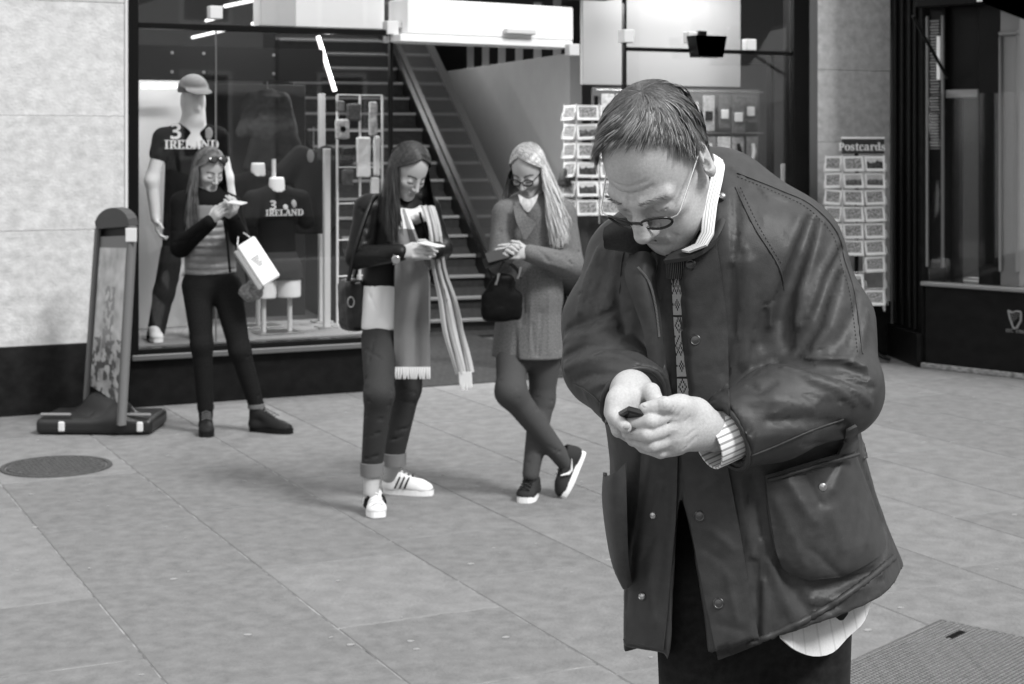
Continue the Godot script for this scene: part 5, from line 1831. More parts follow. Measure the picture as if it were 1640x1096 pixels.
# ---------------------------------------------------------------- the women
var girl_mb: Mb = null
func girl_head() -> Mb:
	if girl_mb == null:
		var S := Sdf.new(0.0042)
		var I := Basis.IDENTITY
		S.ell(Vector3(0, 0.028, -0.012), I, Vector3(0.07, 0.088, 0.09), 0.02)
		S.ell(Vector3(0, -0.03, 0.03), I, Vector3(0.052, 0.074, 0.052), 0.03)
		S.ell(Vector3(0, -0.098, 0.062), I, Vector3(0.016, 0.014, 0.016), 0.025)
		for s in [-1.0, 1.0]:
			S.cap(Vector3(s * 0.044, -0.05, 0.0), Vector3(s * 0.01, -0.095, 0.06), 0.018, 0.015, 0.03)
			S.ell(Vector3(s * 0.036, -0.035, 0.052), I, Vector3(0.02, 0.018, 0.022), 0.02)
			S.ell(Vector3(s * 0.03, -0.012, 0.092), I, Vector3(0.017, 0.011, 0.011), 0.014, 1)
			S.ell(Vector3(s * 0.03, -0.012, 0.068), I, Vector3(0.0135, 0.012, 0.0125), 0.004)
			S.ell(Vector3(s * 0.009, -0.045, 0.09), I, Vector3(0.0065, 0.006, 0.008), 0.006)
			S.ell(Vector3(s * 0.072, -0.01, -0.01), I, Vector3(0.006, 0.025, 0.015), 0.006)
		S.cap(Vector3(0, 0.0, 0.08), Vector3(0, -0.041, 0.102), 0.006, 0.0095, 0.01)
		S.cap(Vector3(-0.014, -0.067, 0.081), Vector3(0.014, -0.067, 0.081), 0.0055, 0.0055, 0.006)
		S.cap(Vector3(-0.012, -0.077, 0.08), Vector3(0.012, -0.077, 0.08), 0.0065, 0.0065, 0.006)
		S.cap(Vector3(-0.02, -0.072, 0.087), Vector3(0.02, -0.072, 0.087), 0.0018, 0.0018, 0.003, 1)
		girl_mb = S.build()
		for k in girl_mb.v.size():
			var p: Vector3 = girl_mb.v[k]
			var t := 0.40
			if absf(p.y + 0.072) < 0.01 and absf(p.x) < 0.019 and p.z > 0.07: t = 0.27
			var bx2 := absf(p.x) - 0.03
			if p.z > 0.05 and absf(p.y - 0.012 + bx2 * bx2 * 8.0) < 0.0045 and absf(bx2) < 0.018: t = 0.10
			if p.z > 0.05 and absf(p.y + 0.0185) < 0.003 and absf(bx2) < 0.014: t = 0.05
			girl_mb.c[k] = Color(t, t, t)
	var o := Mb.new()
	o.add(girl_mb)
	return o

# open hand: from the wrist along f, back of the hand n, thumb towards s
func hand(S: Sdf, w: Vector3, f: Vector3, n: Vector3, s: Vector3, curl := 0.6, sc := 1.0) -> void:
	f = f.normalized(); n = (n - f * n.dot(f)).normalized(); s = (s - f * s.dot(f) - n * s.dot(n)).normalized()
	var b := Basis(s, n, f)
	S.ecap(w, w + f * 0.06 * sc, 0.017 * sc, 0.02 * sc, b, Vector3(1.6, 0.72, 1), 0.015)
	for k in 4:
		var o := w + f * (0.075 - absf(k - 1.2) * 0.004) * sc + s * (0.026 - 0.018 * k) * sc
		var l: float = [0.038, 0.043, 0.04, 0.031][k] * sc
		var d1 := (f * cos(curl * 0.6) - n * sin(curl * 0.6)); var d2 := (f * cos(curl * 1.5) - n * sin(curl * 1.5)); var d3 := (f * cos(curl * 2.2) - n * sin(curl * 2.2))
		finger(S, [o, o + d1 * l, o + d1 * l + d2 * l * 0.65, o + d1 * l + d2 * l * 0.65 + d3 * l * 0.5], [0.0092 * sc, 0.0085 * sc, 0.0076 * sc, 0.0065 * sc], 0.005)
	var t := w + f * 0.022 * sc + s * 0.022 * sc - n * 0.006 * sc
	finger(S, [t, t + (f * 0.5 + s * 0.65 - n * 0.4).normalized() * 0.035 * sc, t + (f * 0.5 + s * 0.65 - n * 0.4).normalized() * 0.035 * sc + (f * 0.85 + s * 0.15 - n * 0.4).normalized() * 0.03 * sc], [0.0125 * sc, 0.01 * sc, 0.008 * sc], 0.01)

# shoe with its sole; heel and toe on the ground plane of the shoe
func shoe(parent: Node, heel: Vector3, toe: Vector3, up: Vector3, upper: Material, sole: Material, boot := 0.0, called := "shoe") -> Node3D:
	var f := (toe - heel).normalized()
	var l := toe.distance_to(heel)
	var x := up.cross(f).normalized(); up = f.cross(x)
	var xf := Transform3D(Basis(x, up, f), heel)
	var S := Sdf.new(0.0058)
	S.cap(Vector3(0, 0.05, 0.035), Vector3(0, 0.075 + boot, 0.04), 0.036, 0.038, 0.02)
	S.cap(Vector3(0, 0.066 + boot * 0.5, 0.06), Vector3(0, 0.036, l * 0.68), 0.036, 0.028, 0.02)
	S.ell(Vector3(0, 0.03, l * 0.78), Basis.IDENTITY, Vector3(0.042, 0.03, l * 0.21), 0.02)
	S.ell(Vector3(0, 0.034, 0.04), Basis.IDENTITY, Vector3(0.034, 0.036, 0.04), 0.02)
	S.cap(Vector3(0, 0.036, 0.04), Vector3(0, 0.034, l * 0.72), 0.032, 0.034, 0.02)
	S.box(at(0, -0.48, l / 2), Vector3(0.3, 0.5, 0.5), 0.001, 0.004, 1)
	if boot < 0.01: S.cap(Vector3(0, 0.12, 0.03), Vector3(0, 0.1, 0.05), 0.03, 0.03, 0.004, 1)
	var o := part(called, S.build().mesh(), upper, parent, xf)
	var mb := Mb.new()
	var poly := PackedVector2Array()
	for k in 28:
		var a := TAU * k / 28.0
		var z := l * 0.5 + cos(a) * l * 0.5
		var w := 0.034 + 0.011 * smoothstep(0.3, 0.75, z / l)
		poly.append(Vector2(sin(a) * w / maxf(pow(absf(sin(a)), 0.45), 0.02) if absf(sin(a)) > 0.001 else 0.0, -z))
	mb.prism(poly, 0.0, 0.026, Transform3D(Basis(Vector3.RIGHT, -PI / 2), Vector3.ZERO))
	part("sole", mb.mesh(), sole, o)
	return o

func lace(o: Node3D, l: float, m: Material, n := 5, y := 0.0) -> void:
	var mb := Mb.new()
	for k in n:
		var z := 0.085 + k * 0.02
		var h := 0.098 + y - k * 0.0085
		mb.tube([Vector3(-0.026, h - 0.008, z), Vector3(0, h + 0.004, z + 0.003), Vector3(0.026, h - 0.008, z)], [0.003], 5)
	part("lace", mb.mesh(), m, o).set_meta("kind", "stuff")

# long hair: over the skull, then hanging; spread [azimuth from, to, hanging length, forward lean]
func long_hair(H: Transform3D, n: int, locks: Array, lo: float, hi: float, part_x: float, w := 0.004, vol := 0.016, roots := 1.0) -> Mb:
	var mb := Mb.new()
	var c := Vector3(0, 0.028, -0.012)
	var r := Vector3(0.072, 0.09, 0.092)
	for k in n:
		var lk: Array = locks[rng.randi() % locks.size()]
		var az := rng.randf_range(lk[0], lk[1])
		var pts := []
		var lay := rng.randf_range(0.002, vol)
		# root along the parting, running from brow to crown
		var back := rng.randf()
		var root := Vector3(part_x * 0.04, 0.085, lerpf(0.082, -0.06, back))
		var d0 := (root / r).normalized()
		var side := Vector3(sin(az), -0.12, cos(az))
		var d1 := (side / r * 0.08).normalized()
		var fa := az * lerpf(0.36, 1.0, back)
		var dm := Vector3(sin(fa) * 0.95, lerpf(0.48, 0.62, back), cos(fa) * 0.95).normalized()
		for s in 7:
			var t := s / 6.0
			var d := (d0 * (1.0 - t) * (1.0 - t) + dm * 2.0 * t * (1.0 - t) + d1 * t * t).normalized()
			var q := c + d * (1.0 / (d / r).length()) * (1.0 + lay / 0.08 * (0.4 + 0.6 * t))
			pts.append(H * q)
		var dirn := (H.basis * Vector3(sin(az) * 0.25, -0.3, cos(az) * 0.1) + Vector3(0, -1.0, 0)).normalized()
		var p: Vector3 = pts[-1]
		var l: float = lk[2] * rng.randf_range(0.75, 1.05)
		var ph := rng.randf_range(0, TAU)
		var fwd: Vector3 = lk[3] + Vector3(rng.randf_range(-0.1, 0.1), 0, rng.randf_range(-0.1, 0.1))
		var stray := 1.0 if rng.randf() < 0.2 else 0.2
		for s in 9:
			var t := (s + 1) / 9.0
			dirn = (dirn * 0.6 + (Vector3(0, -1, 0) + fwd * (1.0 - t * 0.6)) * 0.4).normalized()
			p += dirn * l / 9.0
			pts.append(p + Vector3(sin(ph + t * 6.0), 0, cos(ph + t * 5.0)) * (0.004 + 0.010 * stray * t))
		var sd := []
		var axis := H * Vector3(0, 0, -0.02)
		for s in pts.size():
			var tg: Vector3 = pts[mini(s + 1, pts.size() - 1)] - pts[maxi(s - 1, 0)]
			var o: Vector3 = pts[s] - axis
			if s > 7: o.y = 0
			sd.append(tg.cross(o).normalized())
		var tone := lerpf(lo, hi, pow(rng.randf(), 1.5))
		mb.col = Color(tone, tone, tone)
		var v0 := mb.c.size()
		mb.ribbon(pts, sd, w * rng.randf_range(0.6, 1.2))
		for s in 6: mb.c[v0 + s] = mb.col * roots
	return mb

func face_at(yaw: float, pitch: float, roll: float, c: Vector3) -> Transform3D:
	return Transform3D(Basis(Vector3.UP, deg_to_rad(yaw)) * Basis(Vector3.RIGHT, deg_to_rad(pitch)) * Basis(Vector3(0, 0, 1), deg_to_rad(roll)), c)

func tone(t: float) -> Color:
	return Color(t, t, t)

func woman_scarf() -> void:
	var d := 7.3
	var who := thing("person", "woman in black leather jacket and long grey scarf, white trainers, looking at her phone", "person")
	var H := face_at(38, 36, -4, P(656, 272, d - 0.05))
	var yb := Basis(Vector3.UP, deg_to_rad(28.0))
	var rs := P(590, 335, d - 0.02); var re := P(572, 412, d - 0.1); var rw := P(640, 405, d - 0.3)
	var ls := P(682, 335, d + 0.08); var le := P(706, 398, d + 0.02); var lw := P(698, 402, d - 0.2)
	var k1 := P(607, 632, d - 0.22); var a1 := P(596, 758, d - 0.16)
	var k2 := P(652, 622, d + 0.05); var a2 := P(632, 742, d + 0.10)
	var mb := girl_head().moved(H)
	mb.col = tone(0.40)
	var B := Sdf.new(0.012)
	B.cap(H * Vector3(0, -0.03, -0.02), P(640, 325, d + 0.03), 0.048, 0.05, 0.03)
	B.cap(P(640, 325, d + 0.03), P(632, 430, d + 0.03), 0.045, 0.065, 0.04)
	B.cap(P(632, 430, d + 0.03), P(628, 520, d + 0.03), 0.065, 0.075, 0.04)
	B.cap(rs, re, 0.028, 0.026, 0.03); B.cap(re, rw, 0.025, 0.021, 0.02)
	B.cap(ls, le, 0.028, 0.026, 0.03); B.cap(le, lw, 0.025, 0.021, 0.02)
	B.cap(P(605, 540, d - 0.02), k1, 0.045, 0.034, 0.04); B.cap(k1, a1, 0.032, 0.034, 0.03)
	B.cap(P(655, 545, d + 0.06), k2, 0.045, 0.034, 0.03); B.cap(k2, a2, 0.032, 0.034, 0.03)
	B.cap(a1, P(594, 790, d - 0.18), 0.036, 0.034, 0.02); B.cap(a2, P(622, 762, d + 0.14), 0.036, 0.034, 0.02)
	B.build(mb)
	var S := Sdf.new(0.0045)
	hand(S, rw, P(686, 400, d - 0.34) - rw, Vector3(0.1, 0.5, 0.8), Vector3(0.2, 1, -0.3), 0.35)
	S.build(mb)
	S = Sdf.new(0.0045)
	hand(S, lw, P(672, 402, d - 0.32) - lw, Vector3(0.5, 0.2, 0.6), Vector3(-0.2, 1, 0.2), 0.6)
	S.build(mb)
	part("body", mb.mesh(), mat(1.0, 0.55, {"colors": true}), who)
	# leather jacket
	var J := Sdf.new(0.0095)
	J.ecap(P(638, 345, d + 0.03), P(626, 450, d + 0.03), 0.10, 0.105, yb, Vector3(1.25, 1, 0.95), 0.03)
	J.cap(P(640, 322, d + 0.04), rs, 0.05, 0.058, 0.04); J.cap(P(640, 322, d + 0.04), ls, 0.05, 0.058, 0.04)
	J.cap(rs, re, 0.062, 0.052, 0.03); J.cap(re, rw, 0.052, 0.038, 0.015)
	J.cap(ls, le, 0.058, 0.05, 0.03); J.cap(le, lw, 0.05, 0.036, 0.015)
	J.box(Transform3D(Basis(Vector3(0, 0, 1), 0.03), P(626, 458, d) + Vector3(0, -0.3, 0)), Vector3(0.5, 0.3, 0.5), 0.001, 0.003, 1)
	var F := []
	for l in [[[560, 350], [585, 365]], [[556, 372], [590, 385]], [[553, 398], [580, 396], [605, 402]], [[600, 340], [595, 380]], [[575, 335], [590, 345]]]: fold(J, F, l, 0.012, -0.010, d)
	for l in [[[555, 384], [590, 392]], [[556, 362], [588, 375]], [[590, 410], [620, 412]]]: fold(J, F, l, 0.013, 0.010, d)
	for f in F: J.ridge(f[0], f[1], f[2], f[3], f[4], f[5])
	J.noise = FastNoiseLite.new(); J.noise.frequency = 11.0; J.noise_amp = 0.002
	var jk := part("leather_jacket", J.build().mesh(), mat(0.007, 0.42, {"spec": 0.3}), who)
	var zb := Mb.new()
	zb.tube([P(604, 416, d - 0.215), P(640, 418, d - 0.32)], [0.004], 6)
	part("zip", zb.mesh(), M.steel, jk)
	# white top
	var W := Sdf.new(0.0095)
	W.ecap(P(628, 440, d + 0.03), P(624, 520, d + 0.03), 0.105, 0.112, yb, Vector3(1.22, 1, 0.9), 0.03)
	W.box(Transform3D(Basis.IDENTITY, P(624, 531, d - 0.1) + Vector3(0, -0.3, 0)), Vector3(0.5, 0.3, 0.5), 0.001, 0.006, 1)
	F = []
	fold(W, F, [[590, 470], [605, 500]], 0.012, -0.005, d); fold(W, F, [[615, 470], [610, 510]], 0.012, -0.005, d)
	for f in F: W.ridge(f[0], f[1], f[2], f[3], f[4], f[5])
	part("white_top", W.build().mesh(), mat(0.72, 0.85), who)
	# jeans with turned-up cuffs
	var T := Sdf.new(0.0095)
	T.ecap(P(626, 510, d + 0.03), P(628, 545, d + 0.03), 0.1, 0.098, yb, Vector3(1.2, 1, 0.9), 0.03)
	T.cap(P(607, 545, d - 0.02), k1, 0.079, 0.062, 0.03); T.cap(k1, a1 + Vector3(0, 0.05, 0), 0.062, 0.047, 0.03)
	T.cap(P(655, 550, d + 0.06), k2, 0.078, 0.06, 0.015); T.cap(k2, a2 + Vector3(0, 0.05, 0), 0.06, 0.047, 0.03)
	F = []
	for l in [[[585, 606], [628, 600]], [[586, 622], [628, 626]], [[588, 642], [625, 650]], [[640, 622], [665, 630]], [[584, 735], [606, 730]], [[586, 560], [610, 575]], [[584, 665], [612, 672]], [[582, 700], [606, 694]], [[640, 640], [664, 646]], [[636, 690], [656, 684]], [[624, 705], [644, 700]], [[600, 540], [590, 580]]]: fold(T, F, l, 0.012, -0.010, d)
	for l in [[[586, 614], [628, 612]], [[588, 632], [628, 638]]]: fold(T, F, l, 0.010, 0.007, d)
	for f in F: T.ridge(f[0], f[1], f[2], f[3], f[4] * 1.15, f[5])
	var jn := part("jeans", T.build().mesh(), mat(1.0, 0.75, {"grain": [0.02, 0.045, 0.2, 5], "freq": 0.06, "seed": 101, "spec": 0.3}), who)
	for a in [a1, a2]:
		var cb := Mb.new()
		cb.lathe([Vector2(0.044, -0.01), Vector2(0.051, -0.01), Vector2(0.053, 0.045), Vector2(0.044, 0.047)], 20, Transform3D(Basis.IDENTITY, a + Vector3(0, 0.0, 0)))
		part("turned_up_cuff", cb.mesh(), mat(0.16, 0.9), jn)
	# trainers
	var wm := mat(0.78, 0.5)
	var t1 := shoe(who, Vector3(a1.x - 0.01, 0.0, a1.z - 0.06), P(606, 830, 7.03), Vector3.UP, wm, M.white, 0.0, "trainer")
	var h2 := P(614, 790, 7.55); h2.y = 0.0
	var t2 := P(694, 792, 7.5); t2.y = 0.0
	var t2o := shoe(who, h2, t2, Vector3.UP, wm, M.white, 0.0, "trainer")
	for o in [t1, t2o]:
		lace(o, 0.25, M.white)
		for s in [-1.0, 1.0]:
			for k in 3:
				var q := Mb.new()
				var z: float = 0.075 + k * 0.022
				q.tube([Vector3(s * 0.031, 0.082, z + 0.012), Vector3(s * 0.0405, 0.06, z + 0.004), Vector3(s * 0.043, 0.032, z - 0.008)], [0.0042], 5)
				part("stripe", q.mesh(), M.black, o)
		var tb2 := Mb.new()
		tb2.box(Vector3(-0.014, 0.06, -0.0045), Vector3(0.014, 0.09, 0.004), 0.003)
		part("heel_tab", tb2.mesh(), M.black, o)
	# scarf
	var sc := Mb.new()
	var rows := []
	for k in 17:
		var t := k / 16.0
		var y := lerpf(335, 592, t)
		var x0: float = lerpf(616, 632, minf(t * 4.0, 1.0)); var x1: float = lerpf(650, 688, minf(t * 2.5, 1.0))
		var dd := d - 0.10 - 0.06 * sin(PI * minf(t * 1.4, 1.0))
		var row := []
		for b in 9: row.append(P(lerpf(x0, x1, b / 8.0), y, dd + 0.016 * sin(b * 1.25 + k * 0.12) + 0.008 * sin(k * 0.8 + b)))
		rows.append(row)
	sc.sheet(rows.slice(2), 0.012)
	var scm := part("scarf", sc.mesh(), mat(1.0, 0.95, {"grain": [0.03, 0.30, 0.16, 5], "freq": 0.1, "seed": 102}), who)
	var SW := Sdf.new(0.009)
	var nc := P(646, 330, d + 0.01)
	for k in 10:
		var b0 := TAU * k / 10.0; var b1 := TAU * (k + 1) / 10.0
		SW.cap(nc + yb * Vector3(cos(b0) * 0.085, -0.02 - 0.025 * sin(b0), sin(b0) * 0.075), nc + yb * Vector3(cos(b1) * 0.085, -0.02 - 0.025 * sin(b1), sin(b1) * 0.075), 0.03, 0.03, 0.02)
	SW.noise = FastNoiseLite.new(); SW.noise.frequency = 16.0; SW.noise_amp = 0.012
	part("neck_wrap", SW.build().mesh(), M.off_white, scm)
	sc = Mb.new()
	sc.sheet(rows.slice(0, 3), 0.012)
	part("white_band", sc.mesh(), M.off_white, scm)
	sc = Mb.new()
	for k in 15:
		var x := lerpf(634, 687, k / 14.0)
		sc.tube([P(x, 588, d - 0.12), P(x + rng.randf_range(-1, 1), 598, d - 0.125), P(x + rng.randf_range(-2, 2), 607, d - 0.12)], [0.006, 0.0065, 0.004], 6)
	part("fringe", sc.mesh(), M.off_white, scm).set_meta("kind", "stuff")
	sc = Mb.new()
	rows = []
	var cl := smooth3([P(676, 330, d - 0.1), P(688, 380, d - 0.16), P(696, 440, d - 0.12), P(710, 520, d - 0.1), P(730, 600, d - 0.1)], 16)
	var cr := smooth3([P(694, 330, d - 0.08), P(706, 380, d - 0.14), P(716, 440, d - 0.10), P(742, 520, d - 0.06), P(756, 596, d - 0.06)], 16)
	for k in 17:
		var row := []
		for b in 7: row.append(cl[k].lerp(cr[k], b / 6.0) + Vector3(0.004 * sin(k * 0.9), 0, 0.02 * sin(b * 2.1 + k * 0.2)))
		rows.append(row)
	sc.sheet(rows, 0.012)
	part("tail", sc.mesh(), stripes(0.45, 0.3, 5, 0.3), scm)
	sc = Mb.new()
	for k in 8:
		var x := lerpf(736, 753, k / 7.0)
		sc.tube([P(x, 596, d - 0.1), P(x + 1, 612, d - 0.1), P(x + 2, 624 + rng.randf_range(-6, 3), d - 0.1)], [0.0065, 0.007, 0.004], 6)
	part("fringe", sc.mesh(), M.off_white, scm).set_meta("kind", "stuff")
	# hair
	part("hair", long_hair(H, 3000, [[-2.9, -1.5, 0.27, Vector3(-0.26, 0, 0.02)], [-2.3, -1.3, 0.30, Vector3(-0.1, 0, 0.12)], [-1.9, -1.2, 0.34, Vector3(0.06, 0, 0.16)], [1.25, 1.9, 0.24, Vector3(0.2, 0, 0.05)], [-3.1, -1.6, 0.12, Vector3(-0.2, 0, 0)], [1.5, 3.1, 0.12, Vector3.ZERO]], 0.009, 0.055, -0.3, 0.004, 0.016).mesh(), mat(1.0, 0.4, {"colors": true}), who)
	var pc := thing("camera_pouch", "small black pouch hanging behind the grey scarf", "pouch")
	var PS := Sdf.new(0.008)
	PS.ell(P(702, 442, d - 0.02), yb, Vector3(0.05, 0.045, 0.035), 0.01)
	PS.cap(P(704, 440, d - 0.05), P(706, 441, d - 0.075), 0.024, 0.022, 0.006)
	part("pouch", PS.build().mesh(), mat(0.006, 0.4), pc)
	var pcs := Mb.new()
	pcs.tube([P(694, 430, d - 0.02), P(686, 390, d - 0.08), P(672, 340, d - 0.06)], [0.006], 6)
	part("strap", pcs.mesh(), M.black, pc)
	# watch
	var wt := thing("watch", "shiny metal watch on the wrist of the woman with the scarf", "watch")
	var wb := Mb.new()
	wb.lathe([Vector2(0.04, -0.008), Vector2(0.044, -0.008), Vector2(0.044, 0.008), Vector2(0.04, 0.008)], 20, Transform3D(Basis(Vector3(0, 0, 1), PI / 2 - 0.1), P(634, 408, d - 0.285)))
	part("strap", wb.mesh(), M.steel, wt)
	wb = Mb.new()
	wb.lathe([Vector2(0.016, -0.003), Vector2(0.018, 0.004), Vector2(0.015, 0.006), Vector2(0, 0.006)], 18, Transform3D(Basis(Vector3.RIGHT, PI / 2), P(634, 416, d - 0.33)))
	part("case", wb.mesh(), M.steel, wt)
	# shoulder bag
	var bg := thing("shoulder_bag", "black leather shoulder bag hanging at the hip of the woman with the scarf", "bag")
	var G2 := Sdf.new(0.008)
	G2.box(Transform3D(Basis(Vector3.UP, 0.5) * Basis(Vector3(0, 0, 1), 0.05), P(563, 488, d + 0.02)), Vector3(0.045, 0.115, 0.07), 0.03, 0.01)
	G2.noise = FastNoiseLite.new(); G2.noise.frequency = 8.0; G2.noise_amp = 0.006
	part("bag_body", G2.build().mesh(), mat(0.007, 0.4), bg)
	sc = Mb.new()
	sc.tube(smooth3([P(558, 450, d - 0.12), P(572, 390, d - 0.17), P(594, 325, d - 0.115), P(606, 314, d + 0.02), P(590, 350, d + 0.12), P(566, 450, d + 0.06)], 24), [0.011], 6, true, 0.4)
	part("strap", sc.mesh(), mat(0.007, 0.4), bg)
	sc = Mb.new()
	var ring := []
	for k in 17: ring.append(P(562, 484, d - 0.075) + Vector3(cos(TAU * k / 16.0) * 0.014, sin(TAU * k / 16.0) * 0.022, 0))
	sc.tube(ring, [0.0035], 6, false)
	part("ring", sc.mesh(), M.steel, bg)
	var pn := thing("phone", "pale phone in the hands of the woman with the scarf", "phone")
	part("case", bx(Vector3(-0.03, -0.004, -0.055), Vector3(0.03, 0.004, 0.055), 0.003), M.off_white, pn, Transform3D(Basis(Vector3.UP, 0.9) * Basis(Vector3.RIGHT, 0.12), P(690, 392, d - 0.36)))

func woman_blonde() -> void:
	var d := 7.45
	var who := thing("person", "blonde woman in glasses and a grey wool coat standing with crossed legs", "person")
	var H := face_at(-24, 30, 0, P(846, 272, d))
	var yb := Basis(Vector3.UP, deg_to_rad(-15.0))
	var rs := P(812, 344, d); var re := P(800, 420, d - 0.08); var rw := P(812, 408, d - 0.24)
	var ls := P(897, 344, d + 0.02); var le := P(914, 425, d - 0.02); var lw := P(848, 406, d - 0.22)
	var k1 := P(818, 628, d - 0.1); var a1 := P(906, 742, d + 0.02)
	var k2 := P(868, 640, d + 0.06); var a2 := P(850, 760, d - 0.02)
	var mb := girl_head().moved(H)
	mb.col = tone(0.40)
	var B := Sdf.new(0.012)
	B.cap(H * Vector3(0, -0.03, -0.02), P(852, 325, d + 0.04), 0.048, 0.05, 0.03)
	B.cap(P(852, 325, d + 0.04), P(848, 540, d + 0.04), 0.05, 0.075, 0.04)
	B.cap(rs, re, 0.028, 0.026, 0.03); B.cap(re, rw, 0.025, 0.021, 0.02)
	B.cap(ls, le, 0.028, 0.026, 0.03); B.cap(le, lw, 0.025, 0.021, 0.02)
	B.cap(P(824, 555, d + 0.06), k1, 0.045, 0.034, 0.04); B.cap(k1, a1, 0.03, 0.026, 0.03)
	B.cap(P(872, 555, d + 0.04), k2, 0.045, 0.034, 0.03); B.cap(k2, a2, 0.03, 0.026, 0.03)
	B.build(mb)
	var S := Sdf.new(0.0045)
	hand(S, lw, P(808, 400, d - 0.3) - lw, Vector3(0.3, 0.3, 0.9), Vector3(-0.1, 1, -0.1), 0.45)
	S.build(mb)
	S = Sdf.new(0.0045)
	hand(S, rw, P(812, 398, d - 0.33) - rw, Vector3(-0.5, 0.6, 0.3), Vector3(0.5, 0.8, 0), 0.5)
	S.build(mb)
	part("body", mb.mesh(), mat(1.0, 0.55, {"colors": true}), who)
	# coat
	var J := Sdf.new(0.0095)
	J.ecap(P(852, 350, d + 0.04), P(848, 470, d + 0.04), 0.112, 0.118, yb, Vector3(1.22, 1, 0.95), 0.03)
	J.ecap(P(848, 470, d + 0.04), P(844, 590, d + 0.04), 0.118, 0.142, yb, Vector3(1.2, 1, 0.9), 0.04)
	J.cap(P(852, 326, d + 0.05), rs, 0.055, 0.06, 0.04); J.cap(P(852, 326, d + 0.05), ls, 0.055, 0.064, 0.04)
	J.cap(rs, re, 0.066, 0.054, 0.03); J.cap(re, rw, 0.052, 0.04, 0.015)
	J.cap(ls, le, 0.072, 0.06, 0.03); J.cap(le, lw, 0.06, 0.04, 0.015)
	J.box(Transform3D(Basis(Vector3(0, 0, 1), -0.02), P(845, 574, d) + Vector3(0, -0.3, 0)), Vector3(0.5, 0.3, 0.5), 0.001, 0.004, 1)
	J.wedge([[821, 520], [816, 600], [832, 600], [827, 520]], d - 0.06, 0.003)
	var F := []
	for l in [[[905, 415], [935, 440]], [[895, 395], [930, 405]], [[880, 440], [915, 445]], [[868, 500], [862, 570]], [[892, 470], [898, 560]], [[842, 440], [836, 520]], [[918, 360], [930, 400]], [[885, 405], [910, 412]], [[862, 400], [880, 420]], [[800, 370], [812, 400]], [[852, 520], [856, 568]]]: fold(J, F, l, 0.014, -0.013, d)
	for l in [[[880, 470], [880, 565]], [[905, 430], [870, 420]], [[850, 450], [850, 560]]]: fold(J, F, l, 0.018, 0.007, d)
	for f in F: J.ridge(f[0], f[1], f[2], f[3], f[4], f[5])
	var coat := part("coat", J.build().mesh(), mat(1.0, 0.95, {"grain": [0.06, 0.22, 0.25, 6], "freq": 0.05, "seed": 103}), who)
	var lp := Mb.new()
	lp.sheet(refine([[P(822, 330, d - 0.09), P(834, 326, d - 0.10)], [P(826, 352, d - 0.125), P(846, 348, d - 0.12)], [P(834, 372, d - 0.125), P(858, 358, d - 0.11)], [P(838, 384, d - 0.12), P(842, 384, d - 0.12)]], 12, 5), 0.008)
	part("lapel", lp.mesh(), coat.material_override, coat)
	lp = Mb.new()
	lp.sheet(refine([[P(830, 312, d - 0.06), P(846, 320, d - 0.09), P(862, 312, d - 0.06)], [P(833, 324, d - 0.1), P(846, 330, d - 0.115), P(858, 324, d - 0.1)], [P(840, 336, d - 0.115), P(846, 340, d - 0.12), P(850, 334, d - 0.115)]], 10, 10), 0.01)
	part("light_scarf", lp.mesh(), mat(1.0, 0.9, {"grain": [0.2, 0.6, 0.12, 4], "seed": 107}), who)
	# trousers
	var T := Sdf.new(0.0095)
	T.ecap(P(846, 540, d + 0.04), P(846, 560, d + 0.04), 0.1, 0.1, yb, Vector3(1.2, 1, 0.9), 0.03)
	T.cap(P(820, 560, d + 0.04), k1, 0.074, 0.064, 0.03); T.cap(k1, a1, 0.064, 0.038, 0.04)
	T.cap(P(872, 565, d + 0.05), k2, 0.08, 0.056, 0.015); T.cap(k2, a2, 0.058, 0.038, 0.03)
	F = []
	for l in [[[800, 610], [830, 622]], [[830, 640], [850, 630]], [[858, 636], [885, 642]], [[858, 655], [884, 656]], [[845, 742], [866, 746]], [[880, 716], [900, 726]], [[842, 728], [864, 726]]]: fold(T, F, l, 0.01, -0.007, d)
	for f in F: T.ridge(f[0], f[1], f[2], f[3], f[4] * 1.15, f[5])
	part("jeans", T.build().mesh(), mat(1.0, 0.8, {"grain": [0.05, 0.08, 0.2, 5], "freq": 0.06, "seed": 104}), who)
	# running shoes: one flat, one standing on its toe
	var dm := mat(1.0, 0.8, {"grain": [0.02, 0.05, 0.02, 2]})
	var h1 := P(856, 768, d + 0.05); h1.y = 0.0
	var t1 := P(838, 803, 7.33); t1.y = 0.0
	var s1 := shoe(who, h1, t1, Vector3.UP, dm, M.white, 0.0, "running_shoe")
	var s2 := shoe(who, P(937, 724, d + 0.06), P(902, 800, 7.45), Vector3(-0.8, 0.42, 0.25), dm, M.white, 0.0, "running_shoe")
	for o in [s1, s2]: lace(o, 0.25, M.black)
	var sw := Mb.new()
	for s in [-1.0, 1.0]:
		sw.tube([Vector3(s * 0.041, 0.075, 0.15), Vector3(s * 0.0445, 0.045, 0.125), Vector3(s * 0.044, 0.04, 0.105), Vector3(s * 0.043, 0.062, 0.06)], [0.0025, 0.007, 0.006, 0.001], 5)
		if s < 0:
			part("curved_mark", sw.mesh(), M.white, s2)
			sw = Mb.new()
	part("curved_mark", sw.mesh(), M.white, s2)
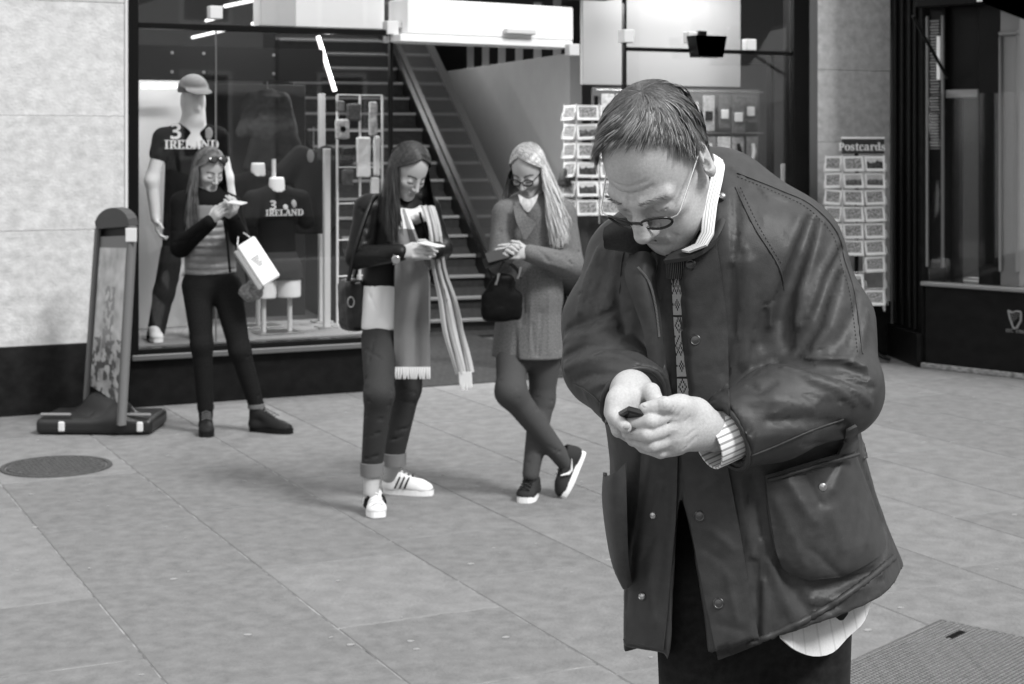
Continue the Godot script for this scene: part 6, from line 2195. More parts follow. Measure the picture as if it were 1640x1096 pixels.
	# hair
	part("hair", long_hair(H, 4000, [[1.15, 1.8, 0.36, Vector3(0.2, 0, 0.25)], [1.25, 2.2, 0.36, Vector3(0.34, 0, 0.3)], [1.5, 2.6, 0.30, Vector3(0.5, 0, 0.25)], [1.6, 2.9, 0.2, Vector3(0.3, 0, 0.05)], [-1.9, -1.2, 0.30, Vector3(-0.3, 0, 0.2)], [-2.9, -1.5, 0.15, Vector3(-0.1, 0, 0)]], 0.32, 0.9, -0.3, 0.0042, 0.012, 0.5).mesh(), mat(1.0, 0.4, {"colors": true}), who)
	# glasses
	var gl := thing("glasses", "dark framed glasses on the blonde woman's face", "glasses", H)
	for s in [-1.0, 1.0]:
		var g := Mb.new()
		var ring := []
		for k in 21:
			var a := TAU * k / 20.0
			ring.append(Vector3(s * 0.03 + cos(a) * 0.023, -0.014 + sin(a) * 0.016, 0.096 - 0.008 * absf(cos(a) + s) * 0.5))
		g.tube(ring, [0.0028], 6, false)
		part("rim", g.mesh(), M.black, gl)
		g = Mb.new()
		g.tube([Vector3(s * 0.053, -0.008, 0.09), Vector3(s * 0.072, -0.004, -0.01)], [0.0022], 6)
		part("temple", g.mesh(), M.black, gl)
	var br := Mb.new()
	br.tube([Vector3(-0.008, -0.01, 0.096), Vector3(0.008, -0.01, 0.096)], [0.0025], 6)
	part("bridge", br.mesh(), M.black, gl)
	# handbag
	var bg := thing("handbag", "black handbag hanging in front of the woman in the grey coat", "bag")
	var G2 := Sdf.new(0.008)
	G2.ecap(P(806, 452, d - 0.22), P(800, 492, d - 0.22), 0.042, 0.06, Basis(Vector3.UP, 0.2), Vector3(1.35, 1, 0.7), 0.02)
	G2.box(Transform3D(Basis(Vector3.UP, 0.2), P(804, 490, d - 0.2)), Vector3(0.085, 0.06, 0.035), 0.02, 0.03)
	G2.noise = FastNoiseLite.new(); G2.noise.frequency = 9.0; G2.noise_amp = 0.006
	part("bag_body", G2.build().mesh(), mat(0.007, 0.45), bg)
	var sc := Mb.new()
	sc.tube(smooth3([P(797, 448, d - 0.24), P(806, 420, d - 0.26), P(826, 430, d - 0.2), P(834, 446, d - 0.22)], 14), [0.008], 6)
	part("handle", sc.mesh(), mat(0.007, 0.4), bg)
	sc = Mb.new()
	for p in [[799, 446], [834, 436]]:
		sc.tube([P(p[0], p[1] - 8, d - 0.27), P(p[0] - 2, p[1] + 2, d - 0.275), P(p[0] - 5, p[1] + 10, d - 0.27)], [0.007, 0.004, 0.006], 6)
		if p[0] < 810:
			part("clasp", sc.mesh(), M.steel, bg)
			sc = Mb.new()
	part("clasp", sc.mesh(), M.steel, bg)
	var pn := thing("wallet", "dark open wallet case held by the blonde woman", "wallet")
	var wx := Transform3D(Basis(Vector3(0, 0, 1), 0.42) * Basis(Vector3.RIGHT, 0.5), P(800, 412, d - 0.34))
	part("cover", bx(Vector3(-0.075, -0.004, -0.04), Vector3(0.055, 0.002, 0.04), 0.002), mat(0.02, 0.5), pn, wx)
	part("cover", bx(Vector3(-0.055, 0.0, -0.04), Vector3(0.06, 0.006, 0.04), 0.002), mat(0.05, 0.5), pn, wx * Transform3D(Basis(Vector3(0, 0, 1), -0.2), Vector3(0.0, 0.008, 0.0)))

func woman_left() -> void:
	var d := 9.12
	var who := thing("person", "woman in black jeans and padded jacket leaning by the window with a phone", "person")
	var H := face_at(40, 24, 0, P(335, 271, d))
	var yb := Basis(Vector3.UP, deg_to_rad(25.0))
	var rs := P(292, 326, d); var re := P(289, 396, d - 0.06); var rw := P(336, 356, d - 0.26)
	var ls := P(368, 330, d + 0.05); var le := P(384, 380, d - 0.02); var lw := P(372, 348, d - 0.22)
	var k1 := P(323, 552, d - 0.06); var a1 := P(329, 655, d - 0.02)
	var k2 := P(384, 562, d - 0.02); var a2 := P(412, 654, d + 0.04)
	var mb := girl_head().moved(H)
	mb.col = tone(0.40)
	var B := Sdf.new(0.013)
	B.cap(H * Vector3(0, -0.03, -0.02), P(330, 312, d + 0.02), 0.046, 0.05, 0.03)
	B.cap(P(330, 312, d + 0.02), P(338, 430, d + 0.03), 0.05, 0.07, 0.04)
	B.cap(rs, re, 0.028, 0.026, 0.03); B.cap(re, rw, 0.025, 0.021, 0.02)
	B.cap(ls, le, 0.028, 0.026, 0.03); B.cap(le, lw, 0.025, 0.021, 0.02)
	B.cap(P(318, 450, d), k1, 0.045, 0.034, 0.04); B.cap(k1, a1, 0.03, 0.028, 0.03)
	B.cap(P(362, 450, d + 0.02), k2, 0.045, 0.034, 0.03); B.cap(k2, a2, 0.03, 0.028, 0.03)
	B.build(mb)
	var S := Sdf.new(0.005)
	hand(S, rw, P(356, 332, d - 0.3) - rw, Vector3(-0.3, 0.2, 0.9), Vector3(0.5, 0.6, 0), 0.5)
	hand(S, lw, P(376, 328, d - 0.3) - lw, Vector3(0.6, 0, 0.6), Vector3(-0.6, 0.5, 0), 0.7)
	S.build(mb)
	part("body", mb.mesh(), mat(1.0, 0.55, {"colors": true}), who)
	var J := Sdf.new(0.0105)
	J.ecap(P(332, 335, d + 0.03), P(337, 432, d + 0.03), 0.105, 0.115, yb, Vector3(1.25, 1, 0.95), 0.03)
	J.box(Transform3D(Basis(Vector3(0, 0, 1), 0.02), P(337, 440, d) + Vector3(0, -0.3, 0)), Vector3(0.5, 0.3, 0.5), 0.001, 0.006, 1)
	var Q := []
	for k in 8:
		fold(J, Q, [[300, 352 + k * 11.5], [320, 354 + k * 11.5], [342, 354 + k * 11.5], [362, 352 + k * 11.5], [378, 349 + k * 11.5]], 0.008, -0.016, d)
	for f in Q: J.ridge(f[0], f[1], f[2], f[3], f[4], f[5])
	var jk := part("padded_jacket", J.build().mesh(), mat(0.17, 0.42, {"spec": 0.4}), who)
	var Z := Sdf.new(0.0105)
	Z.cap(P(330, 314, d + 0.03), rs, 0.052, 0.06, 0.04); Z.cap(P(330, 314, d + 0.03), ls, 0.052, 0.06, 0.04)
	Z.ecap(P(332, 326, d + 0.035), P(333, 344, d + 0.035), 0.104, 0.104, yb, Vector3(1.26, 1, 0.98), 0.03)
	Z.cap(rs, re, 0.066, 0.056, 0.03); Z.cap(re, rw, 0.056, 0.04, 0.015)
	Z.cap(ls, le, 0.06, 0.052, 0.03); Z.cap(le, lw, 0.052, 0.038, 0.015)
	var F0 := []
	for l in [[[276, 345], [300, 352]], [[274, 368], [300, 372]], [[278, 388], [305, 384]], [[300, 392], [318, 372]], [[312, 378], [326, 368]], [[380, 352], [394, 362]], [[376, 368], [392, 374]]]: fold(Z, F0, l, 0.010, -0.010, d)
	for f in F0: Z.ridge(f[0], f[1], f[2], f[3], f[4], f[5])
	part("dark_sleeves", Z.build().mesh(), mat(0.008, 0.8), who)
	var sc := Mb.new()
	sc.tube([P(358, 350, d - 0.14), P(364, 390, d - 0.16), P(368, 436, d - 0.13)], [0.007], 6)
	part("zip", sc.mesh(), M.black, jk)
	var T := Sdf.new(0.0105)
	T.ecap(P(338, 434, d + 0.03), P(338, 455, d + 0.03), 0.108, 0.11, yb, Vector3(1.25, 1, 0.9), 0.03)
	T.cap(P(316, 458, d), k1, 0.086, 0.058, 0.03); T.cap(k1, a1, 0.058, 0.044, 0.03)
	T.cap(P(362, 458, d + 0.03), k2, 0.086, 0.058, 0.015); T.cap(k2, a2, 0.058, 0.042, 0.03)
	var F := []
	for l in [[[305, 556], [338, 562]], [[305, 545], [336, 548]], [[366, 556], [398, 562]], [[368, 570], [398, 572]], [[395, 638], [420, 632]], [[350, 470], [340, 500]]]: fold(T, F, l, 0.011, -0.007, d)
	for f in F: T.ridge(f[0], f[1], f[2], f[3], f[4] * 1.15, f[5])
	part("jeans", T.build().mesh(), mat(1.0, 0.8, {"grain": [0.006, 0.02, 0.06, 4], "seed": 105}), who)
	var bm := mat(0.018, 0.5)
	var h1 := P(329, 668, d + 0.04); h1.y = 0.0
	var t1 := P(331, 700, 8.96); t1.y = 0.0
	var h2 := P(400, 690, 9.17); h2.y = 0.0
	var t2 := P(468, 694, 9.08); t2.y = 0.0
	for e in [[h1, t1], [h2, t2]]:
		var o := shoe(who, e[0], e[1], Vector3.UP, bm, M.rubber, 0.07, "boot")
		lace(o, 0.25, mat(0.12, 0.8), 5, 0.035)
		var cf := Mb.new()
		cf.lathe([Vector2(0.04, 0.125), Vector2(0.048, 0.13), Vector2(0.047, 0.15), Vector2(0.042, 0.155)], 16, at(0, 0, 0.04))
		part("ankle_cuff", cf.mesh(), mat(0.12, 0.9), o)
	part("hair", long_hair(H, 2600, [[-1.9, -1.2, 0.36, Vector3(-0.06, 0, 0.16)], [-2.6, -1.4, 0.37, Vector3(-0.12, 0, 0.14)], [1.25, 1.9, 0.28, Vector3(0.15, 0, 0.16)], [-3.1, -1.6, 0.14, Vector3.ZERO], [1.6, 3.1, 0.14, Vector3.ZERO]], 0.03, 0.2, -0.1, 0.0045, 0.016).mesh(), mat(1.0, 0.45, {"colors": true}), who)
	var sg := thing("sunglasses", "dark sunglasses pushed up on the hair of the woman by the window", "sunglasses", H)
	for s in [-1.0, 1.0]:
		var g := Sdf.new(0.004)
		g.ell(Vector3(s * 0.032, 0.088, 0.07), Basis(Vector3.RIGHT, -0.7), Vector3(0.03, 0.022, 0.007), 0.004)
		part("lens", g.build().mesh(), mat(0.02, 0.08), sg)
	var sb := Mb.new()
	sb.tube([Vector3(-0.008, 0.088, 0.078), Vector3(0.008, 0.088, 0.078)], [0.003], 6)
	part("bridge", sb.mesh(), M.black, sg)
	var pn := thing("phone", "small phone held up by the woman beside the shop window", "phone")
	part("case", bx(Vector3(-0.03, -0.004, -0.05), Vector3(0.03, 0.004, 0.05), 0.003), M.panel, pn, Transform3D(Basis(Vector3(0, 0, 1), 0.3) * Basis(Vector3.UP, 1.0) * Basis(Vector3.RIGHT, 0.35), P(379, 325, d - 0.36)))
	# paper carrier bag on her arm
	var bg := thing("shopping_bag", "white paper shopping bag hanging from the arm of the woman in black", "bag")
	var bt := Transform3D(Basis(Vector3(0, 0, 1), deg_to_rad(33.0)) * Basis(Vector3.UP, 0.25), P(411, 419, d - 0.16))
	part("bag_body", bx(Vector3(-0.05, -0.135, -0.03), Vector3(0.062, 0.125, 0.03), 0.008), M.white, bg, bt)
	part("side_fold", bx(Vector3(-0.08, -0.14, -0.028), Vector3(-0.052, 0.11, 0.026), 0.006), mat(0.28, 0.7), bg, bt)
	var pr := Mb.new()
	for k in 5: pr.box(Vector3(-0.022 + 0.004 * k, 0.02 - 0.012 * k, 0.0302), Vector3(0.022 - 0.006 * (k % 3), 0.026 - 0.012 * k, 0.0312))
	part("print", pr.mesh(), mat(0.3, 0.7), bg, bt).set_meta("kind", "stuff")
	var hd := Mb.new()
	hd.tube(smooth3([bt * Vector3(-0.04, 0.13, 0), P(384, 372, d - 0.1), bt * Vector3(0.04, 0.13, 0)], 10), [0.004], 6)
	part("handle", hd.mesh(), M.off_white, bg)
	# pattern bag below it
	var cb := thing("cloth_bag", "dark patterned cloth bag under the white shopping bag", "bag")
	var C2 := Sdf.new(0.01)
	C2.ell(P(404, 466, d - 0.1), Basis(Vector3(0, 0, 1), 0.5), Vector3(0.07, 0.055, 0.04), 0.02)
	C2.noise = FastNoiseLite.new(); C2.noise.frequency = 14.0; C2.noise_amp = 0.012
	part("pouch", C2.build().mesh(), mat(1.0, 0.9, {"grain": [0.0, 0.4, 0.16, 4], "seed": 108}), cb)
	var cs := Mb.new()
	cs.tube([P(396, 456, d - 0.1), P(388, 400, d - 0.06), P(384, 378, d - 0.05)], [0.005], 6)
	part("strap", cs.mesh(), M.black, cb)

func bystander(label: String, head: Vector3, coat: float, hair: float) -> void:
	var who := thing("person", label, "person", Transform3D.IDENTITY, "people inside the doorway")
	var H := face_at(170, 5, 0, head)
	var g := Vector3(head.x, 0, head.z)
	var y := head.y
	var mb := girl_head().moved(H)
	mb.col = tone(0.42)
	var B := Sdf.new(0.016)
	B.cap(head + Vector3(0, -0.05, 0), g + Vector3(0, y - 0.24, 0), 0.05, 0.06, 0.04)
	B.cap(g + Vector3(0, y - 0.3, 0), g + Vector3(0, y * 0.55, 0), 0.1, 0.1, 0.05)
	for s in [-1.0, 1.0]:
		B.cap(g + Vector3(0, y - 0.26, 0), g + Vector3(s * 0.17, y - 0.3, 0), 0.05, 0.05, 0.04)
		B.cap(g + Vector3(s * 0.17, y - 0.3, 0), g + Vector3(s * 0.23, y * 0.62, 0.02), 0.045, 0.04, 0.03)
		B.cap(g + Vector3(s * 0.23, y * 0.62, 0.02), g + Vector3(s * 0.21, y * 0.48, -0.1), 0.038, 0.028, 0.03)
		B.cap(g + Vector3(s * 0.09, y * 0.52, 0), g + Vector3(s * 0.1, 0.45, 0), 0.075, 0.05, 0.04)
		B.cap(g + Vector3(s * 0.1, 0.45, 0), g + Vector3(s * 0.1, 0.07, 0), 0.05, 0.036, 0.03)
		hand(B, g + Vector3(s * 0.21, y * 0.48, -0.1), Vector3(0, -0.7, -0.5), Vector3(s, 0, 0), Vector3(0, 0, -1), 0.4)
	B.build(mb)
	part("body", mb.mesh(), mat(1.0, 0.6, {"colors": true}), who)
	var J := Sdf.new(0.016)
	J.ecap(g + Vector3(0, y - 0.33, 0), g + Vector3(0, y * 0.48, 0), 0.13, 0.14, Basis.IDENTITY, Vector3(1.25, 1, 0.85), 0.04)
	var T := Sdf.new(0.016)
	for s in [-1.0, 1.0]:
		J.cap(g + Vector3(0, y - 0.25, 0), g + Vector3(s * 0.17, y - 0.3, 0), 0.065, 0.065, 0.04)
		J.cap(g + Vector3(s * 0.17, y - 0.3, 0), g + Vector3(s * 0.23, y * 0.62, 0.02), 0.062, 0.056, 0.03)
		J.cap(g + Vector3(s * 0.23, y * 0.62, 0.02), g + Vector3(s * 0.215, y * 0.51, -0.07), 0.056, 0.045, 0.03)
		T.cap(g + Vector3(s * 0.09, y * 0.5, 0), g + Vector3(s * 0.1, 0.45, 0), 0.1, 0.068, 0.03)
		T.cap(g + Vector3(s * 0.1, 0.45, 0), g + Vector3(s * 0.1, 0.1, 0), 0.066, 0.055, 0.03)
		shoe(who, g + Vector3(s * 0.1, 0.004, 0.05), g + Vector3(s * 0.11, 0.004, -0.2), Vector3.UP, M.rubber, M.rubber)
	part("coat", J.build().mesh(), mat(coat, 0.85), who)
	part("trousers", T.build().mesh(), mat(0.02, 0.85), who)
	part("hair", long_hair(H, 700, [[-3.1, -0.8, 0.05, Vector3.ZERO], [0.8, 3.1, 0.05, Vector3.ZERO]], hair * 0.4, hair, 0.0, 0.008).mesh(), mat(1.0, 0.5, {"colors": true}), who)

# ---------------------------------------------------------------- goods, racks and signs
func print_image(kind: int, sd: int) -> Texture2D:      # a small printed picture
	var r := RandomNumberGenerator.new()
	r.seed = sd
	var n := FastNoiseLite.new()
	n.seed = sd
	n.frequency = 0.05
	var img := Image.create(96, 64, false, Image.FORMAT_RGB8)
	var hz := r.randf_range(0.35, 0.6)
	var sky := r.randf_range(0.45, 0.8)
	var land := r.randf_range(0.02, 0.14)
	for y in 64:
		for x in 96:
			var v := n.get_noise_2d(x, y)
			var t := 0.0
			var h := hz + 0.25 * n.get_noise_1d(x * 0.8)
			if kind == 0: t = (sky * (0.9 + 0.2 * v)) if y / 64.0 < h else land * (1.0 + 1.6 * v)
			else: t = clampf(0.28 + 0.55 * n.get_noise_2d(x * 2.4, y * 2.4) + 0.15 * v, 0.02, 0.8)
			if x < 9 or y < 9 or x > 86 or y > 54: t = 0.85
			img.set_pixel(x, y, Color(t, t, t).linear_to_srgb())
	img.generate_mipmaps()
	return ImageTexture.create_from_image(img)

var prints := []
func print_mat(k: int) -> Material:
	while prints.size() < 14:
		var m := mat(1.0, 0.35)
		m.albedo_texture = print_image(prints.size() % 3, 200 + prints.size() * 7)
		prints.append(m)
	return prints[k % 14]

func card_mesh(w: float, h: float) -> ArrayMesh:
	var b := Mb.new()
	b.quad(Vector3(-w / 2, -h / 2, 0.001), Vector3(w / 2, -h / 2, 0.001), Vector3(w / 2, h / 2, 0.001), Vector3(-w / 2, h / 2, 0.001))
	b.quad(Vector3(w / 2, -h / 2, 0), Vector3(-w / 2, -h / 2, 0), Vector3(-w / 2, h / 2, 0), Vector3(w / 2, h / 2, 0))
	return b.mesh()

const ORD := ["top", "second", "third", "fourth", "fifth", "sixth", "seventh", "eighth", "ninth", "tenth"]

# postcards standing in the pockets of a wire rack
func rack(called: String, label: String, xf: Transform3D, rows: int, top: float, step: float, faces: Array, where: String, board: bool) -> void:
	var s := thing(called, label, "postcard rack", xf)
	var b := Mb.new()
	b.tube([Vector3(0, 0.03, 0), Vector3(0, top + 0.12, 0)], [0.016], 8)
	part("pole", b.mesh(), M.black, s)
	for k in 4:
		b = Mb.new()
		var a := TAU * k / 4.0 + 0.4
		b.tube([Vector3(0, 0.12, 0), Vector3(cos(a), 0, sin(a)) * 0.24 + Vector3(0, 0.02, 0)], [0.014], 8)
		part("foot", b.mesh(), M.black, s)
	if board:
		part("header", bx(Vector3(-0.165, top + 0.07, 0.1), Vector3(0.165, top + 0.175, 0.112), 0.002), mat(0.03, 0.4), s)
		text("Postcards", 0.075, 0.002, M.white, s, at(-0.01, top + 0.118, 0.1125), "lettering", "Droid Serif")
		part("header_rim", bx(Vector3(-0.168, top + 0.176, 0.098), Vector3(0.168, top + 0.19, 0.114), 0.002), M.white, s)
	var cm := card_mesh(0.155, 0.105)
	for f in faces:
		var ft: Transform3D = f[1]
		var wires := Mb.new()
		for c in int(f[2]) + 1:
			wires.tube([ft * Vector3((c - f[2] * 0.5) * 0.168, top + 0.06, -0.006), ft * Vector3((c - f[2] * 0.5) * 0.168, top - rows * step + 0.02, -0.006)], [0.0028], 5)
		part("upright_wires", wires.mesh(), M.white, s).set_meta("kind", "stuff")
		for r in rows:
			for c in int(f[2]):
				var q := ft * Transform3D(Basis(Vector3(0, 0, 1), rng.randf_range(-0.05, 0.05)) * Basis(Vector3.RIGHT, rng.randf_range(-0.24, -0.08)), Vector3((c + 0.5 - f[2] * 0.5) * 0.168, top - r * step, 0.004))
				var pk := Mb.new()
				pk.tube([q * Vector3(-0.076, 0.0, 0.006), q * Vector3(-0.076, -0.058, 0.01), q * Vector3(0.076, -0.058, 0.01), q * Vector3(0.076, 0.0, 0.006)], [0.003], 5)
				part("pocket_wire", pk.mesh(), M.white, s)
				if rng.randf() < 0.05: continue
				var card := part("postcard", cm, print_mat(rng.randi()), self, xf * q)
				tag(card, "picture postcard, %s row, %s, %s" % [ORD[r], [f[0] + " left column", f[0] + " right column"][c] if f[2] > 1.5 else f[0] + " face", where], "postcard", "postcards in the racks")

func signboard() -> void:
	var s := thing("pavement_sign", "freestanding poster sign on a dark wheeled base by the granite wall", "sign")
	var A := P(194, 672, 9.0); var Bq := P(139, 634, 9.5); var C := P(158, 366, 9.5); var Dq := P(212, 362, 9.0)
	var b := Mb.new()
	b.tube([A + Vector3(0, -0.03, 0), Dq], [0.034], 4, true, 0.8)
	part("rail", b.mesh(), mat(0.17, 0.45), s)
	b = Mb.new()
	b.tube([Bq + Vector3(0, -0.03, 0), C], [0.03], 4, true, 0.8)
	part("rail", b.mesh(), mat(0.17, 0.45), s)
	# poster
	var rows := []; var uvs := []
	for k in 9:
		var row := []; var ur := []
		for j in 5:
			row.append(C.lerp(Bq, 0.05 + 0.88 * k / 8.0).lerp(Dq.lerp(A, 0.05 + 0.88 * k / 8.0), 0.08 + 0.84 * j / 4.0)); ur.append(Vector2(j / 4.0, k / 8.0))
		rows.append(row); uvs.append(ur)
	b = Mb.new()
	b.sheet(rows, 0.004, uvs)
	var img := Image.create(64, 192, false, Image.FORMAT_RGB8)
	var n := FastNoiseLite.new()
	n.seed = 4
	n.frequency = 0.03
	for y in 192:
		for x in 64:
			var t := 0.42 + 0.25 * n.get_noise_2d(x * 1.4, y)
			if y < 14: t = 0.06
			if absf(x - 30) < 12 and y > 60 and y < 150 and n.get_noise_2d(x * 3, y * 2) > 0.0: t = 0.18
			if y > 120 and n.get_noise_2d(x * 2 + 90, y * 2) > 0.1: t = 0.1
			img.set_pixel(x, y, Color(t, t, t).linear_to_srgb())
	var pm := mat(1.0, 0.3)
	pm.albedo_texture = ImageTexture.create_from_image(img)
	part("poster", b.mesh(), pm, s)
	# back board, rounded cap
	rows = []
	for k in 3:
		var row := []
		for j in 3: row.append(C.lerp(Bq, k / 2.0).lerp(Dq.lerp(A, k / 2.0), j / 2.0) + Vector3(0.02, 0, -0.012))
		rows.append(row)
	b = Mb.new()
	b.sheet(rows, 0.012)
	part("back_board", b.mesh(), M.rubber, s)
	rows = []
	for k in 5:
		var row := []
		for j in 13:
			var x := j / 12.0
			var h := 0.11 * sqrt(maxf(0.0, 1.0 - pow(x * 2 - 1, 2) * 0.86))
			row.append(C.lerp(Dq, x) + Vector3(0.002 * k, h * (1.0 - k / 4.0), 0))
		rows.append(row)
	b = Mb.new()
	b.sheet(rows, 0.05)
	part("cap", b.mesh(), mat(0.07, 0.45), s)
	part("white_label", bx(Vector3(-0.03, -0.075, 0.03), Vector3(0.03, 0.0, 0.04), 0.003), M.off_white, s, Transform3D(Basis.IDENTITY, Dq + Vector3(0, -0.01, 0.0)))
	# base
	var S := Sdf.new(0.011)
	var ctr := (A + Bq) * 0.5; ctr.y = 0
	var dirn := (A - Bq); dirn.y = 0
	var bb := Basis(Vector3.UP, atan2(-0.02, 1.0))
	S.box(Transform3D(bb, ctr + Vector3(0.0, 0.045, 0.02)), Vector3(0.32, 0.045, 0.2), 0.03, 0.02)
	S.cap(ctr + Vector3(-0.05, 0.09, -0.12), ctr + Vector3(0.12, 0.1, 0.14), 0.1, 0.085, 0.08)
	S.box(Transform3D(bb, ctr + Vector3(-0.17, 0.13, 0.2)), Vector3(0.13, 0.03, 0.09), 0.01, 0.02, 1)
	S.box(Transform3D(bb, ctr + Vector3(0.27, 0.13, 0.2)), Vector3(0.1, 0.03, 0.09), 0.01, 0.02, 1)
	S.box(Transform3D(Basis.IDENTITY, ctr + Vector3(0, -0.5, 0)), Vector3(1, 0.505, 1), 0.001, 0.004, 1)
	part("base", S.build().mesh(), mat(0.012, 0.4), s)
	for x in [-0.19, 0.24]:
		part("wheel_cap", bx(Vector3(x, 0.02, 0.215), Vector3(x + 0.035, 0.075, 0.232), 0.006), M.off_white, s, Transform3D(bb, ctr))
	for x in [-0.3, 0.14]:
		part("handle_bar", bx(Vector3(x, 0.10, 0.17), Vector3(x + 0.17, 0.115, 0.2), 0.006), M.grey_metal, s, Transform3D(bb, ctr))

func mannequin_full() -> void:
	var z := -0.55
	var s := thing("mannequin", "white male mannequin in a cap and dark rugby shirt in the window", "mannequin")
	var q := {}
	var px := {"head": [309, 168], "neck": [308, 205], "ls": [262, 222], "rs": [348, 220], "le": [243, 290], "lw": [249, 350], "re": [362, 285], "rw": [371, 322], "chest": [303, 250], "waist": [300, 330], "hip": [295, 392], "k1": [262, 470], "a1": [248, 540], "k2": [318, 470], "a2": [316, 545]}
	for k in px: q[k] = G * fl(px[k][0], px[k][1], z)
	var mb := Mb.new()
	var yb := G.basis
	var B := Sdf.new(0.009)
	B.ell(q.head + Vector3(0, 0.02, 0), yb, Vector3(0.08, 0.12, 0.1), 0.02)
	B.ell(q.head + yb * Vector3(0, -0.065, 0.035), yb, Vector3(0.066, 0.055, 0.065), 0.03)
	B.ell(q.head + yb * Vector3(0, -0.1, 0.075), yb, Vector3(0.028, 0.022, 0.024), 0.03)
	B.cap(q.head + yb * Vector3(0, 0.0, 0.09), q.head + yb * Vector3(0, -0.03, 0.105), 0.01, 0.013, 0.02)
	B.cap(q.head + yb * Vector3(0, -0.04, -0.02), q.neck, 0.048, 0.056, 0.012)
	B.cap(q.neck, q.hip, 0.09, 0.11, 0.05)
	B.cap(q.ls, q.le, 0.052, 0.044, 0.03); B.cap(q.le, q.lw, 0.044, 0.033, 0.03)
	B.cap(q.rs, q.re, 0.052, 0.044, 0.03); B.cap(q.re, q.rw, 0.044, 0.033, 0.03)
	B.cap(q.hip, q.k1, 0.07, 0.05, 0.04); B.cap(q.k1, q.a1, 0.05, 0.035, 0.03)
	B.cap(q.hip, q.k2, 0.07, 0.05, 0.04); B.cap(q.k2, q.a2, 0.05, 0.035, 0.03)
	hand(B, q.lw, Vector3(0.15, -1, 0.1), Vector3(-1, 0, 0.2), Vector3(0, 0, 1), 0.7, 1.1)
	hand(B, q.rw, Vector3(0.05, -1, 0.1), Vector3(1, 0, 0.2), Vector3(0, 0, 1), 0.7, 1.1)
	B.build(mb)
	part("body", mb.mesh(), mat(0.78, 0.45), s)
	var J := Sdf.new(0.011)
	J.ecap(q.chest, q.hip, 0.118, 0.11, yb, Vector3(1.3, 1, 0.9), 0.03)
	J.cap(q.neck + Vector3(0, -0.03, 0), q.ls, 0.08, 0.068, 0.04); J.cap(q.neck + Vector3(0, -0.03, 0), q.rs, 0.08, 0.068, 0.04)
	J.cap(q.ls, q.ls.lerp(q.le, 0.35), 0.07, 0.066, 0.02); J.cap(q.rs, q.rs.lerp(q.re, 0.35), 0.07, 0.066, 0.02)
	J.cap(q.neck + yb * Vector3(0, 0.03, 0.02), q.neck + yb * Vector3(0, 0.1, 0.02), 0.066, 0.07, 0.003, 1)
	var polo := part("rugby_shirt", J.build().mesh(), mat(0.008, 0.85), s)
	var front := func_pt(J, 281, 211)
	var tb := Basis(Vector3.UP, deg_to_rad(25.7))
	text("3", 0.14, 0.01, M.white, polo, Transform3D(tb, front + yb * Vector3(0, 0, 0.005)), "number")
	front = func_pt(J, 301, 232)
	text("IRELAND", 0.075, 0.012, M.white, polo, Transform3D(tb, front + yb * Vector3(0.02, 0, 0.01)), "lettering", "Droid Serif")
	var cr := Sdf.new(0.006)
	cr.ell(func_pt(J, 334, 214), yb, Vector3(0.03, 0.042, 0.008), 0.004)
	part("crest", cr.build().mesh(), mat(0.3, 0.7), polo)
	var C := Sdf.new(0.007)
	C.ell(q.head + Vector3(0, 0.1, 0), yb, Vector3(0.098, 0.1, 0.118), 0.01)
	C.box(Transform3D(yb, q.head + Vector3(0, -0.02, 0)), Vector3(0.3, 0.1, 0.3), 0.002, 0.004, 1)
	C.ell(q.head + yb * Vector3(0, 0.088, 0.135), yb * Basis(Vector3.RIGHT, 0.3), Vector3(0.088, 0.009, 0.1), 0.012)
	part("cap", C.build().mesh(), mat(0.14, 0.85), s)
	var T := Sdf.new(0.011)
	T.ecap(q.hip + Vector3(0, 0.04, 0), q.hip, 0.1, 0.1, yb, Vector3(1.2, 1, 0.9), 0.03)
	T.cap(q.hip + yb * Vector3(-0.07, -0.05, 0), q.k1, 0.085, 0.066, 0.03); T.cap(q.k1, q.a1, 0.066, 0.055, 0.03)
	T.cap(q.hip + yb * Vector3(0.07, -0.05, 0), q.k2, 0.085, 0.066, 0.03); T.cap(q.k2, q.a2, 0.066, 0.055, 0.03)
	part("jeans", T.build().mesh(), mat(1.0, 0.85, {"grain": [0.01, 0.035, 0.08, 4], "seed": 120}), s)
	for a in [q.a1, q.a2]:
		var g := Vector3(a.x, 0.34, a.z)
		shoe(s, g + yb * Vector3(0, 0, -0.05), g + yb * Vector3(-0.03, 0, 0.2), Vector3.UP, M.off_white, M.white)

func func_pt(sd: Sdf, px: float, py: float) -> Vector3:
	return on(sd, px, py, 10.5)

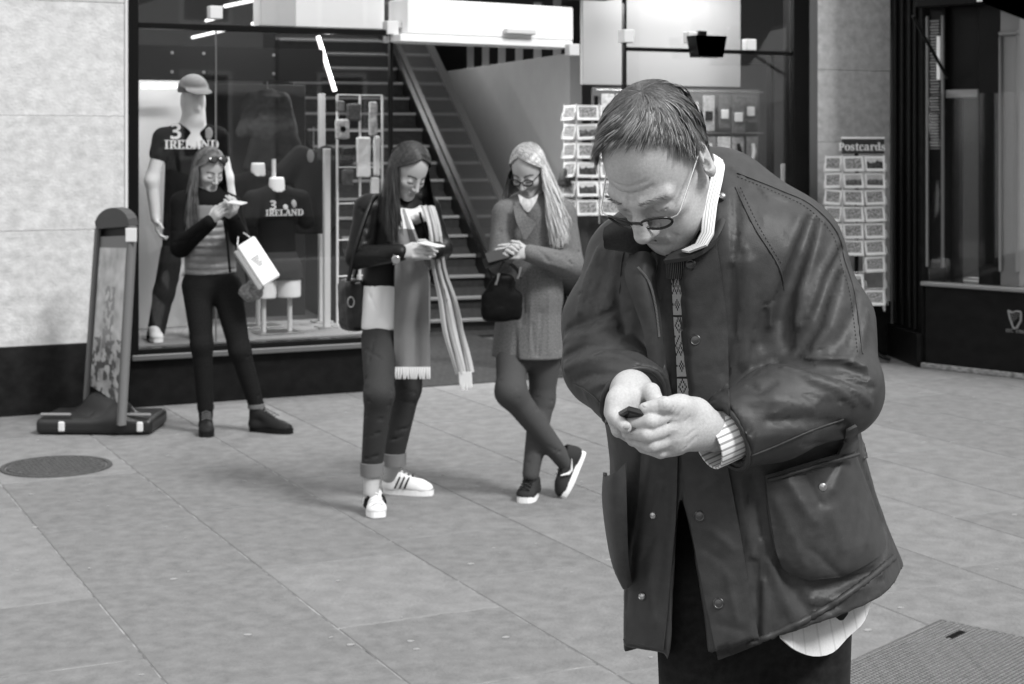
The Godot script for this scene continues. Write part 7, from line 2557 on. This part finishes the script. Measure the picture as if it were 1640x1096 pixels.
func mannequin_torso(called: String, label: String, px: float, py: float, z: float, sc: float, shirt: float, legs: bool) -> void:
	var s := thing(called, label, "mannequin")
	var o := G * fl(px, py, z)          # neck
	var yb := G.basis
	var B := Sdf.new(0.009)
	B.cap(o + Vector3(0, 0.03, 0) * sc, o + Vector3(0, -0.08, 0) * sc, 0.05 * sc, 0.06 * sc, 0.02)
	B.box(Transform3D(yb, o + Vector3(0, 0.1, 0) * sc), Vector3(0.1, 0.05, 0.1) * sc, 0.002, 0.006, 1)
	B.cap(o + Vector3(0, -0.1, 0) * sc, o + Vector3(0, -0.45, 0) * sc, 0.06 * sc, 0.065 * sc, 0.02)
	if legs:
		for e in [-1.0, 1.0]: B.cap(o + yb * Vector3(e * 0.08, -0.6, 0) * sc, o + yb * Vector3(e * 0.085, -0.74, 0) * sc, 0.083 * sc, 0.078 * sc, 0.006)
		B.box(Transform3D(yb, o + Vector3(0, -0.87, 0) * sc), Vector3(0.4, 0.12, 0.3) * sc, 0.002, 0.004, 1)
	part("body", B.build().mesh(), mat(0.74, 0.45), s)
	var J := Sdf.new(0.010)
	J.ecap(o + Vector3(0, -0.17, 0) * sc, o + Vector3(0, -0.42, 0) * sc, 0.11 * sc, 0.088 * sc, yb, Vector3(1.3, 1, 0.95), 0.03)
	J.ecap(o + Vector3(0, -0.42, 0) * sc, o + Vector3(0, -0.56, 0) * sc, 0.088 * sc, 0.115 * sc, yb, Vector3(1.3, 1, 0.95), 0.04)
	for e in [-1.0, 1.0]:
		J.cap(o + Vector3(0, -0.06, 0) * sc, o + yb * Vector3(e * 0.16, -0.1, 0) * sc, 0.07 * sc, 0.062 * sc, 0.04)
		J.cap(o + yb * Vector3(e * 0.165, -0.1, 0) * sc, o + yb * Vector3(e * 0.2, -0.24, 0.01) * sc, 0.064 * sc, 0.06 * sc, 0.02)
	J.cap(o + yb * Vector3(0, -0.02, 0.02) * sc, o + yb * Vector3(0, 0.1, 0.02) * sc, 0.058 * sc, 0.07 * sc, 0.003, 1)
	J.box(Transform3D(yb, o + Vector3(0, -0.76, 0) * sc), Vector3(0.4, 0.2, 0.3) * sc, 0.002, 0.004, 1)
	if legs:
		var SH := Sdf.new(0.010)
		SH.ecap(o + Vector3(0, -0.5, 0) * sc, o + Vector3(0, -0.56, 0) * sc, 0.115 * sc, 0.125 * sc, yb, Vector3(1.28, 1, 0.95), 0.03)
		for e in [-1.0, 1.0]: SH.cap(o + yb * Vector3(e * 0.08, -0.56, 0) * sc, o + yb * Vector3(e * 0.085, -0.62, 0) * sc, 0.092 * sc, 0.092 * sc, 0.02)
		SH.box(Transform3D(yb, o + Vector3(0, -0.78, 0) * sc), Vector3(0.4, 0.15, 0.3) * sc, 0.002, 0.004, 1)
		part("shorts", SH.build().mesh(), mat(0.035, 0.85), s)
	var polo := part("shirt", J.build().mesh(), mat(shirt, 0.85), s)
	if legs:
		var tb := Basis(Vector3.UP, deg_to_rad(25.7))
		text("3", 0.085, 0.01, M.off_white, polo, Transform3D(tb, func_pt(J, 437, 329) + yb * Vector3(0, 0, 0.004)), "number")
		text("IRELAND", 0.055, 0.01, M.off_white, polo, Transform3D(tb, func_pt(J, 455, 341) + yb * Vector3(0, 0, 0.006)), "lettering", "Droid Serif")
		var cr := Sdf.new(0.006)
		cr.ell(func_pt(J, 470, 327), yb, Vector3(0.022, 0.03, 0.007), 0.004)
		part("crest", cr.build().mesh(), mat(0.35, 0.7), polo)
		var b2 := Mb.new()
		b2.lathe([Vector2(0.0, 0.008), Vector2(0.016, 0.006), Vector2(0.018, 0)], 14, Transform3D(Basis(Vector3.UP, deg_to_rad(25.7)) * Basis(Vector3.RIGHT, PI / 2), func_pt(J, 457, 332)))
		part("dot", b2.mesh(), M.off_white, polo)
		var rod := Mb.new()
		rod.tube([o + yb * Vector3(-0.02, 0.03, 0), o + yb * Vector3(-0.02, 0.17, 0)], [0.014], 8)
		part("neck_rod", rod.mesh(), M.off_white, s)
	for e in ([-0.09, 0.09] if legs else [0.0]):
		var b := Mb.new()
		var y0: float = o.y - 0.74 * sc
		b.tube([Vector3(0, y0, 0) + (o + yb * Vector3(e, 0, 0)) * Vector3(1, 0, 1), Vector3(0, 0.345, 0) + (o + yb * Vector3(e, 0, 0)) * Vector3(1, 0, 1)], [0.016], 8)
		part("stand_pole", b.mesh(), M.panel, s)
	part("stand_base", bx(Vector3(-0.15, 0.336, -0.12), Vector3(0.15, 0.345, 0.12), 0.003), M.steel, s, Transform3D(yb, Vector3(o.x, 0, o.z)))

func displays() -> void:
	signboard()
	mannequin_full()
	mannequin_torso("torso_mannequin", "torso mannequin in dark lettered shirt on a stand in the window", 443, 296, -0.6, 1.0, 0.009, true)
	mannequin_torso("torso_mannequin", "dark dressed torso form with a white neck behind the lettered one", 413, 272, -1.0, 0.95, 0.006, false)
	# hanging shirt
	var s := thing("hanging_shirt", "dark grey crested T-shirt hanging behind the torso mannequin", "shirt")
	var o := G * fl(502, 240, -0.9)
	var J := Sdf.new(0.011)
	var yb := G.basis
	J.ecap(o + Vector3(0, -0.1, 0), o + Vector3(0, -0.5, 0), 0.1, 0.11, yb, Vector3(1.5, 1, 0.4), 0.03)
	for e in [-1.0, 1.0]: J.ecap(o + yb * Vector3(e * 0.1, -0.03, 0), o + yb * Vector3(e * 0.22, -0.16, 0), 0.06, 0.07, yb, Vector3(1, 1, 0.5), 0.03)
	J.box(Transform3D(yb, o + Vector3(0, -0.8, 0)), Vector3(0.4, 0.22, 0.3), 0.002, 0.006, 1)
	var sh := part("cloth", J.build().mesh(), mat(0.025, 0.85), s)
	var cr := Sdf.new(0.006)
	cr.ell(func_pt(J, 497, 250), yb, Vector3(0.026, 0.045, 0.008), 0.004)
	part("crest", cr.build().mesh(), mat(0.14, 0.7), sh)
	var hk := Mb.new()
	hk.tube([o + Vector3(0, 0.0, 0), o + Vector3(0, 0.16, 0)], [0.004], 6)
	part("hanger", hk.mesh(), M.steel, s)
	# tops on the back wall
	for k in 2:
		var bgt := thing("sweatshirt", ["mottled grey sweatshirt hanging high behind the mannequins", "dark sweatshirt hanging below the mottled one in the window"][k], "sweatshirt", Transform3D.IDENTITY, "sweatshirts hanging in the window")
		var c := G * fl([428, 440][k], [150, 205][k], -1.42)
		var R := Sdf.new(0.013)
		R.ecap(c + Vector3(0, -0.08, 0), c + Vector3(0, -0.26, 0), 0.1, 0.11, yb, Vector3(1.4, 1, 0.45), 0.03)
		R.ecap(c + Vector3(0, 0.0, 0), c + Vector3(0, -0.02, 0.0), 0.03, 0.06, yb, Vector3(1.3, 1, 0.6), 0.03)
		for e in [-1.0, 1.0]: R.ecap(c + yb * Vector3(e * 0.12, -0.04, 0), c + yb * Vector3(e * 0.19, -0.28, 0), 0.05, 0.045, yb, Vector3(1, 1, 0.6), 0.02)
		R.noise = FastNoiseLite.new(); R.noise.frequency = 9.0; R.noise_amp = 0.006
		part("cloth", R.build().mesh(), mat(1.0, 0.85, {"grain": [[0.012, 0.07], [0.012, 0.035]][k] + [0.5, 4], "freq": 0.02, "seed": 130 + k}), bgt)
		var st := Mb.new()
		st.tube([c + Vector3(0, 0.02, 0), c + Vector3(0, 0.13, 0)], [0.004], 6)
		part("hanger", st.mesh(), M.steel, bgt)
	# upright posts and the sock stand
	for p in [[515, 150, 250, -1.1], [523, 238, 545, -0.75]]:
		var po := thing("display_post", ["tall grey display post behind the hanging shirt", "grey upright display post at the edge of the window"][0 if p[0] == 515 else 1], "post")
		var a := G * fl(p[0], p[1], p[3])
		var h: float = a.y - 0.337
		part("post", bx(Vector3(-0.022, 0.337, -0.02), Vector3(0.022, a.y, 0.02), 0.003), M.panel, po, Transform3D(yb, Vector3(a.x, 0, a.z)))
		part("foot_plate", bx(Vector3(-0.07, 0.3355, -0.06), Vector3(0.07, 0.343, 0.06), 0.002), M.steel, po, Transform3D(yb, Vector3(a.x, 0, a.z)))
	var rk := thing("sock_stand", "white wire stand of socks and packets beside the doorway", "display stand")
	var a0 := fl(540, 152, -0.8); var a1 := fl(612, 152, -0.8)
	for x in [a0.x, (a0.x + a1.x) * 0.5, a1.x]:
		var b := Mb.new()
		b.tube([Vector3(x, a0.y, -0.8), Vector3(x, 0.34, -0.8)], [0.009], 6)
		part("upright", b.mesh(), M.off_white, rk, G)
	for k in 6:
		var b := Mb.new()
		b.tube([Vector3(a0.x, a0.y - k * 0.25, -0.8), Vector3(a1.x, a0.y - k * 0.25, -0.8)], [0.005], 6)
		part("rail", b.mesh(), M.off_white, rk, G)
	var goods := [[548, 207, 26, 34, 0.55, 1], [582, 252, 26, 70, 0.75, 0], [597, 190, 16, 60, 0.5, 1], [603, 250, 12, 70, 0.62, 0], [556, 250, 22, 30, 0.05, 1], [556, 285, 22, 30, 0.08, 1], [566, 180, 26, 30, 0.12, 1], [545, 170, 16, 20, 0.2, 1], [600, 300, 16, 36, 0.5, 0]]
	var where := ["at the left", "long and pale in the middle", "upper right", "right hand", "lower left dark", "lowest dark", "dark upper middle", "small upper left", "lowest right"]
	for k in goods.size():
		var g: Array = goods[k]
		var c := fl(g[0], g[1], -0.76)
		var w: float = g[2] / 250.0; var h: float = g[3] / 250.0
		var pk := thing("sock_packet" if g[5] == 0 else "souvenir_packet", "%s packet on the white sock stand by the doorway" % where[k], "packet", Transform3D.IDENTITY, "packets on the sock stand")
		var S := Sdf.new(0.009)
		S.box(Transform3D(G.basis, G * c), Vector3(w / 2, h / 2, 0.014), 0.012, 0.01)
		S.noise = FastNoiseLite.new(); S.noise.frequency = 10.0; S.noise_amp = 0.006
		part("pack", S.build().mesh(), mat(g[4], 0.7) if g[5] == 0 else mat(1.0, 0.6, {"grain": [g[4] * 0.4, g[4] * 1.3, 0.2, 3]}), pk)
		if k == 0:
			var dt := Mb.new()
			dt.lathe([Vector2(0, 0.004), Vector2(0.02, 0.004), Vector2(0.021, 0)], 14, G * Transform3D(Basis(Vector3.RIGHT, PI / 2), c + Vector3(0, 0, 0.02)))
			part("dark_dot", dt.mesh(), M.black, pk)
	# souvenirs in the right window
	var bd := thing("souvenir_board", "pegboard of souvenirs behind the right hand window", "display board", G)
	part("board", bx(Vector3(4.25, 0.5, -0.62), Vector3(5.7, 2.0, -0.6), 0.002), mat(0.12, 0.8), bd)
	for y in [1.98, 1.67, 1.36]:
		var b := Mb.new()
		b.tube([Vector3(4.25, y, -0.55), Vector3(5.7, y, -0.55)], [0.006], 6)
		part("rail", b.mesh(), M.steel, bd)
	for r in 3:
		for c in 11:
			var u := 4.33 + c * 0.125
			var y := 1.95 - r * 0.31
			var it := thing("souvenir", "%s row, item %s from the left on the souvenir board" % [["upper", "middle", "lower"][r], ["first", "second", "third", "fourth", "fifth", "sixth", "seventh", "eighth", "ninth", "tenth", "last"][c]], "souvenir", G * at(u, y, -0.54 + rng.randf_range(-0.01, 0.02), rng.randf_range(-0.12, 0.12)), "souvenirs on the board")
			var hgt := rng.randf_range(0.2, 0.29)
			var t: float = [0.6, 0.14, 0.4, 0.8, 0.25][rng.randi() % 5]
			part("card", bx(Vector3(-0.056, -hgt, 0), Vector3(0.056, 0.0, 0.006), 0.002), mat(1.0, 0.5, {"grain": [t * 0.5, t * 1.25, 0.25, 3], "seed": 140 + rng.randi() % 3}), it)
			var m2: Material = M.black if t > 0.3 else M.off_white
			var yy := -hgt * 0.55
			var b := Mb.new()
			var kind := rng.randi() % 4
			if kind == 0:
				var ring := []
				for k in 15: ring.append(Vector3(cos(TAU * k / 14.0) * 0.026, yy + sin(TAU * k / 14.0) * 0.028, 0.012))
				b.tube(ring, [0.009], 6, false)
				part("ring", b.mesh(), m2, it)
			elif kind == 1:
				for k in 3:
					var an := PI / 2 + TAU * k / 3.0
					b.lathe([Vector2(0, 0.004), Vector2(0.018, 0.003), Vector2(0.019, 0)], 12, Transform3D(Basis(Vector3.RIGHT, PI / 2), Vector3(cos(an) * 0.017, yy + sin(an) * 0.017, 0.007)))
				b.box(Vector3(-0.004, yy - 0.04, 0.007), Vector3(0.004, yy, 0.01))
				part("shamrock", b.mesh(), m2, it)
			elif kind == 2:
				b.box(Vector3(-0.035, yy - 0.04, 0.007), Vector3(0.035, yy + 0.03, 0.014), 0.004)
				part("trinket", b.mesh(), m2, it)
			else:
				b.tube([Vector3(0, -0.05, 0.012), Vector3(0.012, yy, 0.016), Vector3(-0.005, -hgt * 0.95, 0.012)], [0.014, 0.02, 0.012], 8)
				part("trinket", b.mesh(), m2, it)
	var nb := thing("white_notice", "small white notice card at the lower corner of the right window", "notice", G)
	var nq := fl(1263, 280, -0.1)
	part("card", bx(nq + Vector3(-0.07, -0.09, 0), nq + Vector3(0.07, 0.08, 0.006), 0.002), M.white, nb)
	for k in 3: part("mark", bx(nq + Vector3(-0.04 + k * 0.03, -0.05, 0.0065), nq + Vector3(-0.025 + k * 0.03, -0.03, 0.0075)), M.panel, nb)
	# the racks
	var rp := fl(1372, 400, 0.22)
	var h_top: float = fl(1372, 262, 0.36).y
	rack("postcard_rack", "tall white wire postcard rack with a dark header by the granite pier", G * at(rp.x, 0, 0.22, deg_to_rad(-12.0)), 9, h_top, 0.121,
		[["front", Transform3D(Basis.IDENTITY, Vector3(0, 0, 0.12)), 2.0], ["right", Transform3D(Basis(Vector3.UP, 1.15), Vector3(0.2, 0, 0.04)), 1.0], ["left", Transform3D(Basis(Vector3.UP, -1.15), Vector3(-0.2, 0, 0.04)), 1.0]], "of the rack with the dark header", true)
	var dp := fl(955, 300, -0.45)
	rack("postcard_rack", "white postcard rack inside the doorway beside the man's head", G * at(dp.x, 0, -0.45, deg_to_rad(-18.0)), 6, fl(950, 180, -0.35).y, 0.135,
		[["front", Transform3D(Basis.IDENTITY, Vector3(0, 0, 0.12)), 2.0], ["left", Transform3D(Basis(Vector3.UP, -1.15), Vector3(-0.2, 0, 0.04)), 1.0]], "of the rack inside the doorway", false)
	# security camera in the right window
	var cam2 := thing("speaker_box", "dark wedge shaped box fixed above the right hand window", "speaker", G)
	var cq := fl(1127, 72, 0.05)
	var wb := Mb.new()
	wb.prism(PackedVector2Array([Vector2(-0.13, 0.06), Vector2(0.13, 0.06), Vector2(0.1, -0.09), Vector2(-0.1, -0.09)]), -0.02, 0.1, Transform3D(Basis.IDENTITY, cq))
	part("case", wb.mesh(), M.black, cam2)
	part("bracket", bx(cq + Vector3(-0.03, 0.06, -0.06), cq + Vector3(0.03, 0.1, 0.0), 0.004), M.black, cam2)

func _ready() -> void:
	rng.seed = 7
	environment()
	materials()
	pavement()
	shop()
	pub()
	opposite()
	man()
	displays()
	woman_scarf()
	woman_blonde()
	woman_left()
	bystander("dark haired person just inside the doorway, behind the blonde woman's head", P(851, 262, 11.6), 0.04, 0.03)
	bystander("shorter person inside the doorway, hidden by the blonde woman's shoulder", P(914, 292, 11.9), 0.05, 0.12)
